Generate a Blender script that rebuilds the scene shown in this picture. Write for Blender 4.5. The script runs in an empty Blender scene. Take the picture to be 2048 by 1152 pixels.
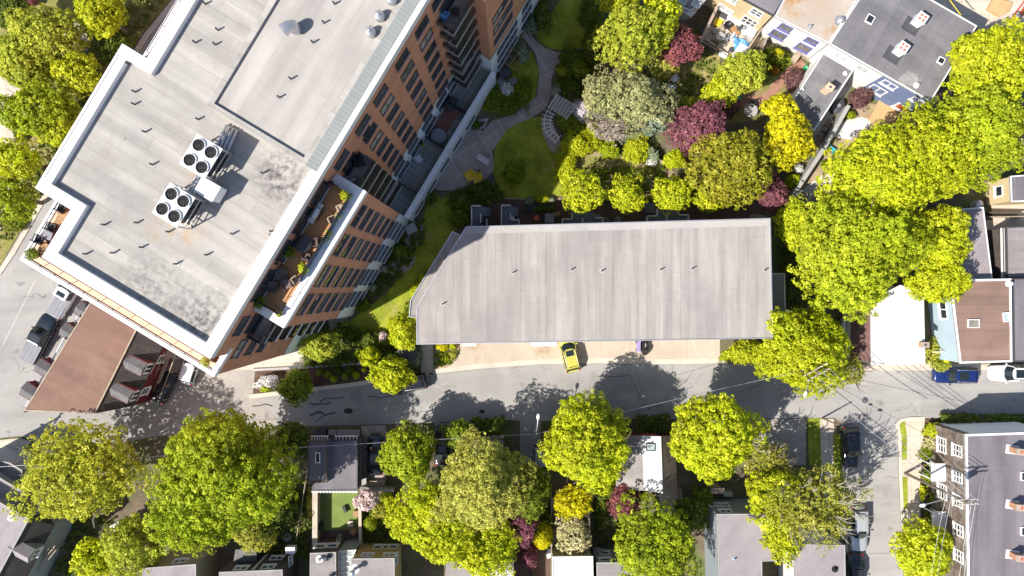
import bpy, math, random
import numpy as np
from mathutils import Vector, Matrix
R = math.radians
D = 88.5          # flying height of the camera, metres
S = 18.0          # photo pixels per metre on the ground
SC = bpy.context.scene
COL = SC.collection
ORG = {}

def W(x, y, z=0.0):
    k = (1 - z / D) / S
    return ((x - 1024) * k, (576 - y) * k, z)

def W2(x, y, z=0.0):
    return W(x, y, z)[:2]

def PX(pts, z):
    return [W2(x, y, z) for x, y in pts]

# ------------------------------------------------------------ geometry helpers
def area(p):
    return 0.5 * sum(p[i][0] * p[(i + 1) % len(p)][1] - p[(i + 1) % len(p)][0] * p[i][1] for i in range(len(p)))

def ccw(p):
    p = [tuple(q[:2]) for q in p]
    return p if area(p) > 0 else p[::-1]

def inset(p, d):
    """offset a CCW polygon inwards by d (negative: outwards)"""
    n = len(p); out = []
    for i in range(n):
        a, b, c = Vector(p[i - 1]), Vector(p[i]), Vector(p[(i + 1) % n])
        e1 = (b - a).normalized(); e2 = (c - b).normalized()
        n1 = Vector((-e1.y, e1.x)); n2 = Vector((-e2.y, e2.x))
        m = n1 + n2
        if m.length < 1e-6: m = n1.copy()
        m.normalize()
        k = max(0.25, m.dot(n1))
        out.append(tuple(b + m * (d / k)))
    return out

class MB:
    def __init__(s):
        s.v = []; s.f = []; s.m = []; s.sm = []
    def add(s, vs, fs, mi=0, smooth=False):
        o = len(s.v)
        s.v += [tuple(float(c) for c in v) for v in vs]
        for f in fs:
            s.f.append(tuple(o + i for i in f)); s.m.append(mi); s.sm.append(smooth)
        return s
    def box(s, c, d, rz=0.0, mi=0, tilt=None):
        hx, hy, hz = d[0] / 2, d[1] / 2, d[2] / 2
        vs = [Vector((x, y, z)) for x in (-hx, hx) for y in (-hy, hy) for z in (-hz, hz)]
        M = Matrix.Rotation(rz, 3, 'Z')
        if tilt: M = M @ Matrix.Rotation(tilt[0], 3, 'X') @ Matrix.Rotation(tilt[1], 3, 'Y')
        vs = [M @ v + Vector(c) for v in vs]
        return s.add(vs, [(0, 1, 3, 2), (4, 6, 7, 5), (0, 4, 5, 1), (2, 3, 7, 6), (0, 2, 6, 4), (1, 5, 7, 3)], mi)
    def prism(s, p, z0, z1, top=True, bottom=True, mi=0):
        p = ccw(p); n = len(p)
        vs = [(x, y, z0) for x, y in p] + [(x, y, z1) for x, y in p]
        fs = [(i, (i + 1) % n, n + (i + 1) % n, n + i) for i in range(n)]
        if top: fs.append(tuple(range(n, 2 * n)))
        if bottom: fs.append(tuple(range(n - 1, -1, -1)))
        return s.add(vs, fs, mi)
    def frust(s, p0, z0, p1, z1, top=True, bottom=False, mi=0):
        n = len(p0)
        vs = [(x, y, z0) for x, y in p0] + [(x, y, z1) for x, y in p1]
        fs = [(i, (i + 1) % n, n + (i + 1) % n, n + i) for i in range(n)]
        if top: fs.append(tuple(range(n, 2 * n)))
        if bottom: fs.append(tuple(range(n - 1, -1, -1)))
        return s.add(vs, fs, mi)
    def sheet(s, p, z, mi=0):
        p = ccw(p)
        return s.add([(x, y, z) for x, y in p], [tuple(range(len(p)))], mi)
    def ring(s, p, w, z0, z1, mi=0):
        p = ccw(p); q = inset(p, w); n = len(p)
        vs = [(x, y, z0) for x, y in p] + [(x, y, z1) for x, y in p] + [(x, y, z1) for x, y in q] + [(x, y, z0) for x, y in q]
        fs = []
        for i in range(n):
            j = (i + 1) % n
            fs += [(i, j, n + j, n + i), (n + i, n + j, 2 * n + j, 2 * n + i), (2 * n + i, 2 * n + j, 3 * n + j, 3 * n + i), (3 * n + i, 3 * n + j, j, i)]
        return s.add(vs, fs, mi)
    def band(s, path, w, z0, z1, mi=0):
        """wall of width w to the LEFT of an open path"""
        n = len(path); L = []
        for i in range(n):
            b = Vector(path[i][:2])
            es = []
            if i > 0: es.append((b - Vector(path[i - 1][:2])).normalized())
            if i < n - 1: es.append((Vector(path[i + 1][:2]) - b).normalized())
            ns = [Vector((-e.y, e.x)) for e in es]
            m = sum(ns, Vector((0, 0))).normalized()
            L.append(b + m * (w / max(0.3, m.dot(ns[0]))))
        for i in range(n - 1):
            q = [path[i][:2], path[i + 1][:2], tuple(L[i + 1]), tuple(L[i])]
            vs = [(x, y, z0) for x, y in q] + [(x, y, z1) for x, y in q]
            fs = [(0, 1, 5, 4), (2, 3, 7, 6), (4, 5, 6, 7), (3, 2, 1, 0)]
            if i == 0: fs.append((0, 4, 7, 3))
            if i == n - 2: fs.append((1, 2, 6, 5))
            s.add(vs, fs, mi)
        return s
    def tube(s, path, r, n=6, mi=0, smooth=True, caps=True):
        path = [Vector(p) for p in path]; rings = []
        for i, p in enumerate(path):
            d = (path[min(i + 1, len(path) - 1)] - path[max(i - 1, 0)]).normalized()
            a = d.orthogonal().normalized(); b = d.cross(a)
            if i and (a.dot(rings[-1][1]) < 0 or True):
                a = (rings[-1][1] - d * d.dot(rings[-1][1]))
                a = a.normalized() if a.length > 1e-6 else d.orthogonal().normalized()
                b = d.cross(a)
            rr = r[i] if isinstance(r, (list, tuple)) else r
            rings.append(([p + (a * math.cos(t) + b * math.sin(t)) * rr for t in [2 * math.pi * k / n for k in range(n)]], a))
        vs = [v for rg, _ in rings for v in rg]; fs = []
        for i in range(len(path) - 1):
            for k in range(n):
                fs.append((i * n + k, i * n + (k + 1) % n, (i + 1) * n + (k + 1) % n, (i + 1) * n + k))
        s.add(vs, fs, mi, smooth)
        if caps:
            o = len(path) - 1
            s.add(rings[0][0], [tuple(range(n - 1, -1, -1))], mi); s.add(rings[-1][0], [tuple(range(n))], mi)
        return s
    def cyl(s, c, r, z0, z1, n=16, r1=None, mi=0):
        r1 = r if r1 is None else r1
        p0 = [(c[0] + r * math.cos(2 * math.pi * k / n), c[1] + r * math.sin(2 * math.pi * k / n)) for k in range(n)]
        p1 = [(c[0] + r1 * math.cos(2 * math.pi * k / n), c[1] + r1 * math.sin(2 * math.pi * k / n)) for k in range(n)]
        return s.frust(p0, z0, p1, z1, True, True, mi)
    def lathe(s, c, prof, n=16, mi=0):
        vs = [(c[0] + r * math.cos(2 * math.pi * k / n), c[1] + r * math.sin(2 * math.pi * k / n), z) for r, z in prof for k in range(n)]
        fs = [(i * n + k, i * n + (k + 1) % n, (i + 1) * n + (k + 1) % n, (i + 1) * n + k) for i in range(len(prof) - 1) for k in range(n)]
        fs.append(tuple(range((len(prof) - 1) * n, len(prof) * n)))
        return s.add(vs, fs, mi, True)
    def mesh(s, name, mats):
        me = bpy.data.meshes.new(name)
        me.from_pydata(s.v, [], s.f)
        for m in (mats if isinstance(mats, (list, tuple)) else [mats]): me.materials.append(m)
        me.polygons.foreach_set('material_index', s.m)
        me.polygons.foreach_set('use_smooth', s.sm)
        me.update()
        return me
    def build(s, name, mats, parent=None, local=False):
        if parent is not None and not local:
            o = ORG[parent.name]
            s.v = [(x - o[0], y - o[1], z - o[2]) for x, y, z in s.v]
        ob = bpy.data.objects.new(name, s.mesh(name, mats))
        COL.objects.link(ob)
        if parent is not None:
            ob.parent = parent
            ORG[ob.name] = ORG[parent.name]
        else:
            ORG[ob.name] = (0, 0, 0)
        return ob
    def top(s, name, mats, label, cat, group=None, at=None):
        """a thing that is one mesh; its origin goes to its base"""
        a = np.array(s.v)
        c = at or (float(a[:, 0].mean()), float(a[:, 1].mean()), float(a[:, 2].min()))
        s.v = [(x - c[0], y - c[1], z - c[2]) for x, y, z in s.v]
        ob = bpy.data.objects.new(name, s.mesh(name, mats)); COL.objects.link(ob)
        ob.location = c; ORG[ob.name] = c
        return tag(ob, label, cat, group)

def tag(o, label, cat, group=None):
    o['label'] = label; o['category'] = cat
    if group: o['group'] = group
    return o

def thing(name, label, cat, loc=(0, 0, 0), rz=0.0, group=None):
    o = bpy.data.objects.new(name, None); COL.objects.link(o)
    o.empty_display_size = 0.3
    o.location = loc; o.rotation_euler = (0, 0, rz)
    ORG[o.name] = tuple(loc)
    return tag(o, label, cat, group)

def setting(mb, name, mat):
    o = mb.build(name, mat); o['kind'] = 'structure'
    return o

def dup(root, loc, rz, label=None, group=None, scale=None):
    def cp(o, parent):
        c = o.copy(); COL.objects.link(c); ORG[c.name] = tuple(loc)
        if parent is not None: c.parent = parent
        for ch in kids(o): cp(ch, c)
        return c
    r = cp(root, None); r.location = loc; r.rotation_euler = (0, 0, rz)
    if scale: r.scale = scale
    if label: r['label'] = label
    if group: r['group'] = group
    return r

def kids(o):
    return [c for c in bpy.data.objects if c.parent is o]

def put(name, mesh, parent, loc, rz=0.0, rx=0.0):
    o = bpy.data.objects.new(name, mesh); COL.objects.link(o)
    o.location = loc; o.rotation_euler = (rx, 0, rz)
    if parent is not None: o.parent = parent
    ORG[o.name] = (0, 0, 0)
    return o

# ------------------------------------------------------------ materials
class NT:
    def __init__(s, name):
        s.mat = bpy.data.materials.new(name); s.mat.use_nodes = True
        s.t = s.mat.node_tree; s.t.nodes.clear()
        s.out = s.n('ShaderNodeOutputMaterial')
    def n(s, typ, **kw):
        nd = s.t.nodes.new(typ)
        for k, v in kw.items(): setattr(nd, k, v)
        return nd
    def l(s, a, b): s.t.links.new(a, b)
    def val(s, sock, x):
        if hasattr(x, 'is_output') or isinstance(x, bpy.types.NodeSocket): s.l(x, sock)
        else: sock.default_value = x
    def math(s, op, a, b=0.0, c=None, clamp=False):
        m = s.n('ShaderNodeMath', operation=op, use_clamp=clamp)
        s.val(m.inputs[0], a); s.val(m.inputs[1], b)
        if c is not None: s.val(m.inputs[2], c)
        return m.outputs[0]
    def vmath(s, op, a, b):
        m = s.n('ShaderNodeVectorMath', operation=op)
        s.val(m.inputs[0], a); s.val(m.inputs[1], b)
        return m.outputs['Value'] if op == 'DOT_PRODUCT' else m.outputs['Vector']
    def scale(s, vec, f):
        m = s.n('ShaderNodeVectorMath', operation='SCALE')
        s.val(m.inputs[0], vec); s.val(m.inputs['Scale'], f)
        return m.outputs['Vector']
    def noise(s, vec, sc, det=4.0, rough=0.55):
        m = s.n('ShaderNodeTexNoise')
        s.l(vec, m.inputs['Vector']); m.inputs['Scale'].default_value = sc
        m.inputs['Detail'].default_value = det; m.inputs['Roughness'].default_value = rough
        return m.outputs['Fac']
    def rng(s, x, a, b, c, d, clamp=True):
        m = s.n('ShaderNodeMapRange'); m.clamp = clamp
        s.val(m.inputs[0], x)
        for i, v in enumerate((a, b, c, d)): m.inputs[i + 1].default_value = v
        return m.outputs[0]
    def mix(s, f, a, b):
        m = s.n('ShaderNodeMix', data_type='RGBA')
        s.val(m.inputs[0], f)
        for sock, x in ((m.inputs[6], a), (m.inputs[7], b)):
            if isinstance(x, tuple): sock.default_value = (*x[:3], 1)
            else: s.l(x, sock)
        return m.outputs[2]

def mk(name, c, var=0.12, sc=0.5, rough=0.85, seams=(), streak=None, stains=(), metal=0.0, bump=0.0, spec=0.3, fine=7.0, tint=None, bscale=12.0, spots=(), laps=None, cracks=None):
    """procedural surface in world space. seams: (axis angle in degrees or 'z', spacing, line width, line factor, strip variation)
    streak: (angle of the long direction, strength, fine scale); stains: (colour, scale, threshold, softness, amount, seed)"""
    t = NT(name)
    pos = t.n('ShaderNodeNewGeometry').outputs['Position']
    f = t.rng(t.noise(pos, sc, 5), 0.3, 0.7, 1 - var, 1 + var)
    f2 = t.rng(t.noise(pos, sc * fine, 3), 0.3, 0.7, 1 - var * 0.6, 1 + var * 0.6)
    f = t.math('MULTIPLY', f, f2)
    height = None
    for ax, sp, lw, lf, sv in seams:
        d = (0, 0, 1) if ax == 'z' else (math.cos(R(ax)), math.sin(R(ax)), 0)
        x = t.math('DIVIDE', t.vmath('DOT_PRODUCT', pos, d), sp)
        fr = t.math('FRACT', x)
        ln = t.math('LESS_THAN', fr, lw / sp)
        f = t.math('MULTIPLY', f, t.math('MULTIPLY_ADD', ln, lf - 1.0, 1.0))
        if sv:
            wn = t.n('ShaderNodeTexWhiteNoise', noise_dimensions='1D')
            t.l(t.math('FLOOR', x), wn.inputs['W'])
            f = t.math('MULTIPLY', f, t.rng(wn.outputs['Value'], 0, 1, 1 - sv, 1 + sv))
    if laps:      # end joints of the strips: (axis angle, strip width, strip length, line width, factor)
        ax, sp, ln_, lw, lf = laps
        x = t.math('FLOOR', t.math('DIVIDE', t.vmath('DOT_PRODUCT', pos, (math.cos(R(ax)), math.sin(R(ax)), 0)), sp))
        wn = t.n('ShaderNodeTexWhiteNoise', noise_dimensions='1D'); t.l(x, wn.inputs['W'])
        y = t.math('DIVIDE', t.vmath('DOT_PRODUCT', pos, (-math.sin(R(ax)), math.cos(R(ax)), 0)), ln_)
        y = t.math('ADD', y, t.math('MULTIPLY', wn.outputs['Value'], 7.0))
        hit = t.math('LESS_THAN', t.math('FRACT', y), lw / ln_)
        f = t.math('MULTIPLY', f, t.math('MULTIPLY_ADD', hit, lf - 1.0, 1.0))
        w2 = t.n('ShaderNodeTexWhiteNoise', noise_dimensions='2D'); cx = t.n('ShaderNodeCombineXYZ'); t.l(x, cx.inputs[0]); t.l(t.math('FLOOR', y), cx.inputs[1]); t.l(cx.outputs[0], w2.inputs['Vector'])
        f = t.math('MULTIPLY', f, t.rng(w2.outputs['Value'], 0, 1, .965, 1.035))
    if cracks:    # (scale, width, factor)
        vo = t.n('ShaderNodeTexVoronoi', feature='DISTANCE_TO_EDGE'); vo.inputs['Scale'].default_value = cracks[0]
        wob = t.n('ShaderNodeTexNoise'); wob.inputs['Scale'].default_value = 1.3; t.l(pos, wob.inputs['Vector'])
        t.l(t.vmath('ADD', pos, t.scale(wob.outputs['Color'], 1.6)), vo.inputs['Vector'])
        hit = t.math('MULTIPLY', t.math('LESS_THAN', vo.outputs['Distance'], cracks[1]), t.rng(t.noise(pos, .09, 3), .5, .58, 0, 1))
        f = t.math('MULTIPLY', f, t.math('MULTIPLY_ADD', hit, cracks[2] - 1.0, 1.0))
    if streak:
        a, st, fs = streak
        mp = t.n('ShaderNodeMapping'); mp.vector_type = 'TEXTURE'
        mp.inputs['Rotation'].default_value = (0, 0, R(a)); mp.inputs['Scale'].default_value = (9, 1, 1)
        t.l(pos, mp.inputs['Vector'])
        f = t.math('MULTIPLY', f, t.rng(t.noise(mp.outputs[0], fs, 4), 0.3, 0.7, 1 - st, 1 + st))
    base = t.scale((c[0], c[1], c[2]), f)
    if tint:
        base = t.mix(t.rng(t.noise(pos, tint[1], 4), 0.42, 0.62, 0, tint[2]), base, t.scale(tuple(tint[0]), f))
    for col, ssc, th, so, am, seed in stains:
        p2 = t.vmath('ADD', pos, (seed * 7.3, seed * 3.1, 0))
        base = t.mix(t.rng(t.noise(p2, ssc, 6, 0.62), th, th + so, 0, am), base, col)
    for col, cx, cy, rad, am, nsc in spots:
        dd = t.n('ShaderNodeVectorMath', operation='DISTANCE')
        t.l(t.vmath('MULTIPLY', pos, (1, 1, 0)), dd.inputs[0]); dd.inputs[1].default_value = (cx, cy, 0)
        fall = t.rng(dd.outputs['Value'], rad * .25, rad, 1, 0)
        base = t.mix(t.math('MULTIPLY', fall, t.rng(t.noise(pos, nsc, 6, .65), .42, .62, 0, am)), base, col)
    b = t.n('ShaderNodeBsdfPrincipled')
    t.l(base, b.inputs['Base Color'])
    b.inputs['Roughness'].default_value = rough; b.inputs['Metallic'].default_value = metal
    b.inputs['Specular IOR Level'].default_value = spec
    if bump:
        bp = t.n('ShaderNodeBump'); bp.inputs['Strength'].default_value = bump; bp.inputs['Distance'].default_value = 0.03
        t.l(t.noise(pos, bscale, 4), bp.inputs['Height']); t.l(bp.outputs[0], b.inputs['Normal'])
    t.l(b.outputs[0], t.out.inputs['Surface'])
    return t.mat

def leaf(name, c1, c2, c3=None, sc=0.55, trans=0.28):
    """foliage: two greens in soft patches, some leaves of a third"""
    t = NT(name)
    pos = t.n('ShaderNodeNewGeometry').outputs['Position']
    oi = t.n('ShaderNodeObjectInfo')
    base = t.mix(t.rng(t.noise(pos, sc, 3), 0.36, 0.64, 0, 1), c1, c2)
    shift = t.rng(t.noise(pos, .16, 2), .38, .62, 0, 1)
    base = t.mix(t.math('MULTIPLY', shift, .45), base, tuple(a * b for a, b in zip(c2, (1.02, .86, 1.2))))
    at = t.n('ShaderNodeAttribute', attribute_name='tone')
    if c3: base = t.mix(t.math('GREATER_THAN', at.outputs['Fac'], 0.86), base, c3)
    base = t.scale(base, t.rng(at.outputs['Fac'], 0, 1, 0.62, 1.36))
    base = t.scale(base, t.rng(oi.outputs['Random'], 0, 1, 0.94, 1.08))
    d = t.n('ShaderNodeBsdfPrincipled'); d.inputs['Roughness'].default_value = 0.55; d.inputs['Specular IOR Level'].default_value = 0.25
    t.l(base, d.inputs['Base Color'])
    tr = t.n('ShaderNodeBsdfTranslucent'); t.l(t.scale(base, 1.15), tr.inputs['Color'])
    mx = t.n('ShaderNodeMixShader'); mx.inputs[0].default_value = trans
    t.l(d.outputs[0], mx.inputs[1]); t.l(tr.outputs[0], mx.inputs[2]); t.l(mx.outputs[0], t.out.inputs['Surface'])
    return t.mat

def paint(name, c, rough=0.25, metal=0.0, coat=0.0, spec=0.5):
    t = NT(name)
    pos = t.n('ShaderNodeNewGeometry').outputs['Position']
    b = t.n('ShaderNodeBsdfPrincipled')
    t.l(t.scale(tuple(c), t.rng(t.noise(pos, 1.7, 4), 0.3, 0.7, 0.93, 1.07)), b.inputs['Base Color'])
    b.inputs['Roughness'].default_value = rough; b.inputs['Metallic'].default_value = metal
    b.inputs['Coat Weight'].default_value = coat; b.inputs['Coat Roughness'].default_value = 0.08
    b.inputs['Specular IOR Level'].default_value = spec
    t.l(b.outputs[0], t.out.inputs['Surface'])
    return t.mat

def glassy(name, c, alpha=1.0, rough=0.06):
    t = NT(name)
    pos = t.n('ShaderNodeNewGeometry').outputs['Position']
    b = t.n('ShaderNodeBsdfPrincipled')
    t.l(t.scale(tuple(c), t.rng(t.noise(pos, 0.9, 3), 0.3, 0.7, 0.6, 1.4)), b.inputs['Base Color'])
    b.inputs['Roughness'].default_value = rough; b.inputs['Alpha'].default_value = alpha
    b.inputs['Specular IOR Level'].default_value = 0.6
    t.l(b.outputs[0], t.out.inputs['Surface'])
    return t.mat

M = {}
M['asphalt'] = mk('asphalt', (.345, .33, .315), .11, .13, .9, streak=(4, .13, .45), bump=.15, cracks=(.16, .008, .55), stains=[((.14, .138, .135), .45, .64, .05, .5, 1), ((.42, .40, .38), .2, .56, .12, .6, 2), ((.22, .215, .21), .09, .58, .04, .45, 31)], fine=40)
M['alley'] = mk('alley_paving', (.36, .33, .30), .16, .3, .9, bump=.15, stains=[((.15, .14, .13), .5, .58, .08, .5, 3)], fine=12)
M['concrete'] = mk('concrete', (.53, .445, .355), .08, .35, .85, stains=[((.40, .29, .18), .35, .60, .1, .5, 4), ((.62, .55, .47), .25, .6, .1, .5, 41)], fine=16, seams=[(2, 3.2, .05, .80, .04), (92, 2.6, .04, .88, .02)], spots=[((.36, .22, .11), *W2(1085, 695, 0), 1.6, .8, 1.2), ((.36, .24, .13), *W2(950, 692, 0), 1.4, .7, 1.3)])  # the paler stain layer paints flecks of reflected light; the spots are rust
M['sidewalk'] = mk('sidewalk', (.58, .50, .41), .10, .4, .85, seams=[(2, 1.5, .05, .75, .05), (92, 1.5, .05, .75, .05)], fine=12)
M['curb'] = mk('curb_stone', (.62, .54, .45), .08, .5, .85, seams=[(5, 3.0, .06, .7, .06)])
M['soil'] = mk('soil', (.16, .125, .09), .30, .5, .95, tint=((.11, .15, .035), .35, .8), bump=.4, fine=9)
M['mulch'] = mk('mulch', (.12, .075, .055), .35, 1.2, .95, bump=.5, fine=7)
M['drysoil'] = mk('dry_soil', (.40, .29, .20), .22, .7, .95, tint=((.25, .28, .07), .6, .5), bump=.3)
M['lawn'] = mk('lawn', (.24, .29, .022), .34, .55, .9, tint=((.33, .34, .04), .35, .7), bump=.5, fine=11, bscale=30, stains=[((.40, .34, .12), .5, .57, .1, .5, 5), ((.14, .20, .015), .9, .58, .06, .6, 61)])
M['turf'] = mk('artificial_turf', (.17, .24, .06), .12, .6, .9, tint=((.24, .27, .08), .3, .8), bump=.3, fine=14, bscale=30)
M['rough_grass'] = mk('rough_grass', (.22, .22, .06), .28, .6, .95, tint=((.34, .26, .12), .5, .8), bump=.5, fine=9)
M['brickpave'] = mk('brick_paving', (.43, .37, .33), .12, .5, .88, seams=[(31, .42, .05, .72, .10), (121, .42, .05, .72, .10)], fine=6)
M['redpave'] = mk('terracotta_paving', (.36, .19, .13), .12, .6, .88, seams=[(35, .5, .05, .8, .08), (125, .5, .05, .8, .06)])
M['stonepave'] = mk('pale_flagstone', (.72, .68, .66), .08, .5, .85, seams=[(20, .9, .05, .72, .08), (112, .7, .05, .75, .08)], stains=[((.5, .47, .44), .8, .6, .1, .5, 6)])
M['roof_pale'] = mk('pale_membrane', (.40, .375, .348), .07, .25, .8, seams=[(58.9, 1.05, .045, .78, .035)], streak=(-31, .16, 1.0), laps=(58.9, 1.05, 9.0, .05, .80), stains=[((.25, .235, .225), .13, .54, .16, .6, 7), ((.30, .27, .24), .5, .58, .1, .35, 27), ((.07, .065, .06), 1.1, .70, .03, .55, 8)], bump=.08,
    spots=[((.42, .26, .10), *W2(352, 452, 29.5), 2.6, .75, .8), ((.40, .24, .10), *W2(385, 352, 29.5), 1.5, .8, .9), ((.06, .05, .05), *W2(560, 355, 29.5), 2.6, .85, 2.2),
           ((.06, .06, .055), *W2(400, 640, 29.5), 3.2, .8, 2.4), ((.08, .075, .07), *W2(300, 590, 29.5), 4.0, .55, 2.0), ((.30, .28, .27), *W2(500, 300, 29.5), 2.5, .5, .6), ((.30, .275, .26), *W2(330, 260, 29.5), 3.6, .6, .35)])
M['roof_white'] = mk('penthouse_membrane', (.42, .39, .362), .06, .2, .8, seams=[(-31, 1.25, .05, .90, .02)], streak=(59, .13, .8), laps=(-31, 1.25, 11.0, .05, .86), stains=[((.31, .285, .27), .12, .54, .18, .55, 9)], bump=.08)
M['roof_town'] = mk('townhouse_membrane', (.362, .332, .312), .05, .2, .8, seams=[(0, .85, .05, .80, .045)], streak=(90, .17, 1.2), laps=(0, .85, 8.0, .06, .86), stains=[((.255, .24, .235), .10, .52, .18, .5, 10), ((.40, .375, .36), .22, .60, .12, .5, 30)], bump=.06)
M['roof_dark'] = mk('dark_membrane', (.185, .178, .190), .12, .3, .8, seams=[(-30, 1.0, .05, .85, .07)], streak=(-30, .17, .6), laps=(-30, 1.0, 6.0, .05, .8), stains=[((.26, .25, .255), .2, .55, .1, .55, 11)])
M['roof_slate'] = mk('row_house_membrane', (.185, .170, .185), .10, .3, .8, seams=[(0, .95, .04, .82, .09)], streak=(90, .18, .8), laps=(0, .95, 5.0, .05, .85), stains=[((.23, .215, .225), .2, .56, .12, .5, 54)])
M['roof_beige'] = mk('beige_membrane', (.46, .395, .335), .07, .3, .8, seams=[(-30, 1.1, .03, .93, .02)], spots=[((.42, .20, .05), *W2(1590, 8, 6), 1.8, .85, .9), ((.40, .22, .08), *W2(1668, 58, 6), 1.6, .75, .9), ((.42, .24, .1), *W2(1640, 10, 6), 2.2, .4, .6)])
M['roof_cream'] = mk('white_metal_roof', (.66, .65, .64), .03, .3, .6, seams=[(90, .6, .03, .96, .01)], stains=[((.56, .54, .51), .3, .64, .12, .5, 13)])
M['roof_brown'] = mk('brown_felt', (.24, .158, .125), .09, .4, .85, seams=[(90, .9, .05, .80, .06)], streak=(0, .14, .9), laps=(90, .9, 4.0, .05, .8), stains=[((.31, .21, .17), .3, .58, .12, .5, 51)], fine=30)
M['roof_rust'] = mk('rust_brown_felt', (.225, .135, .104), .09, .4, .85, seams=[(63, 1.0, .045, .86, .04)], streak=(-26, .12, .9), laps=(63, 1.0, 4.5, .05, 1.22), stains=[((.29, .19, .15), .25, .56, .14, .5, 52)], fine=30)
M['roof_grey'] = mk('grey_felt', (.275, .25, .245), .08, .4, .85, seams=[(90, 1.0, .04, .85, .04)], streak=(0, .14, .8), laps=(90, 1.0, 5.0, .05, .8), stains=[((.2, .18, .175), .3, .56, .12, .5, 53)])
M['roof_mauve'] = mk('mauve_felt', (.31, .275, .285), .08, .4, .85, seams=[(-35, 1.0, .04, .88, .04)], streak=(55, .1, .6), stains=[((.18, .15, .15), .3, .6, .12, .4, 14)])
M['shingle'] = mk('dark_shingle', (.085, .075, .07), .2, .9, .9, seams=[(64, .30, .07, .6, .06)], fine=8)
M['shingle_brown'] = mk('brown_shingle', (.27, .205, .16), .18, 1.2, .9, seams=[(92, .28, .06, .7, .08)], fine=8)
M['shingle_grey'] = mk('grey_shingle', (.165, .160, .165), .2, 1.0, .9, seams=[(-30, .25, .05, .7, .06)], fine=8)
M['cedar'] = mk('cedar_wall', (.165, .125, .10), .3, 1.6, .9, seams=[('z', .22, .04, .6, .12)], fine=5, tint=((.30, .26, .23), 1.3, .7))
M['brick'] = mk('red_brick', (.62, .285, .18), .10, .7, .88, seams=[('z', .24, .05, .82, .03), ('z', 3.1, .10, 1.3, 0)], fine=10)
M['wall_white'] = mk('white_cladding', (.86, .86, .88), .04, .5, .75, seams=[('z', 2.66, .05, .9, 0)])
M['white'] = mk('white_coping', (.84, .83, .85), .02, .4, .6, stains=[((.62, .60, .59), .45, .56, .14, .45, 15)])
M['white_felt'] = mk('whitewashed_felt', (.62, .61, .62), .05, .5, .8, seams=[(92, .9, .04, .9, .02)], stains=[((.45, .45, .47), .8, .58, .1, .6, 71)])
M['trim'] = mk('white_trim', (.80, .79, .78), .03, .8, .6)
M['silver'] = mk('galvanised_metal', (.62, .62, .64), .06, 1.2, .38, metal=.7, spec=.5)
M['greentin'] = mk('pale_green_tin', (.48, .49, .46), .03, .4, .6, seams=[(58.9, .33, .06, .82, .03)])
M['deck'] = mk('orange_deck', (.56, .29, .13), .07, .6, .8, seams=[(59, .15, .03, .72, .08)])
M['deck_red'] = mk('red_brown_deck', (.30, .14, .10), .10, .6, .8, seams=[(59, .15, .03, .75, .08)])
M['deck_brown'] = mk('brown_deck', (.15, .095, .075), .12, .6, .85, seams=[(2, .16, .035, .7, .10)])
M['deck_grey'] = mk('slate_deck', (.21, .225, .26), .08, .6, .8, seams=[(92, .18, .035, .78, .05)])
M['deck_pine'] = mk('pine_deck', (.62, .40, .20), .08, .6, .8, seams=[(-33, .16, .03, .78, .07)])
M['deck_weathered'] = mk('weathered_deck', (.58, .48, .37), .10, .6, .85, seams=[(-33, .16, .03, .8, .08)], stains=[((.3, .25, .2), .5, .6, .1, .4, 16)])
M['sand'] = mk('sand_coloured_floor', (.66, .50, .36), .05, .6, .85)
M['slab'] = mk('stone_slab', (.38, .38, .36), .14, .8, .85, seams=[(59, .62, .05, .55, .13), (149, .62, .05, .55, .10)])
M['black'] = paint('black_metal', (.018, .018, .022), .45)
M['darkgrey'] = paint('charcoal_paint', (.07, .07, .08), .5)
M['rattan'] = mk('dark_rattan', (.12, .09, .085), .2, 3, .8, seams=[('z', .06, .02, .6, 0)])
M['wicker'] = mk('pale_wicker', (.45, .34, .25), .15, 4, .8, seams=[('z', .05, .015, .7, 0)])
M['teak'] = mk('teak', (.40, .24, .12), .15, 2, .7, seams=[(59, .1, .02, .6, .1)])
M['wood'] = mk('weathered_wood', (.42, .34, .26), .15, 1.5, .85, streak=(0, .15, 2))
M['wood_dark'] = mk('dark_wood', (.13, .10, .07), .15, 1.5, .85)
M['pole'] = mk('pole_wood', (.20, .16, .125), .2, 2, .9)
M['stonewall'] = mk('rendered_wall', (.40, .32, .27), .12, .8, .9, stains=[((.25, .2, .17), .7, .58, .1, .5, 17)])
M['concwall'] = mk('grey_block_wall', (.40, .385, .37), .10, .8, .9)
M['clay'] = mk('clay_brick', (.48, .27, .17), .15, 3, .9, seams=[('z', .09, .02, .75, .05)])
M['glass'] = glassy('window_glass', (.030, .036, .044))
M['blind_pale'] = glassy('window_with_pale_blind', (.42, .38, .33), rough=.25)
M['curtain'] = glassy('window_with_curtain', (.10, .10, .105), rough=.12)
M['blind'] = glassy('window_with_blind', (.22, .20, .17), rough=.2)
M['carglass'] = glassy('car_glass', (.018, .026, .030), rough=.04)
M['railglass'] = glassy('smoked_rail_glass', (.025, .028, .032), .93)
M['paleglass'] = glassy('roof_glazing', (.40, .47, .47), rough=.08)
M['tyre'] = paint('tyre_rubber', (.02, .02, .02), .8)
M['rim'] = paint('alloy', (.45, .45, .47), .3, .8)
M['lampred'] = paint('red_lens', (.45, .02, .02), .2)
M['lampwhite'] = paint('clear_lens', (.75, .75, .75), .15)
M['bark'] = mk('bark', (.16, .125, .095), .25, 3, .95, bump=.4)
M['bark_pale'] = mk('pale_bark', (.38, .34, .29), .25, 3, .95, bump=.4)
M['w_yellow'] = mk('cream_yellow_clapboard', (.66, .53, .31), .03, .6, .8, seams=[('z', .2, .03, .85, 0)])
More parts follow.
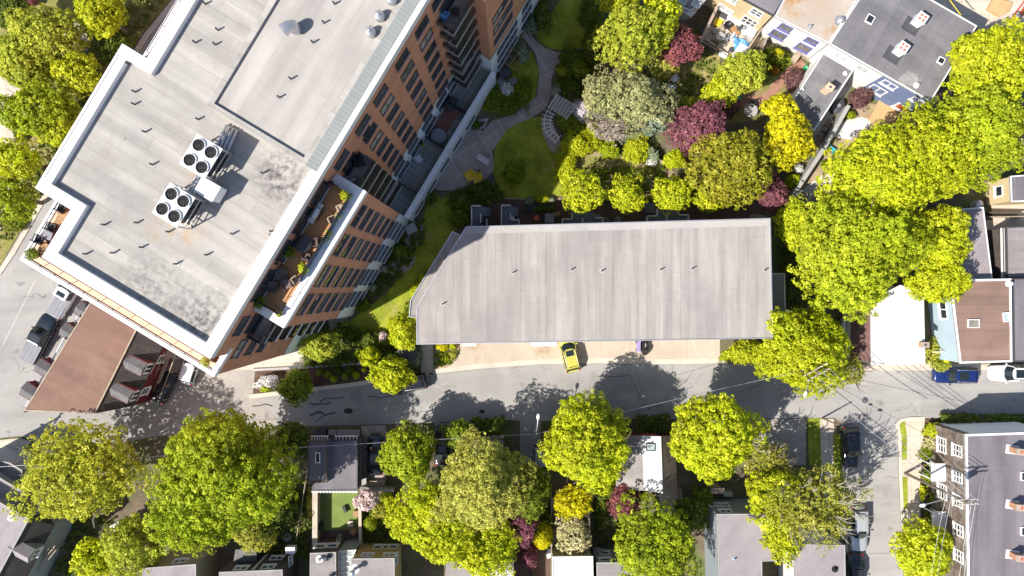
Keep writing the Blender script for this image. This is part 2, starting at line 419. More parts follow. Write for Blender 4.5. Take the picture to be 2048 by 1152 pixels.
M['w_whiteh'] = mk('white_clapboard', (.80, .79, .78), .03, .6, .8, seams=[('z', .2, .03, .92, 0)])
M['w_blue'] = mk('slate_blue_clapboard', (.16, .21, .36), .04, .6, .8, seams=[('z', .2, .03, .85, 0)])
M['w_pblue'] = mk('pale_blue_clapboard', (.44, .55, .62), .05, .8, .8, seams=[('z', .2, .03, .92, 0)])
M['w_red'] = mk('dark_red_clapboard', (.17, .025, .028), .06, .6, .8, seams=[('z', .2, .03, .8, 0)])
M['w_olive'] = mk('olive_clapboard', (.34, .31, .20), .04, .6, .8, seams=[('z', .18, .03, .82, 0)])
M['w_mustard'] = mk('mustard_clapboard', (.50, .38, .17), .04, .6, .8, seams=[('z', .18, .03, .82, 0)])
M['w_grey'] = mk('blue_grey_clapboard', (.29, .33, .36), .04, .6, .8, seams=[('z', .18, .03, .82, 0)])
M['w_dark'] = mk('dark_brown_shakes', (.11, .09, .08), .2, 2, .9, seams=[('z', .2, .03, .7, .1)])
M['w_town'] = mk('townhouse_siding', (.33, .33, .35), .05, .6, .8, seams=[('z', .2, .03, .82, 0)])
M['plastic_yellow'] = paint('yellow_plastic', (.80, .56, .02), .4)
M['plastic_white'] = paint('white_plastic', (.78, .78, .80), .4)
M['plastic_blue'] = paint('blue_plastic', (.12, .35, .65), .4)
M['plastic_green'] = paint('green_plastic', (.05, .35, .18), .4)
M['teal'] = paint('turquoise_plastic', (.05, .45, .50), .4)
M['purplefab'] = mk('lilac_plastic', (.36, .28, .52), .05, 2, .5)
M['cover'] = mk('black_cover', (.022, .022, .024), .2, 4, .35, bump=.3)
M['greyfab'] = mk('grey_fabric', (.28, .28, .31), .08, 2, .9)
M['brownfab'] = mk('brown_fabric', (.19, .14, .135), .08, 2, .9)
M['orange'] = paint('orange_red', (.62, .12, .04), .5)
L = {}
L['lime'] = leaf('lime_leaves', (.58, .63, .014), (.45, .53, .012), (.70, .69, .06))
L['limegreen'] = leaf('fresh_green_leaves', (.50, .57, .022), (.38, .47, .016), (.62, .63, .06))
L['green'] = leaf('green_leaves', (.41, .49, .016), (.29, .38, .012), (.54, .57, .045))
L['mid'] = leaf('mid_green_leaves', (.27, .335, .018), (.18, .25, .013), (.38, .41, .04))
L['soft'] = leaf('soft_green_leaves', (.52, .56, .05), (.40, .47, .035), (.64, .62, .11))
L['olive'] = leaf('olive_leaves', (.48, .48, .06), (.35, .38, .04), (.60, .55, .14))
L['bronze'] = leaf('bronze_leaves', (.44, .42, .03), (.31, .32, .02), (.55, .50, .08))
L['pale'] = leaf('pale_leaves', (.55, .55, .11), (.44, .46, .07), (.64, .61, .20))
L['yellow'] = leaf('golden_leaves', (.72, .66, .006), (.60, .58, .008), (.78, .70, .04))
L['gold'] = leaf('yellow_green_leaves', (.58, .62, .016), (.44, .52, .014), (.70, .66, .08))
L['lemon'] = leaf('lemon_leaves', (.64, .66, .05), (.48, .54, .035), (.76, .71, .16))
L['dark'] = leaf('dark_leaves', (.16, .215, .022), (.11, .16, .016), (.25, .30, .04))
L['greygreen'] = leaf('grey_green_needles', (.56, .56, .25), (.41, .44, .17), (.68, .64, .38))
L['bluegreen'] = leaf('blue_green_needles', (.34, .42, .26), (.23, .31, .19), (.46, .52, .36))
L['purple'] = leaf('purple_leaves', (.34, .125, .15), (.22, .08, .105), (.46, .20, .21))
L['red'] = leaf('dark_red_leaves', (.40, .13, .125), (.27, .09, .095), (.52, .21, .18))
L['maroon'] = leaf('brown_purple_leaves', (.27, .14, .125), (.18, .09, .09), (.38, .21, .18))
L['white'] = leaf('white_blossom', (.86, .84, .82), (.76, .76, .70), (.34, .40, .08), trans=.2)
L['pink'] = leaf('pale_pink_blossom', (.84, .70, .65), (.74, .58, .52), (.30, .28, .10), trans=.2)
L['cream'] = leaf('cream_blossom', (.74, .67, .38), (.58, .56, .24), (.36, .38, .10), trans=.2)
L['silver'] = leaf('silver_leaves', (.48, .56, .35), (.36, .44, .27), (.60, .64, .48))
L['dry'] = leaf('dry_twigs', (.52, .45, .36), (.40, .34, .27), (.62, .54, .46))
# ------------------------------------------------------------ plants
def unit(a): return a / np.maximum(1e-6, np.linalg.norm(a, axis=1, keepdims=True))

def quads(name, cen, nor, size, tone, rng, mat, asp=0.62):
    n = len(cen)
    r = unit(rng.normal(size=(n, 3)))
    t = unit(np.cross(nor, r)); b = np.cross(nor, t)
    s = size[:, None]
    v = np.empty((n, 4, 3)); v[:, 0] = cen + t * s; v[:, 1] = cen + b * s * asp + nor * s * .15; v[:, 2] = cen - t * s; v[:, 3] = cen - b * s * asp + nor * s * .15
    me = bpy.data.meshes.new(name)
    me.vertices.add(4 * n); me.vertices.foreach_set('co', v.reshape(-1).astype(np.float32))
    me.loops.add(4 * n); me.loops.foreach_set('vertex_index', np.arange(4 * n, dtype=np.int32))
    me.polygons.add(n); me.polygons.foreach_set('loop_start', np.arange(0, 4 * n, 4, dtype=np.int32))
    me.polygons.foreach_set('loop_total', np.full(n, 4, dtype=np.int32))
    at = me.attributes.new('tone', 'FLOAT', 'FACE'); at.data.foreach_set('value', tone.astype(np.float32))
    me.materials.append(mat); me.update(); me.validate()
    return me

def puffs(rng, cc, out, cr, K, leaf, tone0, flat=.75, wild=.65):
    """K leaves round every puff centre"""
    n = len(cc)
    d = unit(rng.normal(size=(n * K, 3)))
    o = np.repeat(out, K, axis=0)
    d = unit(d + .55 * o)
    rr = np.repeat(cr, K) * rng.uniform(.45, 1.0, n * K)
    p = np.repeat(cc, K, axis=0) + d * rr[:, None] * np.array([1, 1, flat])
    nor = unit(.75 * d + .25 * o + np.array([0, 0, .35]) + wild * rng.normal(size=d.shape) * .6)
    tone = np.clip(np.repeat(tone0, K) * .65 + rng.uniform(0, 1, n * K) * .35, 0, 1)
    sz = leaf * rng.uniform(.65, 1.3, n * K)
    return p, nor, sz, tone

def crown(name, seed, rx, ry, rz, mat, leaf=.16, cr=.42, K=24, dens=1.0, lobes=9, depth=.36, low=-.3, gap=0.0, cone=0.0, wild=.65, inner=.25):
    """a crown of lumps: lumps sit on a bumpy envelope, leaves on the outer side of every lump"""
    rng = np.random.default_rng(seed)
    lr = cr * .80                                   # lump radius
    lr = min(lr, .35 * min(rx, ry, rz))
    A = 4 * math.pi * (((rx * ry) ** 1.6 + (rx * rz) ** 1.6 + (ry * rz) ** 1.6) / 3) ** (1 / 1.6) * .62
    N = max(16, int(dens * A / (lr * lr * 2.6)))
    d = unit(rng.normal(size=(N * 5, 3))); d = d[d[:, 2] > low]
    keep = np.empty((0, 3))                         # spread the lumps evenly
    for v in d:
        if len(keep) >= N: break
        if not len(keep) or np.min(np.sum((keep - v) ** 2, axis=1)) > (5.2 / N): keep = np.vstack([keep, v])
    d = keep
    ph = rng.uniform(0, 6.28, (6, 3)); fr = rng.uniform(1.2, 4.5, (6, 3)) * rng.choice([-1, 1], (6, 3))
    bump = sum(np.sin((d * fr[i] + ph[i]).sum(1)) for i in range(6)) / 6
    ld = unit(rng.normal(size=(lobes, 3)) * np.array([1, 1, .5]) + np.array([0, 0, .15]))
    ang = np.arccos(np.clip(d @ ld.T, -1, 1)); w = rng.uniform(.25, .6, lobes)
    rad = 1 - depth * .75 + depth * np.max(rng.uniform(.6, 1.15, lobes) * np.exp(-(ang / w) ** 2), axis=1) + depth * .7 * bump
    rad += rng.uniform(-.13, .06, len(d)) * (1 if depth > .12 else .2)
    if depth > .12: rad *= np.where(rng.uniform(0, 1, len(d)) < .07, rng.uniform(1.04, 1.16, len(d)), 1.0)
    sc = np.array([rx, ry, rz])
    e = d * rad[:, None] * np.maximum(.2, sc - lr * .55)
    if cone: e[:, :2] *= (1 - cone * np.clip((d[:, 2] + .4) / 1.4, 0, 1))[:, None]
    if gap:
        ph = rng.uniform(0, 6.28, (4, 3)); k = rng.uniform(.7, 1.6, (4, 3)) / max(rx, 1) * 3.6
        g = sum(np.sin((e * k[i] + ph[i]).sum(1)) for i in range(4)) / 4
        ok = (g > -0.75 + gap) & (rng.uniform(0, 1, len(e)) > gap * .5)
        e = e[ok]; d = d[ok]; rad = rad[ok]
    e2 = d * (rad * rng.uniform(.80, .92, len(d)))[:, None] * np.maximum(.2, sc - lr)    # a second, deeper layer
    if cone: e2[:, :2] *= (1 - cone * np.clip((d[:, 2] + .4) / 1.4, 0, 1))[:, None]
    if gap: e2 = e2[:0]
    e = np.vstack([e, e2 + rng.normal(size=e2.shape) * lr * .5]); d = np.vstack([d, d[:len(e2)]])
    n = len(e)
    lrs = lr * rng.uniform(.6, 1.35, n)
    per = np.maximum(6, (K * .85 * (lrs / .34) ** 2 * (.145 / leaf) ** 2).astype(int))
    idx = np.repeat(np.arange(n), per); m = len(idx)
    out = unit(d / sc * sc.mean() + np.array([0, 0, .25]))
    q = unit(rng.normal(size=(m, 3)) + .85 * out[idx])
    rr = lrs[idx] * rng.uniform(.72, 1.08, m)
    p = e[idx] + q * rr[:, None]
    nor = unit(.8 * q + .30 * out[idx] + np.array([0, 0, .18]) + wild * .6 * rng.normal(size=q.shape))
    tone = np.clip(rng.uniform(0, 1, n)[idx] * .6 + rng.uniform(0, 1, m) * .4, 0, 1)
    sz = leaf * rng.uniform(.6, 1.25, m)
    # the leaves deeper inside, toned dark to paint the shade between lumps
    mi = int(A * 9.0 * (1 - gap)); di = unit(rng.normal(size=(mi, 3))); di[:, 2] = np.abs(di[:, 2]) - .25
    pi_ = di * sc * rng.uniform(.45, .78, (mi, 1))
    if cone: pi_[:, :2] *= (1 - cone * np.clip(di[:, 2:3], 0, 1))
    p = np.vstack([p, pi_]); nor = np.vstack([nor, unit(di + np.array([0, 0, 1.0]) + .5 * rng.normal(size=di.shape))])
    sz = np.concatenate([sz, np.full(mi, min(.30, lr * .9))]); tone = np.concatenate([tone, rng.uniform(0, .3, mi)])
    return quads(name, p, nor, sz, tone, rng, mat)

NT_ = [0]
def tree(px, py, r, zc, mat, label, name='tree', cat='tree', rz=None, trunk=.2, bark='bark', group=None, limbs=6, limb_show=0, **kw):
    """px, py, r: the crown in the photograph at its widest height zc"""
    NT_[0] += 1
    seed = 100 + NT_[0]
    rx, ry = (r if isinstance(r, tuple) else (r, r))
    k = (1 - zc / D) / S
    x, y, _ = W(px, py, zc); rx *= k; ry *= k
    rx *= 1.04; ry *= 1.04
    rz = rz or min(zc * .80, 1.0 * (rx + ry) / 2)
    root = thing(name, label, cat, (x, y, 0), 0, group)
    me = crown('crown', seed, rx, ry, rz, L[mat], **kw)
    c = put('crown', me, root, (0, 0, zc))
    rnd = random.Random(seed)
    mb = MB()
    lean = (rnd.uniform(-.2, .2), rnd.uniform(-.2, .2))
    h1 = max(.5, zc - rz * .45)
    mb.tube([(0, 0, -.1), (lean[0] * .5, lean[1] * .5, h1 * .5), (lean[0], lean[1], h1), (lean[0] * 1.4, lean[1] * 1.4, zc + rz * .35)], [trunk * 1.25, trunk, trunk * .8, trunk * .3], 8)
    for i in range(limbs):
        a = 2 * math.pi * (i + rnd.uniform(-.3, .3)) / max(1, limbs); e = rnd.uniform(.1, .75)
        q = .82
        mb.tube([(lean[0], lean[1], h1 * rnd.uniform(.85, 1)), (rx * .38 * math.cos(a), ry * .38 * math.sin(a), zc - rz * .05 + rz * .3 * e), (rx * q * math.cos(a + .2), ry * q * math.sin(a + .2), zc + rz * .55 * e)], [trunk * .55, trunk * .32, trunk * .1], 6)
    for i in range(limb_show):   # twigs that show bare above the leaves
        a = rnd.uniform(0, 6.28); q = rnd.uniform(.25, .75)
        b = Vector((rx * q * math.cos(a), ry * q * math.sin(a), zc + rz * .55 * (1 - q * q)))
        for j in range(3):
            a2 = a + rnd.uniform(-.8, .8); l = rnd.uniform(.7, 1.7)
            mb.tube([b, b + Vector((math.cos(a2) * l * .5, math.sin(a2) * l * .5, .25 + rz * .22)), b + Vector((math.cos(a2 + .3) * l, math.sin(a2 + .3) * l, .35 + rz * .3))], [.05, .035, .012], 5)
    mb.build('trunk', M[bark], root, local=True)
    return root

def bush(px, py, r, h, mat, label, name='shrub', cat='shrub', group=None, z0=0.0, **kw):
    """low plant that is one mesh of leaves"""
    NT_[0] += 1
    rx, ry = (r if isinstance(r, tuple) else (r, r))
    k = (1 - (z0 + h * .5) / D) / S
    x, y, _ = W(px, py, z0 + h * .5); rx *= k; ry *= k
    a = dict(leaf=.095, cr=.24, K=16, lobes=5, depth=.5, low=-.3, dens=1.0)
    a.update(kw)
    me = crown(name, 500 + NT_[0], rx, ry, h * .62, L[mat], **a)
    o = bpy.data.objects.new(name, me); COL.objects.link(o)
    # origin at the base
    co = np.empty(len(me.vertices) * 3, dtype=np.float32); me.vertices.foreach_get('co', co); co = co.reshape(-1, 3); co[:, 2] += h * .42; co[:, 2] = np.maximum(co[:, 2], 0.02)
    me.vertices.foreach_set('co', co.reshape(-1)); me.update()
    o.location = (x, y, z0)
    return tag(o, label, cat, group)

def inside(pts, poly):
    x, y = pts[:, 0], pts[:, 1]; r = np.zeros(len(pts), bool); n = len(poly)
    for i in range(n):
        (x1, y1), (x2, y2) = poly[i], poly[(i + 1) % n]
        if y1 == y2: continue
        c = ((y1 > y) != (y2 > y)) & (x < (x2 - x1) * (y - y1) / (y2 - y1) + x1)
        r ^= c
    return r

def cover(pts, mat, n, h, name='ground_cover', leaf=.12, K=12, cr=.28, seed=1, z0=.02, hv=.8):
    """low growth nobody could count, over a polygon of the photograph"""
    rng = np.random.default_rng(seed)
    poly = PX(pts, 0); a = np.array(poly)
    p = rng.uniform(a.min(0), a.max(0), (n * 6, 2)); p = p[inside(p, poly)][:n]
    c = np.column_stack([p, z0 + h * rng.uniform(1 - hv, 1, len(p))])
    out = np.tile(np.array([0, 0, 1.0]), (len(c), 1))
    q = puffs(rng, c, out, cr * rng.uniform(.6, 1.4, len(c)), K, leaf, rng.uniform(0, 1, len(c)))
    o = bpy.data.objects.new(name, quads(name, *q, rng, L[mat])); COL.objects.link(o)
    o['kind'] = 'stuff'
    return o

def hedge(path, w, h, mat, label, name='hedge', cat='hedge', group=None, leaf=.10, z0=0.0, dens=30):
    rng = np.random.default_rng(900 + NT_[0]); NT_[0] += 1
    pts = [Vector(W2(x, y, z0 + h * .6)) for x, y in path]
    cs = []; os_ = []
    for a, b in zip(pts[:-1], pts[1:]):
        L_ = (b - a).length; n = max(8, int(L_ * (w + 2 * h) * dens / 2.2))
        t = rng.uniform(0, 1, n); s = rng.uniform(-1, 1, n); k = rng.integers(0, 4, n)
        d = (b - a).normalized(); m = Vector((-d.y, d.x))
        off = np.where(k < 2, s * w / 2, np.sign(s) * w / 2 * rng.uniform(.85, 1.05, n))
        zz = np.where(k < 2, h * rng.uniform(.9, 1.06, n), h * rng.uniform(.1, 1, n))
        bb = 1 + .12 * np.sin(t * L_ * 2.1 + 1)
        cs.append(np.column_stack([a.x + d.x * L_ * t + m.x * off * bb, a.y + d.y * L_ * t + m.y * off * bb, z0 + zz * (.95 + .05 * bb)]))
        os_.append(np.column_stack([np.where(k < 2, 0, m.x * np.sign(off)), np.where(k < 2, 0, m.y * np.sign(off)), np.where(k < 2, 1, .2)]))
    c = np.vstack(cs); o_ = np.vstack(os_)
    base = np.array([c[:, 0].mean(), c[:, 1].mean(), z0])
    q = puffs(rng, c - base, o_, .2 * rng.uniform(.7, 1.3, len(c)), 14, leaf, rng.uniform(0, 1, len(c)))
    q[0][:, 2] = np.maximum(q[0][:, 2], .02)
    o = bpy.data.objects.new(name, quads(name, *q, rng, L[mat])); COL.objects.link(o); o.location = base
    return tag(o, label, cat, group)
# ------------------------------------------------------------ setting
def lay(name, pts, z, mat):
    return setting(MB().sheet(PX(pts, z), z), name, M[mat])

def slab(name, pts, z0, z1, mat):
    return setting(MB().prism(PX(pts, z1), z0, z1), name, M[mat])

setting(MB().sheet([(-420, -420), (420, -420), (420, 420), (-420, 420)], 0.0), 'ground', M['soil'])
AV = [(760, -700), (345, 0), (287, 67), (83, 392), (20, 502), (-2, 538), (-500, 1300), (-700, 1500), (-400, 1300), (-60, 905), (0, 876), (40, 872), (64, 880), (110, 905), (330, 870), (430, 770), (560, 300), (800, -200), (960, -700)]
lay('avenue', AV, .012, 'asphalt')
lay('street', [(330, 872), (430, 766), (500, 797), (560, 790), (690, 775), (745, 767), (800, 757), (858, 750), (960, 738), (1080, 729), (1200, 727), (1330, 729), (1450, 727), (1530, 729), (1720, 733), (1850, 731), (2048, 735), (2300, 735), (2300, 836), (1815, 836), (1790, 846), (1683, 846), (1670, 836), (1270, 838), (1050, 842), (990, 838), (870, 845), (600, 853), (420, 862)], .020, 'asphalt')
lay('side_street', [(1683, 845.5), (1790, 845.5), (1795, 870), (1797, 960), (1803, 1075), (1812, 1300), (1705, 1300), (1692, 1075), (1687, 960)], .024, 'asphalt')
lay('alley', [(250, 838), (330, 720), (440, 740), (520, 715), (606, 738), (520, 800), (560, 850), (440, 860), (330, 871)], .028, 'alley')
# lane line and faint wear on the avenue
setting(MB().band([W2(70, 560), W2(5, 690)], .10, .0165, .0185), 'lane_marking', mk('worn_white_paint', (.52, .50, .47), .15, 2, .8))
setting(MB().band([W2(300, 170), W2(150, 420)], .10, .0165, .0185), 'lane_marking', M['trim'])
# far side of the avenue
lay('verge', [(345, -2), (285, 66), (82, 390), (18, 500), (-2, 535), (-260, 900), (-260, -60), (320, -60)], .008, 'rough_grass')
lay('path', [(-4, 150), (60, 140), (150, 40), (165, 50), (190, 110), (120, 130), (70, 180), (55, 260), (20, 290), (-4, 300)], .016, 'sidewalk')
lay('verge_path', [(0, 400), (60, 300), (75, 290), (20, 420), (-4, 470)], .014, 'sidewalk')
setting(MB().band([W2(349, -5), W2(289, 68), W2(86, 393), W2(23, 503), W2(-6, 545)], .5, .0, .12), 'kerb', M['sidewalk'])
lay('sidewalk', [(-40, 905), (0, 880), (40, 876), (64, 884), (40, 905), (10, 920), (-40, 935)], .10, 'sidewalk')
# street sides
setting(MB().band([W2(500, 797), W2(560, 790), W2(690, 775), W2(745, 767), W2(800, 757), W2(858, 750)], .45, 0, .13), 'kerb', M['curb'])
setting(MB().band([W2(866, 748), W2(960, 737.5), W2(1080, 728.5), W2(1200, 726.5), W2(1330, 728.5), W2(1452, 726.5)], .55, 0, .06), 'kerb', M['curb'])
slab('driveway', [(918, 676), (921, 700), (916, 712), (905, 728), (880, 741), (960, 731), (1080, 722), (1200, 720), (1330, 722), (1452, 720), (1440, 715), (1440, 676)], .0, .05, 'concrete')
setting(MB().band([W2(1384, 680), W2(1390, 700), W2(1402, 715), W2(1425, 722)], .12, .048, .07), 'kerb', M['curb'])
slab('walkway', [(842, 676), (866, 676), (867, 744), (846, 748), (842, 744)], 0, .06, 'sidewalk')
lay('planting_bed', [(868, 676), (916, 676), (919, 700), (912, 716), (898, 732), (869, 742)], .03, 'drysoil')
lay('planting_bed', [(600, 735), (760, 722), (840, 700), (842, 748), (745, 764), (690, 772), (560, 787), (505, 794), (510, 742)], .034, 'mulch')
lay('planting_bed', [(606, 690), (690, 640), (835, 630), (842, 700), (760, 724), (607, 736)], .030, 'soil')
lay('sidewalk', [(430, 742), (520, 710), (606, 686), (608, 735), (600, 737), (506, 739)], .040, 'sidewalk')
setting(MB().band([W2(506, 742), W2(600, 737), W2(700, 730), W2(745, 727)], .25, 0, .35), 'low_wall', M['concwall'])
# lawns and paths of the courtyard
lay('lawn', [(868, 384), (884, 398), (905, 386), (930, 430), (910, 462), (880, 500), (850, 560), (832, 600), (838, 640), (800, 690), (760, 700), (705, 690), (690, 650), (720, 626), (770, 590), (812, 540), (842, 470), (850, 420)], .05, 'lawn')
lay('lawn', [(1000, 262), (1060, 236), (1092, 232), (1088, 262), (1100, 300), (1140, 330), (1170, 345), (1130, 390), (1090, 396), (1010, 396), (985, 350), (990, 300)], .05, 'lawn')
lay('lawn', [(1070, 70), (1150, -40), (1210, -40), (1205, 100), (1170, 95), (1134, 102), (1100, 97), (1078, 82)], .05, 'lawn')
lay('lawn', [(1010, 140), (1062, 100), (1078, 140), (1070, 195), (1030, 228), (965, 222), (958, 200)], .046, 'lawn')
PLZ = [(1044, 72), (1071, 107), (1079, 147), (1074, 193), (1024, 230), (985, 241), (966, 262), (950, 258), (939, 247), (928, 246), (900, 300), (862, 374), (880, 381), (913, 381), (943, 375), (975, 362), (988, 338), (985, 303), (1013, 260), (1035, 247), (1062, 236), (1091, 217), (1104, 187), (1102, 160), (1111, 133), (1130, 122), (1171, 110), (1174, 95), (1134, 103), (1112, 104), (1091, 96), (1074, 84), (1061, 68), (1075, 40), (1060, 40)]
lay('brick_path', PLZ, .06, 'brickpave')
setting(MB().ring(PX([(930, 247), (939, 243), (968, 238), (978, 236), (970, 256), (952, 262), (945, 258)], 0), .25, 0, .25), 'planter_edge', M['concwall'])
lay('brick_path', [(1082, 236), (1098, 230), (1130, 300), (1118, 310), (1100, 300), (1086, 270)], .062, 'brickpave')
lay('patio', [(800, 438), (822, 436), (845, 452), (850, 470), (838, 490), (820, 500), (800, 470)], .058, 'brickpave')
lay('patio', [(780, 520), (800, 512), (832, 514), (822, 538), (800, 552), (775, 548)], .058, 'brickpave')
lay('patio', [(655, 636), (700, 628), (690, 650), (662, 664)], .058, 'brickpave')
lay('garden_bed', [(985, 360), (1010, 396), (1120, 396), (1140, 410), (1400, 420), (1530, 430), (1545, 455), (935, 460), (935, 440), (975, 400)], .045, 'drysoil')
lay('patio', [(943, 408), (1012, 398), (1170, 402), (1420, 408), (1500, 420), (1500, 458), (940, 462)], .075, 'deck_brown')
lay('garden_bed', [(1130, 340), (1170, 300), (1330, 330), (1380, 370), (1380, 400), (1140, 400), (1110, 380)], .040, 'drysoil')
lay('rough_lawn', [(1150, 310), (1330, 320), (1330, 372), (1170, 372)], .044, 'rough_grass')
lay('rough_lawn', [(1320, 120), (1440, 110), (1440, 200), (1330, 240), (1290, 240), (1290, 150)], .05, 'rough_grass')
lay('rough_lawn', [(1475, 170), (1520, 165), (1560, 140), (1600, 120), (1600, 170), (1520, 240), (1440, 250), (1440, 190)], .055, 'rough_grass')
lay('terracotta_path', [(1478, 192), (1500, 188), (1520, 192), (1535, 180), (1560, 150), (1590, 122), (1600, 118), (1612, 128), (1580, 160), (1545, 195), (1520, 215), (1500, 225), (1475, 215)], .065, 'redpave')
lay('wooden_deck', [(1408, 60), (1430, 18), (1440, 10), (1530, 70), (1492, 112), (1470, 120), (1402, 84)], .07, 'deck_weathered')
lay('yard', [(1640, 280), (1730, 205), (1790, 215), (1860, 240), (1760, 330), (1680, 370), (1620, 420), (1590, 400)], .04, 'drysoil')
lay('stone_patio', [(1664, 272), (1676, 250), (1700, 238), (1724, 234), (1742, 240), (1740, 252), (1718, 262), (1700, 280)], .06, 'stonepave')
lay('stone_patio', [(1612, 374), (1640, 352), (1672, 342), (1668, 360), (1640, 380), (1620, 400), (1595, 412), (1578, 396)], .06, 'stonepave')
slab('pine_deck', [(1737, 240), (1760, 198), (1800, 215), (1790, 240), (1765, 252)], .05, .35, 'deck_pine')
lay('sunken_yard', [(1582, 290), (1640, 235), (1700, 150), (1712, 160), (1640, 275), (1600, 320)], .05, 'concwall')
# right hand streets
slab('sidewalk', [(1815, 836), (1850, 833), (1846, 900), (1840, 962), (1842, 1090), (1812, 1090), (1806, 960), (1795, 870), (1797, 846)], 0, .12, 'sidewalk')
lay('grass_strip', [(1800, 846), (1810, 842), (1814, 872), (1814, 920), (1802, 920)], .126, 'lawn')
lay('grass_strip', [(1802, 954), (1815, 954), (1816, 1018), (1804, 1018)], .126, 'lawn')
setting(MB().band([W2(1814, 1300), W2(1804, 1080), W2(1798, 960), W2(1796, 870), W2(1790, 848), W2(1800, 838), W2(1815, 834.5), W2(1840, 833.5)][::-1], .30, .0, .15), 'kerb', M['curb'])
lay('front_garden', [(1842, 838), (1900, 838), (1900, 1300), (1846, 1300), (1842, 1080)], .05, 'mulch')
slab('sidewalk', [(1640, 838), (1668, 838), (1668, 1000), (1645, 1000)], 0, .10, 'sidewalk')
lay('grass_strip', [(1615, 836), (1643, 836), (1645, 930), (1618, 930)], .05, 'lawn')
lay('grass_strip', [(1666, 869), (1680, 869), (1684, 960), (1668, 960)], .11, 'lawn')
setting(MB().band([W2(1682, 852), W2(1684, 960), W2(1690, 1075), W2(1703, 1300)], .25, .0, .14), 'kerb', M['curb'])
lay('forecourt', [(1545, 735), (1720, 735), (1735, 730), (1860, 727), (2100, 728), (2100, 740), (1700, 741), (1560, 741)], .030, 'sidewalk')
lay('yard', [(1975, 372), (2060, 350), (2060, 460), (1990, 462)], .04, 'concrete')
lay('yard', [(1970, 440), (2012, 440), (2020, 562), (1985, 562)], .045, 'sidewalk')
# far top right
lay('street_apron', [(1700, -60), (1930, -40), (2060, 0), (2100, 120), (2040, 140), (1960, 60), (1850, -10)], .03, 'sidewalk')
slab('pine_deck', [(1976, 18), (1988, -4), (2026, 4), (2018, 24), (2000, 32)], .05, .5, 'deck_pine')
# bottom yards
lay('driveway', [(722, 852), (772, 850), (772, 975), (722, 978)], .04, 'brickpave')
lay('driveway', [(870, 846), (905, 846), (905, 930), (870, 930)], .036, 'asphalt')
lay('yard', [(560, 860), (625, 860), (625, 1120), (520, 1120), (520, 1000)], .03, 'soil')
lay('artificial_lawn', [(634, 983), (716, 983), (717, 1062), (634, 1066)], .06, 'turf')
lay('wooden_deck', [(634, 1062), (718, 1058), (720, 1110), (630, 1112)], .10, 'deck_brown')
lay('yard', [(724, 980), (800, 980), (800, 1080), (724, 1080)], .03, 'soil')
lay('garden_path', [(775, 1040), (782, 1015), (795, 1010), (800, 1045), (790, 1058), (752, 1058), (752, 1050)], .05, 'sidewalk')
lay('garden_path', [(1100, 1000), (1118, 985), (1120, 1040), (1118, 1110), (1104, 1110)], .05, 'sidewalk')
lay('wooden_deck', [(1030, 1090), (1104, 1090), (1106, 1300), (1026, 1300)], .08, 'deck_brown')
lay('driveway', [(1040, 842), (1082, 842), (1075, 940), (1040, 940)], .036, 'asphalt')
lay('driveway', [(1500, 838), (1612, 838), (1612, 930), (1560, 930), (1500, 900)], .036, 'alley')
lay('patio', [(1318, 985), (1360, 980), (1372, 1020), (1322, 1040)], .05, 'sidewalk')
lay('yard', [(1215, 975), (1290, 975), (1290, 1060), (1195, 1060)], .032, 'drysoil')
# worn tar seams and patches in the street
TAR = mk('tar_repair', (.045, .045, .05), .2, 3, .8)
def crack(pts, w): return MB().tube([W(x, y, .018) for x, y in pts], w, 5)
for pts, w in (([(620, 831), (630, 826), (643, 825), (650, 831), (662, 826), (669, 827), (669, 823)], .07), ([(632, 842), (643, 835), (648, 828), (640, 822), (631, 824)], .05), ([(640, 802), (655, 796), (672, 797), (688, 794)], .05), ([(618, 806), (628, 809), (644, 807), (650, 809), (662, 805)], .06), ([(505, 812), (519, 811), (530, 808), (538, 810), (545, 812)], .06), ([(1630, 776), (1700, 776)], .02), ([(1695, 870), (1735, 868), (1790, 865)], .02), ([(1700, 1110), (1760, 1106), (1805, 1108)], .02), ([(735, 792), (760, 796), (800, 788)], .04), ([(1190, 752), (1230, 753), (1260, 751)], .03)):
    setting(crack(pts, w), 'tar_seam', TAR)
for x, y, r in ((697, 822, .45), (964, 823, .3), (1741, 809, .22), (1760, 820, .25)):
    setting(MB().prism([(W(x, y)[0] + r * (1.3 if i % 2 else 1.1) * math.cos(i * .7), W(x, y)[1] + r * .7 * math.sin(i * .7)) for i in range(9)], .015, .026), 'tar_patch', TAR)
setting(MB().cyl(W(1730, 800), .35, .015, .028, 16), 'manhole_cover', M['darkgrey'])
# ------------------------------------------------------------ the tall brick block
OX, OY = W2(420, 718, 30)
BA = math.atan2(.856, .517)
TB = thing('apartment_building', 'tall red brick apartment block with white copings, pale flat roof and roof terraces', 'building', (OX, OY, 0), BA)
ORG[TB.name] = (0, 0, 0)
def U(p): return [(u, -v) for u, v in p]
def part(mb, name, mat, parent=None): return mb.build(name, M[mat] if isinstance(mat, str) else mat, parent or TB, local=True)
def uv(x, y, z):
    a, b = W2(x, y, z); a -= OX; b -= OY
    return a * .517 + b * .856, a * .856 - b * .517
def uw(u, v, z=0):   # building coordinates to world
    return (OX + u * .517 + v * .856, OY + u * .856 - v * .517, z)

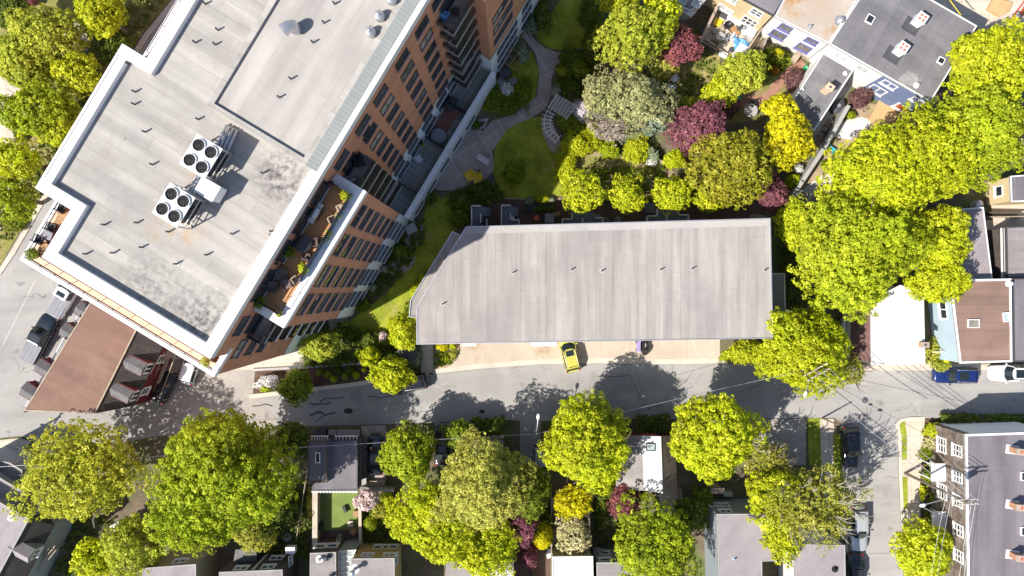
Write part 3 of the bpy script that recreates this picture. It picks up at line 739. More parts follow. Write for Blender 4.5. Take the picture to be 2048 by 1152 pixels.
LOW = [(-1.9, -17.5), (-1.9, 0), (4.1, 0), (4.1, 2.7), (16.5, 2.7), (16.5, 0), (34.5, 0), (34.5, 2.55), (56, 2.55), (56, -17.5)]
UP = [(0, -14.45), (0, 0), (56, 0), (56, -15.4), (16.5, -15.4), (16.5, -17.5), (4.1, -17.5), (4.1, -14.45)]
part(MB().prism(U(LOW), 0, 8.0, False, False), 'white_base', 'wall_white')
part(MB().prism(inset(ccw(U(LOW)), .03), 8.0, 26.15, True, False), 'brick_wall', 'brick')
part(MB().prism(inset(ccw(U(UP)), .03), 26.15, 29.4, False, False), 'upper_wall', 'brick')
part(MB().sheet(U(UP), 29.45), 'roof', 'roof_pale')
part(MB().ring(U(UP), .86, 29.1, 30.0), 'parapet', 'white')
# thin groove along the west coping
part(MB().box((10.4, 17.28, 30.006), (10.6, .05, .012)), 'coping_joint', 'darkgrey')
# terrace copings round the lower body
part(MB().band(U([(4.1, .02), (4.1, 2.75), (16.5, 2.75), (16.5, .02)]), 0.76, 26.0, 26.75), 'terrace_coping', 'white')
part(MB().band(U([(4.02, -17.55), (-1.95, -17.55), (-1.95, .05), (.55, .05)]), .42, 26.0, 26.7), 'terrace_coping', 'white')
part(MB().band(U([(56, -17.55), (16.52, -17.55)]), .30, 26.0, 26.7), 'terrace_coping', 'white')
part(MB().band(U([(34.5, 0), (34.5, 2.6), (56, 2.6)]), .6, 26.0, 26.7), 'terrace_coping', 'white')
# decks
part(MB().box((10.3, -1.0, 26.4), (10.85, 1.95, .36)), 'terrace_deck', 'deck')
part(MB().box((-.5, 8.4, 26.37), (.9, 15.5, .36)), 'terrace_deck', 'deck_red')
part(MB().box((1.4, 15.8, 26.37), (4.6, 2.4, .36)), 'terrace_deck', 'deck_red')
part(MB().box((-1.22, 8.7, 26.38), (.5, 16.6, .40)), 'terrace_border', 'sand')
part(MB().box((1.2, 16.85, 26.38), (4.4, .5, .40)), 'terrace_border', 'sand')
part(MB().box((37, 16.3, 26.4), (40, 1.7, .4)), 'terrace_border', 'sand')
# rails
def rail(path, z, h, n, panel=True, name='railing'):
    mb = MB()
    for a, b in zip(path[:-1], path[1:]):
        a, b = Vector((*a, z)), Vector((*b, z)); d = b - a; k = max(1, int(d.length / n))
        mb.tube([a + Vector((0, 0, h)), b + Vector((0, 0, h))], .035, 5)
        for i in range(k + 1): mb.tube([a + d * i / k, a + d * i / k + Vector((0, 0, h))], .03, 5)
    r = part(mb, name, 'black')
    if panel:
        g = MB()
        for a, b in zip(path[:-1], path[1:]):
            A, B = Vector(a), Vector(b); d = (B - A).normalized(); m = Vector((-d.y, d.x)) * .012
            q = [A + m, B + m, B - m, A - m]
            g.prism([tuple(v) for v in q], z + .1, z + h - .06)
        gp = MB(); gp.v, gp.f, gp.m, gp.sm = g.v, g.f, g.m, g.sm
        gp.build('rail_panel', M['railglass'], r, local=True)
    return r
rail(U([(4.95, 2.0), (8.0, 2.0)]), 26.6, 1.1, 1.4, False)
rail(U([(8.0, 2.0), (15.7, 2.0), (15.7, .1)]), 26.6, 1.15, 1.5, True)
rail(U([(4.95, 2.0), (4.95, .1)]), 26.6, 1.1, 1.5, True)
rail(U([(3.8, -17.05), (-1.45, -17.05), (-1.45, -.1)]), 26.7, .5, 1.25, False)
rail(U([(52, -17.2), (17, -17.2)]), 26.7, .5, 2.2, False)
# penthouse
PH = [(15.8, -9.6), (15.8, -1.15), (56, -1.15), (56, -9.6)]
part(MB().prism(inset(ccw(U(PH)), .02), 29.4, 30.35, True, False), 'penthouse', 'roof_white')
part(MB().ring(U(PH), .42, 29.9, 30.62), 'penthouse_parapet', 'roof_pale')
q = [(15.8, 1.16, 30.64), (56, 1.16, 30.64), (56, .42, 30.05), (15.8, .42, 30.05), (15.8, 1.16, 29.9), (56, 1.16, 29.9)]
part(MB().add(q, [(0, 3, 2, 1), (0, 4, 3), (0, 1, 5, 4)]), 'sloping_metal_edge', 'greentin')
# small roof pipes, each with its flashing
VM = MB().cyl((0, 0), .07, 0, .55, 8).mesh('vent_pipe', M['darkgrey'])
FM = MB().cyl((0, 0), .26, .0, .012, 14).mesh('flashing', M['roof_pale'])
CAPM = MB().cyl((0, 0), .06, .551, .56, 8).mesh('pipe_mouth', M['black'])
def vent(parent, x, y, z, local=True, s=1.0):
    v = put('vent_pipe', VM, parent, (x, y, z)); v.scale = (s, s, s)
    put('flashing', FM, v, (0, 0, .0)); put('pipe_mouth', CAPM, v, (0, 0, 0))
for x, y in ((413, 10), (438, 62), (393, 87), (433, 91), (260, 129), (273, 185), (272, 210), (293, 265), (308, 330), (399, 240), (212, 450), (277, 446), (340, 464), (468, 468), (287, 495), (230, 506), (176, 508), (416, 510), (355, 528), (545, 463), (528, 347)):
    u, v = uv(x, y, 29.3); vent(TB, u, -v, 29.45)
for x, y in ((669, 8), (648, 46), (626, 85), (582, 158), (559, 195)):
    u, v = uv(x, y, 30.4); vent(TB, u, -v, 30.35)
# goose neck and turbine ventilators on the penthouse
u, v = uv(590, 58, 30.6)
g = MB().cyl((u, -v), .42, 30.25, 31.0, 18).tube([(u, -v, 31.0), (u, -v, 31.35), (u - .25, -v + .12, 31.6), (u - .65, -v + .3, 31.55)], [.42, .42, .45, .5], 14)
part(g, 'goose_neck_vent', 'silver')
for x, y in ((742, 68), (760, 36), (784, 3)):
    u, v = uv(x, y, 30.5)
    b = part(MB().box((u, -v, 30.32), (1.0, 1.0, .14)), 'vent_base', 'roof_white')
    MB().lathe((u, -v), [(.34, 30.38), (.30, 30.7), (.42, 30.85), (.40, 31.05), (.22, 31.25), (.1, 31.3), (.1, 31.5)], 16).build('turbine', M['silver'], b, local=True)
# pipes between the machines
for i in range(4):
    a = uv(428 + i * 7, 303 + i * 3.4, 29.8); b = uv(452 + i * 7, 250 + i * 3.6, 29.8)
    part(MB().tube([(a[0], -a[1], 29.45), (a[0], -a[1], 29.75), (b[0], -b[1], 29.75), (b[0], -b[1], 29.4)], .11, 8), 'roof_pipe', 'silver')
for i in range(3):
    a = uv(372 + i * 6, 388 + i * 2, 29.8); b = uv(394 + i * 5, 346 + i * 2, 29.8)
    part(MB().tube([(a[0], -a[1], 29.65), (b[0], -b[1], 29.65)], .09, 8), 'roof_pipe', 'silver')
# windows
WC = {}
def wmesh(w, h, nx, fm, sm, pm, ny=1, bar=.06, sillw=.10):
    key = (round(w, 2), round(h, 2), nx, ny, fm, sm, pm)
    if key not in WC:
        f = MB(); b = bar
        for sx in (-1, 1): f.box((sx * (w / 2 - b / 2), -.03, h / 2), (b, .10, h))
        for z in (b / 2, h - b / 2): f.box((0, -.03, z), (w - 2 * b - .004, .096, b))
        for i in range(1, nx): f.box((-w / 2 + w * i / nx, -.028, h / 2), (b * .8, .09, h - 2 * b - .004))
        for i in range(1, ny): f.box((0, -.026, h * i / ny), (w - 2 * b - .006, .085, b * .6))
        f.box((0, -.07, -sillw / 2 - .002), (w + .16, .20, sillw), mi=1)
        WC[key] = (f.mesh('window', [M[fm], M[sm]]), MB().box((0, -.006, h / 2), (w - b, .03, h - b)).mesh('pane', M[pm]))
    return WC[key]
def window(root, p, rz, w, h, nx=2, fm='trim', sm='trim', pm='glass', ny=1, bar=.06, name='window'):
    fmesh, pmesh = wmesh(w, h, nx, fm, sm, pm, ny, bar)
    f = put(name, fmesh, root, p, rz); put('pane', pmesh, f, (0, 0, 0))
    return f
rnd = random.Random(5)
M['sill'] = mk('pinkish_sill', (.50, .33, .30), .06, 2, .8)
def col(u, v, rows, w=1.75, ztop=26.6, step=3.1, skip=()):
    for k in range(rows):
        if k in skip: continue
        window(TB, (u, -v, ztop - .15 - k * step), 0, w, 1.45, 2, 'darkgrey', 'sill', rnd.choice(('glass', 'glass', 'glass', 'glass', 'curtain', 'curtain', 'blind', 'blind_pale')), 1, .07)
for x, y in ((680, 318), (722, 248), (757, 188), (800, 117), (840, 52)):
    u, v = uv(x, y, 27.3); col(u, -.03, 7, skip=(1, 2, 3, 4, 5, 6) if x == 680 else (), ztop=26.8)
u, v = uv(879, 0, 27.3); col(u, -.03, 1, ztop=26.8)
for x, y in ((717, 432), (680, 489), (644, 552), (608, 608)):
    u, v = uv(x, y, 24.3); col(u, 2.67, 6, ztop=23.7, w=2.0)
col(2.67, -.03, 1, ztop=26.8); col(.35, -.03, 3, ztop=23.7)
for x, y in ((993, 25), (1022, 0)):
    u, v = uv(x, y, 17.5); col(u, 2.52, 3, ztop=16.9)
# white base windows
for u in (uv(717, 432, 24.3)[0], uv(680, 489, 24.3)[0], uv(644, 552, 24.3)[0], uv(608, 608, 24.3)[0]):
    for z in (.7, 3.36, 6.0): window(TB, (u + .2, -2.7, z), 0, 1.9, 1.5, 2, 'darkgrey', 'trim')
for x, y in ((1000, 100), (1022, 68), (1052, 20)):
    u, v = uv(x, y, 5)
    for z in (.7, 3.36, 6.0): window(TB, (u, -2.55, z), 0, 1.9, 1.5, 2, 'darkgrey', 'trim')
for u in (20.5, 23.2, 26.0, 28.8, 31.0):
    window(TB, (u, 0, 6.0), 0, 1.9, 1.4, 2, 'darkgrey', 'trim'); window(TB, (u + .2, 0, 3.5), 0, 2.0, 1.7, 2, 'darkgrey', 'trim')
for u in (18.2, 20.9, 23.6, 26.3, 29.0): window(TB, (u, -3.05, .9), 0, 1.7, 1.2, 2, 'darkgrey', 'trim')
# podium with its flagged terrace behind a white wall
PD = [(16.5, 0), (16.5, 3.05), (34.5, 3.05), (34.5, 0)]
part(MB().prism(U([(16.52, .02), (16.52, 3.02), (34.48, 3.02), (34.48, .02)]), 0, 3.1, True, False), 'podium', 'slab')
part(MB().band(U([(16.54, 3.07), (34.46, 3.07)]), .48, 0, 4.15), 'podium_wall', 'wall_white')
part(MB().box((25.5, -2.83, 4.18), (18, .56, .06)), 'podium_coping', 'white')
rail(U([(16.7, 2.5), (34.3, 2.5)]), 3.1, 1.25, 1.5, True)
for u in (19.3, 24.9, 29.3): part(MB().box((u, -1.3, 3.85), (.08, 2.3, 1.5)), 'terrace_screen', 'black')
part(MB().box((27.2, -.95, 3.14), (3.9, 1.5, .08)), 'podium_deck', 'deck_red')
# balconies
def balcony(u0, u1, v0, v1, z, white=False, sides=(1, 1)):
    b = part(MB().box(((u0 + u1) / 2, -(v0 + v1) / 2, z), (u1 - u0, v1 - v0, .30)), 'balcony', 'wall_white' if white else 'concwall')
    MB().box(((u0 + u1) / 2, -(v0 + v1) / 2 + .05, z + .158), (u1 - u0 - .1, v1 - v0 - .12, .014)).build('floor', M['slab'], b, local=True)
    pts = [(u0 + .05, -v0 - .02)] if sides[0] else []
    pts += [(u0 + .05, -v1 + .05), (u1 - .05, -v1 + .05)]
    if sides[1]: pts.append((u1 - .05, -v0 - .02))
    mb = MB(); g = MB(); zz = z + .16
    for a, c in zip(pts[:-1], pts[1:]):
        a3, c3 = Vector((*a, zz)), Vector((*c, zz)); d = c3 - a3; n = max(1, int(d.length / 1.1))
        mb.tube([a3 + Vector((0, 0, 1.05)), c3 + Vector((0, 0, 1.05))], .035, 5)
        for i in range(n + 1): mb.tube([a3 + d * i / n, a3 + d * i / n + Vector((0, 0, 1.05))], .028, 5)
        A, B = Vector(a), Vector(c); e = (B - A).normalized(); m = Vector((-e.y, e.x)) * .012
        g.prism([tuple(A + m), tuple(B + m), tuple(B - m), tuple(A - m)], zz + .06, zz + 1.0)
    r = mb.build('railing', M['black'], b, local=True); g.build('rail_panel', M['railglass'], r, local=True)
    return b
for k in range(6): balcony(16.55, 19.0, 0, 1.5, 23.3 - 3.05 * k, sides=(0, 1))
for k in range(7): balcony(31.1, 34.4, 0, 1.55, 23.3 - 2.95 * k, sides=(1, 0))
for k in range(7): balcony(1.5, 4.05, 0, 1.35, 23.3 - 3.0 * k, k > 0, sides=(1, 0))
for k in range(6):
    for u in (17.8, 32.7, 2.8): window(TB, (u, 0.0, 23.5 - 3.05 * k), 0, 1.8, 2.1, 2, 'darkgrey', 'darkgrey', name='balcony_door')
window(TB, (20.6, 0, 23.75), 0, 1.0, 1.9, 1, 'darkgrey', 'darkgrey', name='balcony_door')
# doors and wall lamps of the east terrace
for u, w in ((5.6, 1.5), (7.0, 1.5), (9.4, 1.9), (12.1, 2.4), (14.6, 2.0)):
    window(TB, (u, 0.02, 26.6), 0, w, 2.1, 2, 'darkgrey', 'trim', 'glass', name='terrace_door')
for u in (8.3, 13.5): part(MB().box((u, -.06, 28.2), (.22, .2, .3)), 'wall_lamp', 'black')
for u in (6.8, 17.8, 27):
    pass
# ------------------------------------------------------------ machines on the roof
def chiller(px, py, label):
    u, v = uv(px, py, 32); x, y, _ = uw(u, v)
    t = thing('rooftop_chiller', label, 'air conditioner', (x, y, 29.45), BA, 'four-fan chillers on the brick block')
    z = 2.35
    top = MB().box((0, 0, z), (2.5, 2.1, .10)); top.build('casing', M['trim'], t, local=True)
    fr = MB()
    for sx in (-1, 1):
        for sy in (-1, 1): fr.box((sx * 1.18, sy * .98, 1.2), (.09, .09, 2.2))
    for zz in (.35, 1.25): 
        for sy in (-1, 1): fr.box((0, sy * .98, zz), (2.27, .07, .08))
        for sx in (-1, 1): fr.box((sx * 1.18, 0, zz), (.07, 1.87, .08))
    fr.build('frame', M['silver'], t, local=True)
    MB().box((-.5, .25, 1.15), (1.1, 1.3, 2.1)).box((.55, .45, 1.15), (.7, .7, 2.0)).build('coil', M['darkgrey'], t, local=True)
    MB().tube([(-.9, -.75, .3), (.9, -.75, .3), (.9, -.75, 1.5)], .08, 8).cyl((.3, -.6), .22, .3, 1.2, 12).build('compressor', M['black'], t, local=True)
    for sx in (-.62, .62):
        for sy in (-.5, .5):
            f = MB()
            n = 24
            for i in range(n):
                a0, a1 = 2 * math.pi * i / n, 2 * math.pi * (i + 1) / n
                ci, co = (.44, .48)
                vs = []
                for rr, zz in ((co, z + .05), (co, z + .20), (ci, z + .20), (ci, z + .05)):
                    vs += [(sx + rr * math.cos(a0), sy + rr * math.sin(a0), zz), (sx + rr * math.cos(a1), sy + rr * math.sin(a1), zz)]
                f.add(vs, [(0, 1, 3, 2), (2, 3, 5, 4), (4, 5, 7, 6)])
            fan = f.build('fan', M['trim'], t, local=True)
            bl = MB().cyl((sx, sy), .435, z + .052, z + .06, 24, mi=1).cyl((sx, sy), .11, z + .06, z + .14, 12)
            for i in range(9):
                a = 2 * math.pi * i / 9; c, s_ = math.cos(a), math.sin(a)
                p = [(.1, -.03), (.42, -.02), (.40, .13), (.1, .06)]
                bl.add([(sx + c * q[0] - s_ * q[1], sy + s_ * q[0] + c * q[1], z + .085 + (.045 if j > 1 else 0)) for j, q in enumerate(p)], [(0, 1, 2, 3)])
            bl.build('fan_blades', [M['tyre'], M['black']], fan, local=True)
    return t
chiller(400, 312, 'white four-fan chiller joined to the four silver pipes by the penthouse')
chiller(345, 410, 'white four-fan chiller over the rust stain, nearer the south parapet')
u, v = uv(417, 379, 31); x, y, _ = uw(u, v)
t = thing('equipment_box', 'white sheet metal cabinet between the two four-fan chillers', 'cabinet', (x, y, 29.45), BA)
MB().box((0, 0, 1.0), (1.15, 1.45, 1.5)).build('cabinet', M['trim'], t, local=True)
MB().box((0, 0, 1.78), (1.25, 1.55, .05)).build('lid', M['plastic_white'], t, local=True)
MB().box((-.45, 0, .12), (.12, 1.5, .24)).box((.45, 0, .12), (.12, 1.5, .24)).build('skid', M['darkgrey'], t, local=True)
# ------------------------------------------------------------ things on the terraces
def chair(name, label, x, y, z, rz, mat, s=1.0, group=None, arms=True):
    t = thing(name, label, 'chair', (x, y, z), rz, group)
    MB().box((0, 0, .42 * s), (.52 * s, .5 * s, .09 * s)).build('seat', M[mat], t, local=True)
    MB().box((0, .26 * s, .68 * s), (.52 * s, .07 * s, .55 * s), tilt=(.25, 0)).build('backrest', M[mat], t, local=True)
    for sx in (-1, 1):
        for sy in (-1, 1): MB().box((sx * .23 * s, sy * .2 * s, .19 * s), (.05 * s, .05 * s, .38 * s)).build('leg', M[mat], t, local=True)
        if arms: MB().box((sx * .29 * s, -.01, .62 * s), (.07 * s, .5 * s, .05 * s)).box((sx * .29 * s, -.22 * s, .41 * s), (.05 * s, .05 * s, .4 * s)).build('armrest', M[mat], t, local=True)
    return t
def table(name, label, x, y, z, r, h, mat, top, round_=True, rz=0.0, group=None):
    t = thing(name, label, 'table', (x, y, z), rz, group)
    if round_: MB().cyl((0, 0), r, h - .05, h, 28).build('tabletop', M[top], t, local=True)
    else: MB().box((0, 0, h - .03), (r[0], r[1], .06)).build('tabletop', M[top], t, local=True)
    rr = r if round_ else min(r) / 2
    for i in range(4):
        a = math.pi / 4 + i * math.pi / 2
        MB().box((rr * .62 * math.cos(a), rr * .62 * math.sin(a), (h - .05) / 2), (.06, .06, h - .06)).build('leg', M[mat], t, local=True)
    return t
def at(px, py, z): return uw(*uv(px, py, z), z)
ZT = 26.58
def sofa(label, px, py, rz, w=1.0, mat='brownfab'):
    x, y, _ = at(px, py, ZT + .5)
    t = thing('patio_armchair', label, 'armchair', (x, y, ZT), rz)
    MB().box((0, 0, .28), (w, .72, .34)).build('seat', M[mat], t, local=True)
    MB().box((0, .40, .58), (w, .16, .42)).build('backrest', M['rattan'], t, local=True)
    for sx in (-1, 1): MB().box((sx * (w / 2 + .06), 0, .38), (.10, .76, .42)).build('armrest', M['rattan'], t, local=True)
sofa('brown armchair near the south end of the east terrace, beside the wall', 543, 572, BA + 2.0, .75)
sofa('low brown footstool chair in the middle of the south end of the terrace', 572, 568, BA - .6, .55)
x, y, _ = at(562, 548, ZT + .4); table('fire_table', 'round dark brown covered table between the brown armchairs', x, y, ZT, .5, .45, 'rattan', 'brownfab')
x, y, _ = at(606, 487, ZT + .7)
table('dining_table', 'round glass-topped dining table with its dark chairs on the orange deck', x, y, ZT, .68, .74, 'rattan', 'railglass')
for i, (dx, dy, r_, lab) in enumerate(((-.75, .75, .8, 'dark wicker chair on the wall side of the round glass table'), (.95, .1, -1.4, 'dark wicker chair on the rail side of the round glass table'), (.2, -1.0, 3.0, 'dark wicker chair at the sunny south edge of the round glass table'))):
    chair('wicker_chair', lab, x + dx, y + dy, ZT, r_, 'rattan', 1.0, 'dark chairs around the glass table')
for px, py, r_, lab in ((577, 562, 1.2, 'pale wicker chair at the deck edge beside the brown armchairs'), (681, 416, -.6, 'pale wicker chair beside the yellow potted shrub on the terrace'), (664, 440, 1.0, 'pale wicker chair with a dark cushion by the terrace rail')):
    if px == 577: px, py = 591, 560
    x, y, _ = at(px, py, ZT + .5); chair('wicker_chair', lab, x, y, ZT, BA + r_, 'wicker', .95, 'pale wicker chairs along the rail')
# barbecue
x, y, _ = at(631, 426, ZT + .9)
t = thing('barbecue_grill', 'silver barbecue grill with side shelves against the terrace wall', 'barbecue', (x, y, ZT), BA)
MB().box((0, 0, .45), (.9, .5, .8)).build('cabinet', M['darkgrey'], t, local=True)
MB().tube([(-.42, 0, .95), (.42, 0, .95)], .27, 12).build('hood', M['silver'], t, local=True)
for sx in (-1, 1): MB().box((sx * .65, 0, .86), (.38, .46, .04)).build('side_shelf', M['silver'], t, local=True)
# pots with plants
def pot(px, py, z, r, h, mat, label, potmat='clay', group=None, plant=.4, zz=None):
    x, y, _ = W(px, py, z + h)
    t = thing('potted_plant', label, 'plant', (x, y, z), 0, group)
    MB().lathe((0, 0), [(r * .7, 0), (r, h * .9), (r * 1.06, h), (r * .9, h), (r * .85, h - .05)], 14).build('pot', M[potmat], t, local=True)
    NT_[0] += 1
    put('foliage', crown('foliage', 2000 + NT_[0], plant, plant, plant * .9, L[mat], leaf=.075, cr=.16, K=14, lobes=5, low=-.5), t, (0, 0, h + plant * .6))
pot(693, 393, ZT, .26, .4, 'gold', 'bright yellow-green potted shrub in the north corner of the east terrace', plant=.5)
pot(608, 537, ZT, .24, .4, 'gold', 'bright yellow-green potted shrub at the middle of the terrace rail', plant=.46)
pot(580, 505, ZT, .25, .35, 'mid', 'grey-green potted shrub against the terrace wall between two doors', plant=.5)
pot(522, 603, ZT, .3, .3, 'mid', 'leafy potted plant in the south-west corner of the east terrace', 'trim', plant=.52)
pot(559, 628, ZT, .2, .3, 'pale', 'small potted plant at the south-east tip of the east terrace', plant=.26)
pot(654, 478, ZT, .2, .3, 'silver', 'small grey potted plant beside the white planter at the rail', 'trim', plant=.28)
pot(658, 466, ZT, .16, .3, 'pale', 'tiny potted plant nearest the pale wicker chairs', 'black', plant=.22)
pot(677, 432, ZT, .2, .3, 'greygreen', 'round green potted plant between the two pale wicker chairs', plant=.28)
pot(663, 368, ZT, .22, .3, 'purple', 'purple potted plant in the inner north corner of the terrace', 'plastic_blue', plant=.26)
pot(70, 508, ZT + .1, .25, .35, 'mid', 'dark leafy potted plant at the west corner of the wrap terrace', 'rattan', plant=.5)
pot(413, 722, ZT + .1, .2, .3, 'pale', 'spiky potted plant at the south tip of the wrap terrace', 'trim', plant=.42)
# planter box with the white table by the rail
x, y, _ = at(634, 520, ZT + .3)
# west pocket terrace furniture
def bx(px, py, z, d, rz, name, cat, label, mat, legs=True):
    x, y, _ = at(px, py, z + d[2]); t = thing(name, label, cat, (x, y, z), rz)
    MB().box((0, 0, d[2] - .06), (d[0], d[1], .12)).build('top', M[mat], t, local=True)
    for sx in (-1, 1):
        for sy in (-1, 1): MB().box((sx * (d[0] / 2 - .05), sy * (d[1] / 2 - .05), (d[2] - .12) / 2), (.06, .06, d[2] - .12)).build('leg', M['black'], t, local=True)
for px, py, r_, lab in ((104, 454, .5, 'black patio chair with white cushion, second from the north on the west terrace'), (79, 478, .5, 'black slatted patio chair nearest the corner plant on the west terrace'), (124, 416, .4, 'dark covered chair at the north end of the west terrace')):
    x, y, _ = at(px, py, ZT + .5); chair('patio_chair', lab, x, y, ZT + .05, BA + r_ + 1.2, 'black', 1.15, 'black chairs on the west terrace')
bx(96, 466, ZT + .05, (1.0, .7, .5), BA + .2, 'coffee_table', 'table', 'pale grey low table between black chairs on the west terrace', 'greyfab')
bx(121, 436, ZT + .05, (1.5, .6, .4), BA + 0.05, 'wooden_bench', 'bench', 'orange wooden bench at the north end of the west terrace', 'teak')
bx(85, 496, ZT + .05, (.9, .55, .4), BA + 0.05, 'wooden_side_table', 'table', 'orange wooden side table next to the corner plant', 'teak')
# podium terraces
ZP = 3.12
for px, py, lab in ((838, 318, 'white plastic armchair on the podium flags beside the dark screen'), ):
    x, y, _ = at(px, py, ZP + .4); chair('plastic_chair', lab, x, y, ZP, BA + 1.2, 'plastic_white', 1.2)
x, y, _ = at(877, 272, ZP + .7); table('patio_table', 'half-moon grey covered table on the podium flags below the red deck', x, y, ZP, .8, .74, 'rattan', 'greyfab')
x, y, _ = at(902, 208, ZP + .5); t = thing('covered_furniture', 'dark grey covered sofa beside the podium screen', 'sofa', (x, y, ZP), BA); MB().box((0, 0, .35), (1.5, .8, .7)).build('cover', M['darkgrey'], t, local=True); MB().box((0, .35, .75), (1.5, .2, .2)).build('back', M['darkgrey'], t, local=True)
for px, py, lab in ((848, 268, 'small yellow flowering pot by the edge of the red podium deck'), (846, 290, 'yellow flowering pot below the red podium deck'), (918, 169, 'yellow flowering pot under the stacked corner balconies')):
    pot(px, py, ZP, .15, .25, 'gold', lab, 'black', plant=.17)
# on the top balconies
x, y, _ = at(889, 32, 23.6); chair('balcony_chair', 'blue chair on the topmost corner balcony', x, y, 23.47, BA + 1.6, 'plastic_blue', 1.25)
x, y, _ = at(911, 28, 23.6); table('balcony_table', 'round black table on the topmost corner balcony', x, y, 23.47, .38, .7, 'black', 'black')
x, y, _ = at(704, 358, 23.6); chair('balcony_chair', 'grey lounge chair on the top balcony beside the terrace wall', x, y, 23.47, BA + 2.6, 'greyfab', 1.25)
x, y, _ = at(721, 326, 23.6); chair('balcony_chair', 'dark folding chair on the top balcony near its door', x, y, 23.47, BA + .8, 'black', 1.2)
# ------------------------------------------------------------ houses
class H: pass
def house(name, label, pts, z, wall, roof, oh=.12, rim=.07, cat='house', group=None, edge='trim', rimw=.13, base=True, z0=0.0):
    poly = ccw(PX(pts, z)); c = np.array(poly).mean(0)
    h = H(); h.z = z
    h.root = thing(name, label, cat, (float(c[0]), float(c[1]), z0), 0, group)
    h.wp = inset(poly, oh) if oh else poly
    MB().prism(h.wp, z0, z - .2, False, False).build('wall', M[wall], h.root)
    h.roof = MB().prism(poly, z - .2, z).build('roof', M[roof], h.root)
    if rim: MB().ring(poly, rimw, z - .22, z + rim).build('roof_edge', M[edge], h.roof)
    return h
def near(h, x, y):
    best = None; n = len(h.wp)
    for i in range(n):
        a, b = Vector(h.wp[i]), Vector(h.wp[(i + 1) % n]); d = b - a
        t = min(1, max(0, (Vector((x, y)) - a).dot(d) / d.length_squared)); q = a + d * t
        e = (q - Vector((x, y))).length
        if best is None or e < best[0]: best = (e, q, d.normalized())
    _, q, d = best
    return q, math.atan2(d.y, d.x)        # the outward side is -Y of the turned window
def hwin(h, px, py, zc, w, ht, nx=2, ny=1, fm='trim', pm='glass', name='window', sm='trim'):
    x, y = W2(px, py, zc); q, a = near(h, x, y)
    o = ORG[h.root.name]
    w *= 1.12; ht *= 1.12
    return window(h.root, (q.x - o[0], q.y - o[1], zc - ht / 2 - o[2]), a, w, ht, nx, fm, sm, pm, ny, .15, name)
def panel(h, p0, p1, z0, z1, mat, name='wall_panel', th=.05):
    m = (Vector(p0) + Vector(p1)) / 2; best = None; n = len(h.wp)
    for i in range(n):
        e0, e1 = Vector(h.wp[i]), Vector(h.wp[(i + 1) % n]); d = (e1 - e0).normalized(); nn = Vector((d.y, -d.x))
        k = abs((m - e0).dot(nn)) + 5 * max(0, -(m - e0).dot(d), (m - e1).dot(d))
        if best is None or k < best[0]: best = (k, e0, e1, d, nn)
    _, e0, e1, d, nn = best; ln = (e1 - e0).length
    t = sorted(min(ln, max(0, (Vector(p) - e0).dot(d))) for p in (p0, p1)); a, b = e0 + d * t[0], e0 + d * t[1]
    MB().prism([tuple(a + nn * .002), tuple(b + nn * .002), tuple(b + nn * th), tuple(a + nn * th)], z0, z1).build(name, M[mat], h.root)
def skylight(h, px, py, z, w, d, rz=0.0, mat='glass', fm='trim', tilt=None):
    x, y, _ = W(px, py, z)
    f = MB()
    f.ring([(x + a * math.cos(rz) - b * math.sin(rz), y + a * math.sin(rz) + b * math.cos(rz)) for a, b in ((-w / 2, -d / 2), (w / 2, -d / 2), (w / 2, d / 2), (-w / 2, d / 2))], .08, z - .02, z + .2)
    o = f.build('skylight', M[fm], h.root)
    MB().box((x, y, z + .12), (w - .15, d - .15, .06), rz).build('pane', M[mat], o)
def rvent(h, px, py, z, r=.11, ht=.6, mat='silver', cap=False):
    x, y, _ = W(px, py, z)
    m = MB().cyl((x, y), r, z - .02, z + ht, 10)
    if cap: m.lathe((x, y), [(r * 1.9, z + ht), (r * 1.7, z + ht + .12), (.02, z + ht + .22)], 12)
    m.cyl((x, y), r * 3, z, z + .02, 14)
    m.build('vent_pipe', M[mat], h.root)
def chimney(h, px, py, z, w, d, ht, mat, pots=1, rz=0.0, cap=None, flash=None, potmat='orange'):
    x, y, _ = W(px, py, z)
    c = MB().box((x, y, z + ht / 2 - .05), (w, d, ht + .1), rz).build('chimney', M[mat], h.root)
    MB().box((x, y, z + ht + .05), (w + .1, d + .1, .1), rz).build('chimney_cap', M[cap or mat], c)
    if flash: MB().box((x - .1, y, z + .03), (w + .35, d + .35, .05), rz).build('flashing', M[flash], c)
    pos = [(0, 0)] if pots == 1 else [(-w * .22, -d * .22), (w * .22, -d * .22), (-w * .22, d * .22), (w * .22, d * .22)]
    for a, b in pos:
        MB().cyl((x + a * math.cos(rz) - b * math.sin(rz), y + a * math.sin(rz) + b * math.cos(rz)), .13, z + ht + .1, z + ht + .16, 10).build('flue', M[potmat], c)

# the long townhouse terrace in the middle
TH = house('townhouse_row', 'long townhouse block with a pale grey ribbed flat roof beside the concrete driveway', [(932, 453), (1541, 436), (1546, 677), (833, 689), (833, 614)], 8.0, 'w_town', 'roof_town', .35, .06, 'townhouses', edge='silver', rimw=.10)
for x, y in ((885, 608), (1026, 545), (1143, 539), (1203, 542), (1321, 539), (1384, 537), (1529, 540)):
    X, Y, _ = W(x, y, 8)
    o = ORG[TH.root.name]; vent(TH.root, X - o[0], Y - o[1], 8.0)
    TH.root.children
MB().sheet([W2(936, 455, 8), W2(1538, 439, 8), W2(1538, 452, 8), W2(930, 468, 8)], 8.004).build('roof_border', mk('pale_border_felt', (.43, .405, .385), .06, .4, .8, stains=[((.36, .35, .33), .4, .55, .15, .7, 21)]), TH.root)
an = [(820, 601), (905, 462), (922, 471), (838, 612), (836, 636), (818, 634)]
MB().prism(PX(an, 7.0), 0, 6.95, False, False).build('stair_wing', M['w_town'], TH.root)
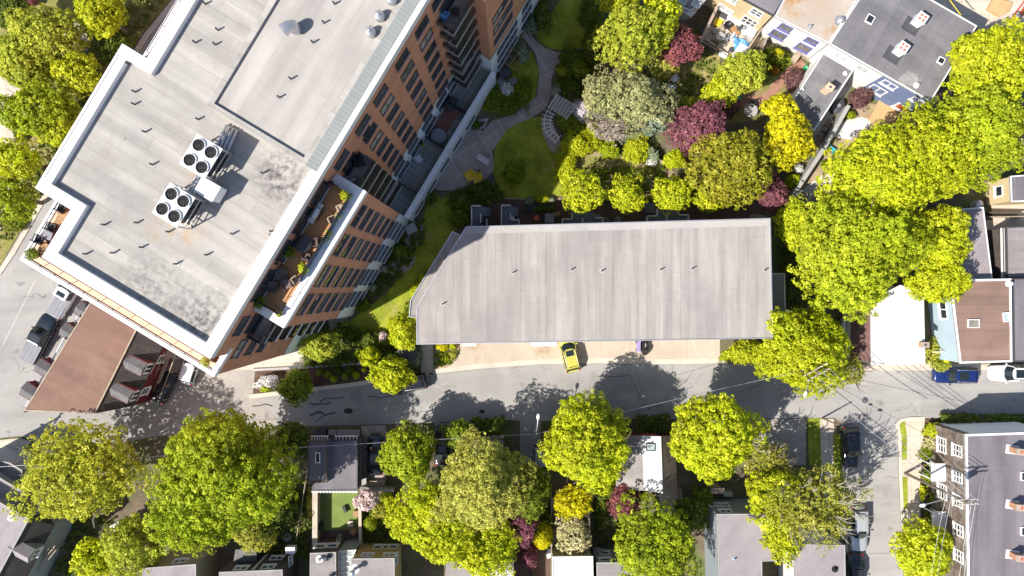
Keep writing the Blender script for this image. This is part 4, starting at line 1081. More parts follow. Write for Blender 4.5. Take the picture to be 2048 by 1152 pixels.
r_ = MB().prism(PX(an, 7.0), 6.96, 7.05).build('wing_roof', M['roof_town'], TH.root)
MB().ring(PX(an, 7.1), .10, 7.0, 7.18).build('wing_edge', M['silver'], r_)
an = [(1536, 547), (1570, 546), (1571, 622), (1556, 645), (1538, 645)]
MB().prism(PX(an, 4.0), 0, 3.9, False, False).build('side_wing', M['w_town'], TH.root)
r_ = MB().prism(PX(an, 4.0), 3.92, 4.0).build('wing_roof', M['roof_grey'], TH.root)
MB().ring(PX(an, 4.05), .12, 3.95, 4.10).build('wing_edge', M['silver'], r_)
for x0, x1 in ((925, 952), (1062, 1112)):
    a = W(x0, 690, 2.6); b = W(x1, 690, 2.6)
    MB().box(((a[0] + b[0]) / 2, a[1] + .55, 2.5), (b[0] - a[0], 1.35, .12)).build('garage_hood', M['trim'], TH.root)
for x in (960, 1030, 1088, 1140, 1200, 1260, 1330, 1400):
    X, Y, _ = W(x, 678, 0); q, a = near(TH, X, Y); o = ORG[TH.root.name]
    window(TH.root, (q.x - o[0], q.y - o[1], .02), a, 2.5, 2.3, 1, 'trim', 'trim', 'blind', 4, .08, 'garage_door')
# back porches of the townhouses
def porch(label, deck, steps, rails_, z=1.0):
    d = PX(deck, z); c = np.array(d).mean(0)
    t = thing('back_porch', label, 'porch', (float(c[0]), float(c[1]), 0), 0, 'slate decks behind the townhouses')
    MB().prism(d, z - .15, z).build('deck', M['deck_grey'], t)
    for i in range(4):
        q = inset(ccw(d), .2)[i % len(d)]; MB().box((q[0], q[1], (z - .15) / 2), (.12, .12, z - .15)).build('post', M['trim'], t)
    if steps:
        x0, y0, x1, y1 = steps; m = MB()
        for i in range(3):
            a = W2(x0 + (x1 - x0) * i / 3, y0, z); b = W2(x0 + (x1 - x0) * (i + 1) / 3, y1, z)
            m.prism([a, (b[0], a[1]), b, (a[0], b[1])], 0.08, z - .02 - .25 * (i))
        m.build('steps', M['deck_grey'], t)
    for path in rails_:
        m = MB(); p3 = [Vector((*W2(x, y, z), z)) for x, y in path]
        for a, b in zip(p3[:-1], p3[1:]):
            e = (b - a); n = max(1, int(e.length / .9)); ang = math.atan2(e.y, e.x)
            m.box((a + b) / 2 + Vector((0, 0, .95)), (e.length + .08, .11, .06), ang)
            m.box((a + b) / 2 + Vector((0, 0, .15)), (e.length, .05, .05), ang)
            for i in range(n * 4 + 1): m.box(a + e * i / (n * 4) + Vector((0, 0, .5)), (.07 if i % 4 == 0 else .03,) * 2 + (.9,), ang)
        m.build('railing', M['trim'], t)
porch('slate back deck with white rail at the west end of the townhouse row', [(944, 413), (967, 413), (967, 455), (944, 455)], (966, 414, 980, 432), [[(944, 455), (944, 413), (962, 413)], [(962, 430), (962, 446)], [(974, 440), (974, 456)]])
porch('slate back deck with stepped white rail between the two brick patios', [(1003, 412), (1022, 412), (1022, 440), (1038, 440), (1038, 455), (1003, 455)], (1022, 413, 1036, 431), [[(1003, 455), (1003, 412), (1021, 412)], [(1021, 429), (1021, 441), (1038, 441), (1038, 455)]])
porch('slate back deck half under the westernmost of the three row trees', [(1124, 440), (1143, 440), (1143, 420), (1164, 420), (1164, 455), (1124, 455)], (1148, 405, 1160, 420), [[(1124, 455), (1124, 439), (1143, 439), (1143, 428)], [(1164, 455), (1164, 438)]])
porch('slate back deck on the east side of the tree by the third porch', [(1166, 425), (1190, 425), (1190, 436), (1204, 436), (1204, 455), (1166, 455)], (1190, 428, 1204, 436), [[(1190, 437), (1204, 437), (1204, 455)]])
porch('slate back deck with steps in the gap between the middle and eastern row trees', [(1291, 434), (1311, 434), (1311, 415), (1331, 415), (1331, 455), (1291, 455)], (1309, 405, 1292, 425), [[(1292, 455), (1292, 433), (1312, 433), (1312, 420)], [(1331, 428), (1331, 455)]])
porch('slate back deck under the eastern row tree', [(1333, 418), (1356, 418), (1356, 432), (1374, 432), (1374, 455), (1333, 455)], None, [[(1354, 418), (1354, 431), (1374, 431), (1374, 455)]])
def crate(name, cat, label, px, py, z, d, mat, rz=0.0, lid=None, group=None):
    x, y, _ = W(px, py, z + d[2])
    t = thing(name, label, cat, (x, y, z), rz, group)
    MB().box((0, 0, d[2] / 2 - .03), (d[0], d[1], d[2] - .06)).build('body', M[mat], t, local=True)
    MB().box((0, 0, d[2] - .02), (d[0] + .06, d[1] + .06, .06)).build('lid', M[lid or mat], t, local=True)
    return t
crate('storage_box', 'box', 'long black storage box at the garden edge of the brick patio', 1060, 415, .1, (1.4, .75, .7), 'cover')
crate('covered_table', 'table', 'square grey covered table on the brick patio behind the townhouses', 1099, 436, .1, (.95, .95, .65), 'greyfab')
crate('barbecue', 'barbecue', 'small red and black barbecue on the brick patio', 1073, 436, .1, (.5, .5, .8), 'black', 0, 'orange')
crate('planter_box', 'planter', 'wooden planter beside the grey covered table', 1113, 428, .1, (.7, .4, .4), 'teak', .35)
crate('covered_grill', 'barbecue', 'black covered barbecue on the westernmost slate deck', 968, 440, 1.0, (.8, .5, .8), 'cover', .3)
crate('white_table', 'table', 'small white table on the patio between the two western slate decks', 1025, 435, .1, (.35, .35, .5), 'plastic_white')
chair('garden_chair', 'grey garden chair under the middle row tree, on the brick patio', *W2(1212, 441, .5), .1, .4, 'greyfab', 1.0)
chair('garden_chair', 'grey-green garden chair under the middle row tree, east of its twin', *W2(1235, 440, .5), .1, -.2, 'concwall', 1.0)

# red house with brown felt roof at the left
RH = house('red_house', 'red clapboard house with rust-brown flat roof and slate dormers', [(48, 822), (191, 827), (302, 602), (187, 594)], 6.6, 'w_red', 'roof_rust', .5, .05, edge='wood')
a0, a1 = W(191, 827, 6.5), W(302, 602, 6.5)
b0, b1 = W(266, 812, 4.6), W(372, 600, 4.6)
c0, c1 = (b0[0], b0[1], 4.4), (b1[0], b1[1], 4.4)
MB().add([a0, a1, b1, b0, c0, c1, (a0[0], a0[1], 4.4), (a1[0], a1[1], 4.4)], [(0, 3, 2, 1), (3, 4, 5, 2), (0, 6, 4, 3), (1, 2, 5, 7)]).build('mansard_slope', M['shingle'], RH.root)
i0, i1 = W2(264, 812, 4.6), W2(370, 600, 4.6)
MB().prism([i0, i1, W2(290, 602, 4.6), W2(188, 824, 4.6)], 0, 4.39, False, False).build('rear_wall', M['w_red'], RH.root)
d_ = (Vector(a1) - Vector(a0)).normalized(); nx_ = Vector((d_.y, -d_.x, 0)); 
def dormer(root, px, py, z, w, ln, ang, wallm, roofm, ht=1.5, win=True, pitch=.35, name='dormer'):
    """small gabled box whose window looks along ang"""
    x, y, _ = W(px, py, z)
    o = bpy.data.objects.new(name, MB().prism([(-ln, -w / 2), (0, -w / 2), (0, w / 2), (-ln, w / 2)], -ht, 0, True, False).mesh(name, M[wallm])); COL.objects.link(o)
    oo = ORG[root.name]; o.parent = root; o.location = (x - oo[0], y - oo[1], z - oo[2]); o.rotation_euler = (0, 0, ang); ORG[o.name] = (0, 0, 0)
    e = .05
    MB().add([(-ln, -w / 2 - e, -.05), (e, -w / 2 - e, -.05), (e, 0, pitch), (-ln, 0, pitch), (-ln, w / 2 + e, -.05), (e, w / 2 + e, -.05), (-ln, -w / 2 - e, -.12), (e, -w / 2 - e, -.12), (e, w / 2 + e, -.12), (-ln, w / 2 + e, -.12)],
             [(0, 1, 2, 3), (3, 2, 5, 4), (0, 6, 7, 1), (4, 5, 8, 9), (1, 7, 8, 5, 2)]).build('dormer_roof', M[roofm], o, local=True)
    if win: window(o, (0.02, 0, -ht + .25), math.pi / 2, w - .3, ht - .4, 2, 'trim', 'trim', 'glass', 1, .16)
    return o
ang = math.atan2(nx_.y, nx_.x)
dormer(RH.root, 287, 739, 6.15, 1.5, 2.1, ang, 'w_red', 'shingle_grey', 2.0)
dormer(RH.root, 260, 794, 6.15, 1.5, 2.1, ang, 'w_red', 'shingle_grey', 2.0)
for x, y in ((352, 700 - 8), (311, 725 - 12), (284, 790 - 10)):
    q = W2(x, y, 3.2)
    dd = Vector(i1) - Vector(i0); t_ = (Vector(q) - Vector(i0)).dot(dd) / dd.length_squared; p = Vector(i0) + dd * t_
    o = ORG[RH.root.name]
    window(RH.root, (p.x - o[0], p.y - o[1], 2.4), math.atan2(-dd.y, -dd.x) + math.pi if False else math.atan2(dd.y, dd.x) , 1.0, 1.5, 1, 'trim', 'trim', 'glass', 2, .12)
# street side: grey shingled bays under the flat roof
wv = (Vector(W2(187, 594, 6.5)) - Vector(W2(48, 822, 6.5))).normalized(); wn = Vector((-wv.y, wv.x))
for x, y in ((172, 620), (142, 663), (92, 735), (63, 782)):
    dormer(RH.root, x - 17, y - 6, 6.1, 1.5, 1.7, math.atan2(wn.y, wn.x), 'w_red', 'shingle_grey', 1.5)
for (x0, y0), (x1, y1) in (((60, 822), (100, 752)), ((110, 735), (150, 660)), ((160, 650), (192, 592))):
    p, q = Vector(W2(x0, y0, 5.2)), Vector(W2(x1, y1, 5.2)); m = wn * .75
    MB().add([(*p, 6.3), (*q, 6.3), (*(q + m), 4.9), (*(p + m), 4.9), (*p, 4.9), (*q, 4.9)], [(0, 1, 2, 3), (0, 3, 4), (1, 5, 2)]).build('street_slope', M['shingle_grey'], RH.root)
    MB().tube([(*(p + m), 4.9), (*(q + m), 4.9)], .08, 6).build('gutter', M['trim'], RH.root)
# wooden stairs behind the red house
t = thing('wooden_stairs', 'weathered wooden outside stairs with rails behind the red house', 'stairs', W(330, 750, 0))
m = MB()
for i in range(10):
    p = W(338 - i * 3.6, 712 + i * 9, 2.6 - i * .24); m.box((p[0], p[1], 2.6 - i * .24), (1.1, .34, .06), ang + math.pi / 2)
m.build('treads', M['wood'], t)
m = MB()
for dx in (-11, 11):
    m.tube([(*W2(340 + dx, 708 + dx * .4, 3.4), 3.5), (*W2(304 + dx, 802 + dx * .4, 1.2), 1.1)], .06, 5)
    for i in range(4): p = W2(340 + dx - i * 11, 712 + dx * .4 + i * 29, 2.5); m.tube([(*p, .1), (*p, 3.3 - i * .7)], .05, 5)
m.build('handrail', M['wood'], t)
MB().prism(PX([(318, 700), (345, 694), (352, 712), (328, 722)], 2.7), 2.6, 2.7).build('landing', M['wood'], t)

# the top right row
YH = house('yellow_house', 'cream yellow clapboard house with dark felt roof above the cluttered deck', [(1418, -38), (1547, 32), (1603, -56), (1480, -120)], 6.0, 'w_yellow', 'roof_dark', .1, .03, edge='darkgrey')
for x, y, z, w, h_, n in ((1515, 22, 4.6, 1.25, 1.3, 2), (1499, 42, 1.9, 1.6, 1.7, 3), (1466, -4, 4.6, 1.0, 1.0, 2), (1447, 8, 1.9, .9, .9, 1), (1462, 17, 1.8, .8, .8, 1)): hwin(YH, x, y, z, w, h_, n, 2, 'trim')
WH = house('white_house', 'white clapboard house with blue-framed windows and a rust-stained beige roof', [(1549, 33), (1658, 88), (1728, -22), (1612, -85)], 6.0, 'w_whiteh', 'roof_beige', .08, .05, edge='trim')
M['bluetrim'] = paint('slate_blue_trim', (.16, .17, .38), .5)
for x, y, z, w, h_ in ((1572, 54, 4.7, 1.2, 1.3), (1555, 72, 2.4, 1.5, 1.5), (1623, 83, 4.7, 1.2, 1.0), (1605, 100, 2.3, 1.4, 1.6)): hwin(WH, x, y, z, w, h_, 2, 1, 'bluetrim', sm='bluetrim', pm='blind')
rvent(WH, 1620, 53, 6, .09, .4); rvent(WH, 1680, 42, 6, .2, .4, 'silver', True); rvent(WH, 1690, 44, 6, .1, .4)
BH = house('blue_house', 'white and slate-blue row house with dark felt roof and two white chimneys', [(1658, 88), (1861, 204), (1954, 52), (1757, -62)], 6.2, 'w_whiteh', 'roof_dark', .08, .06, edge='trim')
panel(BH, W2(1762, 150, 5), W2(1861, 204, 5), 0, 5.95, 'w_blue', th=.04)
for x, y, z, w, h_, n in ((1678, 109, 4.9, .75, .9, 2), (1688, 114, 4.9, .75, .9, 2), (1726, 137, 4.9, 1.3, .9, 2)): hwin(BH, x, y, z, w, h_, n, 2)
for x, y, z, w, h_, n, pm in ((1779, 168, 4.9, 1.5, 1.1, 2, 'blind'), (1754, 181, 2.4, 1.6, 1.6, 2, 'blind'), (1835, 200, 4.9, 1.2, 1.0, 2, 'glass')):
    f = hwin(BH, x, y, z, w, h_, n, 1, pm=pm); f.location.z += 0
x, y = W2(1807, 212, 1.9); q, a = near(BH, x, y); o = ORG[BH.root.name]
window(BH.root, (q.x - o[0] + .03, q.y - o[1] - .04, .8), a, 1.7, 1.6, 1, 'trim', 'trim', 'orange', 1, .2, 'red_door')
for x_, y_ in ((1832, 44), (1795, 102)):
    chimney(BH, x_, y_, 6.2, .95, .95, 1.2, 'white', 4, -.6)
    a_ = W(x_ - 9, y_ + 8, 6.2); MB().box((a_[0], a_[1], 6.215), (1.7, 1.5, .03), -.55).build('chimney_skirt', M['darkgrey'], BH.root)
skylight(BH, 1739, 39, 6.2, .8, .9, -.5); skylight(BH, 1881, 122, 6.2, .7, .7, -.5)
rvent(BH, 1832, 171, 6.2, .1, .5, 'white')
MB().prism(PX([(1795, 158), (1815, 142), (1832, 148), (1838, 160), (1825, 172), (1805, 170)], 6.2), 6.2, 6.206).build('roof_patch', mk('pale_patch', (.30, .29, .28), .2, .8, .9), BH.root)
EX = [(1646, 105), (1707, 141), (1628, 262), (1572, 222)]
EH = house('rear_extension', 'single-storey extension with black flat roof and a pale chimney, behind the blue house', EX, 3.8, 'w_whiteh', 'roof_dark', .1, .06, 'extension')
chimney(EH, 1648, 182, 3.8, .75, .6, 1.6, 'sand', 1, -.6, 'sand', potmat='darkgrey')
rvent(EH, 1604, 180, 3.8, .08, .35, 'white'); rvent(EH, 1690, 147, 3.8, .08, .3, 'white')
# the pale house at the very top
TP = house('glazed_house', 'white house with roof windows and terrace at the top edge, north of the red maple', [(1348, -50), (1350, 8), (1378, 22), (1400, 16), (1412, -6), (1430, -50)], 3.5, 'w_whiteh', 'roof_grey', .1, .08)
for x, y in ((1392, 8), (1404, -4), (1366, 0)): skylight(TP, x, y, 3.5, .9, .9, -.6, 'paleglass')
MB().prism(PX([(1349, 14), (1382, 34), (1392, 24), (1352, 8)], 3.0), 2.9, 3.0).build('lower_roof', M['trim'], TP.root)
# clutter on the yellow house's deck
for i, (x, y, d, mat, lab, nm, ct, rz) in enumerate((
    (1448, 30, (.7, .7, .75), 'plastic_white', 'white bin with dark lid against the yellow house', 'storage_bin', 'bin', -.5),
    (1471, 37, (1.7, .75, .8), 'plastic_white', 'long white garden cupboard against the yellow wall', 'garden_cupboard', 'cupboard', -.5),
    (1503, 60, (1.1, 1.1, .7), 'plastic_white', 'white square table at the corner of the cluttered deck', 'garden_table', 'table', -.5),
    (1468, 58, (.6, .6, .5), 'teak', 'brown wooden crate in the middle of the cluttered deck', 'crate', 'crate', .2),
    (1481, 56, (.7, .5, .45), 'darkgrey', 'dark blue bag among the clutter under the lower window', 'bag', 'bag', .7),
    (1480, 105, (1.1, 1.9, .5), 'plastic_white', 'white framed cold box beside the blue tarpaulin', 'cold_frame', 'box', -.6),
    (1440, 58, (.9, .6, .4), 'wood', 'grey crate in the dappled shade of the deck', 'crate', 'crate', .5),
    (1447, 108, (.9, .5, .5), 'plastic_white', 'white crate at the garden edge of the deck', 'crate', 'crate', -.5),
    (1455, 113, (.6, .4, .4), 'clay', 'terracotta trough at the garden edge of the deck', 'trough', 'planter', -.5),
    (1444, 66, (.5, .5, .3), 'stonewall', 'small sand-coloured box on the deck', 'box', 'box', .1))):
    crate(nm, ct, lab, x, y, .08, d, mat, rz, 'darkgrey' if i == 0 else None)
for x, y, r_, h_, mat, lab, nm, ct in ((1457, 49, .42, .7, 'black', 'black round barbecue on the cluttered deck', 'kettle_barbecue', 'barbecue'), (1497, 75, .5, .4, 'concwall', 'grey round paddling tub by the deck fence', 'round_tub', 'tub'), (1409, 61, .25, .35, 'plastic_blue', 'small blue bucket at the shady corner of the deck', 'bucket', 'bucket'), (1480, 195, .28, .35, 'plastic_green', 'green watering bucket on the terracotta path', 'bucket', 'bucket'), (1612, 135, .25, .5, 'plastic_green', 'green pot by the white house steps', 'pot', 'pot'), (1466, 112 + 4, .22, .3, 'clay', 'terracotta pot beside the trough', 'pot', 'pot')):
    X, Y, _ = W(x, y, h_); MB().lathe((X, Y), [(r_ * .6, .06), (r_, h_ * .6), (r_ * 1.02, h_), (r_ * .85, h_), (r_ * .75, h_ * .75)], 16).top(nm, M[mat], lab, ct)
X, Y, _ = W(1484, 92, .5)
rng_ = np.random.default_rng(3); m = MB()
g = 9; vs = [(X + (i - 4) * .22 + rng_.normal() * .03, Y + (j - 4) * .2 - (i - 4) * .1, .35 + .28 * math.sin(i * 1.3 + j) * math.cos(j * .9) + .1 * rng_.random()) for i in range(g) for j in range(g)]
m.add(vs, [(i * g + j, (i + 1) * g + j, (i + 1) * g + j + 1, i * g + j + 1) for i in range(g - 1) for j in range(g - 1)], smooth=True)
m.top('tarpaulin', M['plastic_blue'], 'crumpled blue tarpaulin beside the white cold frame', 'tarpaulin', at=(X, Y, .08))
t = thing('canoe', 'white upturned boat-shaped sled lying on the cluttered deck', 'sled', (*W2(1469, 71, .3), .08), .9)
m = MB(); m.lathe((0, 0), [(.04, 0), (.3, .05), (.34, .2), (.25, .3), (.05, .34)], 14); m.v = [(x * 2.3, y, z) for x, y, z in m.v]; m.build('hull', M['plastic_white'], t, local=True); MB().box((0, 0, .345), (1.0, .12, .03)).build('keel', M['darkgrey'], t, local=True)
def fence(pts, h, mat, label, th=.08, cap=.14, z0=0.0, post=2.0, name='fence', capmat=None):
    p = [Vector(W2(x, y, z0 + h)) for x, y in pts]; c = p[0].lerp(p[-1], .5)
    t = thing(name, label, name.split('_')[-1], (c.x, c.y, z0))
    m = MB(); k = MB(); ps = []
    for a, b in zip(p[:-1], p[1:]):
        e = b - a; ang_ = math.atan2(e.y, e.x); mid = a.lerp(b, .5)
        m.box((mid.x, mid.y, z0 + h / 2), (e.length, th, h), ang_); k.box((mid.x, mid.y, z0 + h + .025), (e.length + .1, cap, .05), ang_)
        n = max(1, int(e.length / post)); ps += [a + e * i / n for i in range(n + 1)]
    m.build('boards', M[mat], t); k.build('top_rail', M[capmat or mat], t)
    if post < 50:
        for q in ps: MB().box((q.x, q.y, z0 + h / 2 + .05), (.13, .13, h + .1)).build('post', M[capmat or mat], t)
    return t
fence([(1401, 83), (1434, 14)], 1.8, 'wood_dark', 'tall dark fence on the west side of the cluttered deck', .25, .3, capmat='stonewall')
fence([(1489, 108), (1524, 56)], 1.5, 'wood', 'pale wooden fence with ivy between the yellow and white houses')
fence([(1523, 104), (1534, 76)], 1.6, 'stonewall', 'short sand-coloured fence beside the white house')
fence([(1697, 212), (1648, 297), (1605, 362), (1578, 405)], 1.8, 'concwall', 'long grey fence running down from the blue house', .35, .42, capmat='concwall')
fence([(1411, 79), (1433, 92), (1460, 117)], .6, 'wood', 'low weathered fence at the garden edge of the cluttered deck')
fence([(1290, 300), (1320, 320), (1345, 335), (1385, 338)], .9, 'wood', 'low pale fence through the shrubs north of the row trees')
# steps of the white house, shed roofs and a bay
t = thing('entrance_steps', 'pale wooden steps and landing outside the white house back door', 'steps', (*W2(1593, 112, 0), 0))
MB().prism(PX([(1582, 118), (1596, 100), (1604, 108), (1591, 126)], .9), .1, .9).build('landing', M['wood'], t)
for i in range(3): MB().prism(PX([(1606 + i * 5, 112 + i * 3), (1611 + i * 5, 115 + i * 3), (1619 + i * 4, 105 + i * 3), (1614 + i * 4, 102 + i * 3)], .6), .05, .8 - i * .22).build('tread', M['wood'], t)
# grey fence shed down the yard
t = house('garden_shed', 'small grey felt-roofed shed at the foot of the long grey fence', [(1576, 404), (1590, 376), (1625, 388), (1606, 412)], 2.2, 'concwall', 'roof_grey', .06, .03, 'shed', edge='silver')
t = thing('wheelbarrow', 'turquoise wheelbarrow on the bare soil by the long grey fence', 'wheelbarrow', (*W2(1661, 299, .4), 0), -.6)
MB().frust([(-.3, -.22), (.3, -.22), (.3, .22), (-.3, .22)], .3, [(-.42, -.3), (.45, -.3), (.45, .3), (-.42, .3)], .62, False, True).build('tray', M['teal'], t, local=True)
MB().tube([(-1.0, .25, .5), (.5, .12, .25)], .03, 6).tube([(-1.0, -.25, .5), (.5, -.12, .25)], .03, 6).build('handles', M['black'], t, local=True)
MB().tube([(.55, -.05, .2), (.55, .05, .2)], .2, 14).build('wheel', M['tyre'], t, local=True)
X, Y, _ = W(1678, 211, .9)
t = thing('covered_boat', 'dark grey covered hot tub beside the black-roofed extension', 'hot tub', (X, Y, 0), .9)
m = MB().lathe((0, 0), [(.75, 0), (.8, .7), (.7, .85), (.1, .92)], 18); m.v = [(x * 1.2, y * .8, z) for x, y, z in m.v]; m.build('tub', M['darkgrey'], t, local=True); MB().cyl((0, 0), .2, .92, .95, 12).build('cap', M['silver'], t, local=True)
for i, (x, y) in enumerate(((1661, 242), (1656, 251), (1650, 258), (1638, 276), (1633, 284), (1642, 270), (1630, 278))):
    X, Y, _ = W(x, y, .6); t = thing('bare_planter', 'round planter pot in the line along the long grey fence', 'pot', (X, Y, .05), 0, 'planters along the grey fence')
    MB().lathe((0, 0), [(.2, 0), (.3, .4), (.33, .42), (.24, .42), (.2, .3)], 14).build('pot', M['wood'], t, local=True)
    put('stems', crown('stems', 3000 + i, .3, .3, .25, L['dry'], leaf=.06, cr=.12, K=8, lobes=4), t, (0, 0, .5))
crate('raised_planter', 'planter', 'green-framed raised planter among the pots by the grey fence', 1647, 269, .05, (.9, .5, .5), 'plastic_green', .95, 'mulch')
# staircase with white and red parts at the far top right
t = thing('striped_awning', 'white and red striped awning structure at the top right corner', 'awning', (*W2(2040, 30, 2.5), 0))
for i in range(5):
    a = W(2012 + i * 9, 44 - i * 6, 2.6); b = W(2044 + i * 8, 2 - i * 6, 2.6)
    MB().add([a, b, (b[0] + .55, b[1] - .3, 2.2), (a[0] + .55, a[1] - .3, 2.2), (a[0], a[1], 2.5), (b[0], b[1], 2.5)], [(0, 3, 2, 1), (0, 1, 5, 4)]).build('stripe', M['orange' if i % 2 else 'plastic_white'], t)
for x, y in ((2014, 46), (2046, 6)): p = W2(x, y, 1.2); MB().box((*p, 1.2), (.1, .1, 2.4)).build('post', M['trim'], t)

# right edge, middle
CH = house('cream_house', 'small white-roofed building with an orange-brick chimney on the street corner', [(1741, 600), (1742, 730), (1850, 728), (1847, 584), (1800, 570)], 4.2, 'w_whiteh', 'roof_cream', .12, .05)
chimney(CH, 1844, 689, 4.2, .75, .5, .6, 'clay', 1, 0, 'stonewall', potmat='darkgrey')
a, b = W(1742, 622, 4.1), W(1742, 724, 4.1); c, d = W(1700, 718, 2.8), W(1703, 628, 2.8)
MB().add([a, b, c, d, (c[0], c[1], 2.7), (d[0], d[1], 2.7), (a[0], a[1], 2.7), (b[0], b[1], 2.7)], [(0, 3, 2, 1), (2, 3, 5, 4), (1, 2, 4, 7), (0, 6, 5, 3)]).build('lean_to_roof', mk('plum_felt', (.17, .095, .09), .12, .5, .85, seams=[(0, .9, .04, .85, .04)]), CH.root)
MB().prism([W2(1702, 717, 2.8), W2(1741, 722, 2.8), W2(1741, 626, 2.8), W2(1705, 629, 2.8)], 0, 2.69, False, False).build('lean_to_wall', M['w_whiteh'], CH.root)
t = thing('gas_tank', 'pale grey upright fuel tank in the shade beside the plum lean-to', 'tank', (*W2(1691, 650, 1.6), 0), math.pi / 2)
m = MB(); 
for i in range(12):
    pass
m.tube([(-.95, 0, 1.25), (-.8, 0, 1.25), (.8, 0, 1.25), (.95, 0, 1.25)], [.2, .36, .36, .2], 16).build('tank', M['silver'], t, local=True)
for sx in (-.6, .6): MB().box((sx, 0, .45), (.1, .5, .9)).build('leg', M['darkgrey'], t, local=True)
LB = house('blue_grey_house', 'pale blue clapboard house with brown felt roof and white roof edge', [(1899, 560), (1919, 727), (2024, 724), (2022, 557)], 5.0, 'w_pblue', 'roof_brown', .08, .08, rimw=.2)
skylight(LB, 1946, 647, 5.0, 1.2, .9, 0, 'blind'); skylight(LB, 2012, 634, 5.0, .7, 1.0, .1, 'paleglass')
rvent(LB, 2017, 567, 5, .12, .45, 'white', True)
for x, y, z in ((1876, 620, 3.0), ): hwin(LB, x, y, z, 1.9, 1.3, 2, 1, pm='glass')
MB().box((*W2(1884, 704, 2.4), 2.4), (2.0, .08, .10)).build('gutter', M['trim'], LB.root)
GH = house('grey_house', 'charcoal-roofed house joined to the brown-roofed house at the right edge', [(2025, 557), (2027, 724), (2110, 722), (2110, 555)], 5.05, 'w_dark', 'roof_slate', .05, .05, edge='darkgrey')
GB = house('grey_annex', 'low grey felt-roofed annex in leaf shade behind the brown-roofed house', [(1890, 420), (1967, 414), (1985, 558), (1880, 560)], 3.6, 'w_grey', 'roof_mauve', .1, .04)
GC = house('rear_annex', 'grey annex with two white roof rails at the right edge of the yard', [(2012, 454), (2100, 450), (2100, 556), (2014, 556)], 3.8, 'w_dark', 'roof_grey', .1, .03, edge='darkgrey')
for x in (2001, 2008):
    a, b = W(x, 456, 3.3), W(x + 5, 556, 3.3); MB().box(((a[0] + b[0]) / 2, (a[1] + b[1]) / 2, 3.3), (.16, a[1] - b[1], .12), .02).build('white_rail', M['trim'], GC.root)
GD = house('shingled_house', 'dark shingled roof house behind the big maples at the right edge', [(2020, 352), (2110, 345), (2110, 402), (2022, 404)], 4.5, 'w_yellow', 'roof_slate', .1, .05)
hwin(GD, 2008, 382, 2.4, 1.1, 1.2, 1, 1)
t = thing('water_tank', 'round white rain barrel at the corner of the grey annex', 'barrel', (*W2(1959, 408, 1.2), 0))
MB().cyl((0, 0), .42, 0, 1.2, 20).build('barrel', M['plastic_white'], t, local=True); MB().lathe((0, 0), [(.44, 1.2), (.40, 1.27), (.05, 1.32)], 20).build('lid', M['silver'], t, local=True)
fence([(1978, 425), (2046, 426)], 1.2, 'wood_dark', 'dark slatted fence across the concrete yard at the right edge', .06, .1)
fence([(1978, 434), (2046, 433)], .9, 'wood', 'pale slatted fence just below the dark one in the concrete yard', .06, .1)
# bottom right terrace
CR = house('cedar_terrace', 'long cedar-shingled terrace with white trim, slate roof and three brick chimneys', [(1930, 868), (2110, 862), (2110, 1320), (1937, 1320)], 7.2, 'cedar', 'roof_slate', .12, .10, rimw=.22)
panel(CR, W2(1935, 868, 6), W2(2110, 862, 6), 0, 6.95, 'wall_white', 'north_wall', .05)
for x, y in ((1917, 901), (1918, 953), (1918, 1002), (1920, 1060), (1921, 1112)): hwin(CR, x, y, 5.6, 1.15, 1.5, 2, 3)
for x, y in ((1892, 890), (1890, 983), (1893, 1088)): hwin(CR, x, y, 2.6, 1.5, 1.5, 2, 3)
for x, y in ((1889, 945), (1891, 1041)):
    X, Y = W2(x, y, 3.2); q, a = near(CR, X, Y)
    MB().box((q.x - .75, q.y, 3.15), (1.5, 1.9, .14)).build('porch_roof', M['white'], CR.root)
    for s_ in (-1, 1): MB().box((q.x - 1.35, q.y + s_ * .8, 1.55), (.1, .1, 3.0)).build('porch_post', M['trim'], CR.root)
    o = ORG[CR.root.name]; window(CR.root, (q.x - o[0], q.y - o[1], .3), a, 1.0, 2.1, 1, 'trim', 'trim', 'darkgrey', 1, .12, 'front_door')
for y in (899, 1009, 1109): chimney(CR, 2026, y, 7.2, .95, .55, 1.3, 'clay', 1, -.12, 'stonewall', 'white', 'orange')
for y in (952, 1062): skylight(CR, 2050, y, 7.2, 1.0, .9, 0)
M['seam_pale'] = mk('pale_standing_seam', (.58, .57, .57), .05, .3, .6, seams=[(90, .8, .04, .88, .03)])
# bottom middle and left
HA = house('grey_flat_house', 'blue-grey clapboard house with mauve flat roof notched at one corner', [(1433, 1028), (1552, 1027), (1553, 1122), (1524, 1123), (1526, 1320), (1442, 1320)], 6.2, 'w_grey', 'roof_mauve', .1, .03, edge='concwall', rimw=.09)
for x, y, z in ((1452, 1021, 5.0), (1429, 1008, 2.5), (1446, 1007, 2.6)): hwin(HA, x, y, z, 1.2, 1.0, 2, 1)
rvent(HA, 1468, 1118, 6.2, .09, .35)
HB = house('white_flat_house', 'white clapboard house with striped mauve roof beside the parked silver van', [(1588, 1088), (1690, 1090), (1694, 1320), (1592, 1320)], 5.2, 'w_whiteh', 'roof_mauve', .06, .03, edge='concwall', rimw=.09)
for y in (1122, 1129): hwin(HB, 1577, y, 3.2, .8, 1.1, 1, 1)
rvent(HB, 1670, 1138, 5.2, .12, .35, 'black')
HC = house('olive_house', 'olive house with pale ribbed roof below the cream-flowering tree', [(1104, 1113), (1186, 1112), (1189, 1320), (1104, 1320)], 5.0, 'w_olive', 'seam_pale', .1, .07)
HD = house('dark_house', 'dark-walled house half hidden under the big tree at the bottom', [(1193, 1125), (1310, 1124), (1314, 1320), (1196, 1320)], 5.2, 'w_grey', 'roof_grey', .1, .03, edge='concwall', rimw=.09)
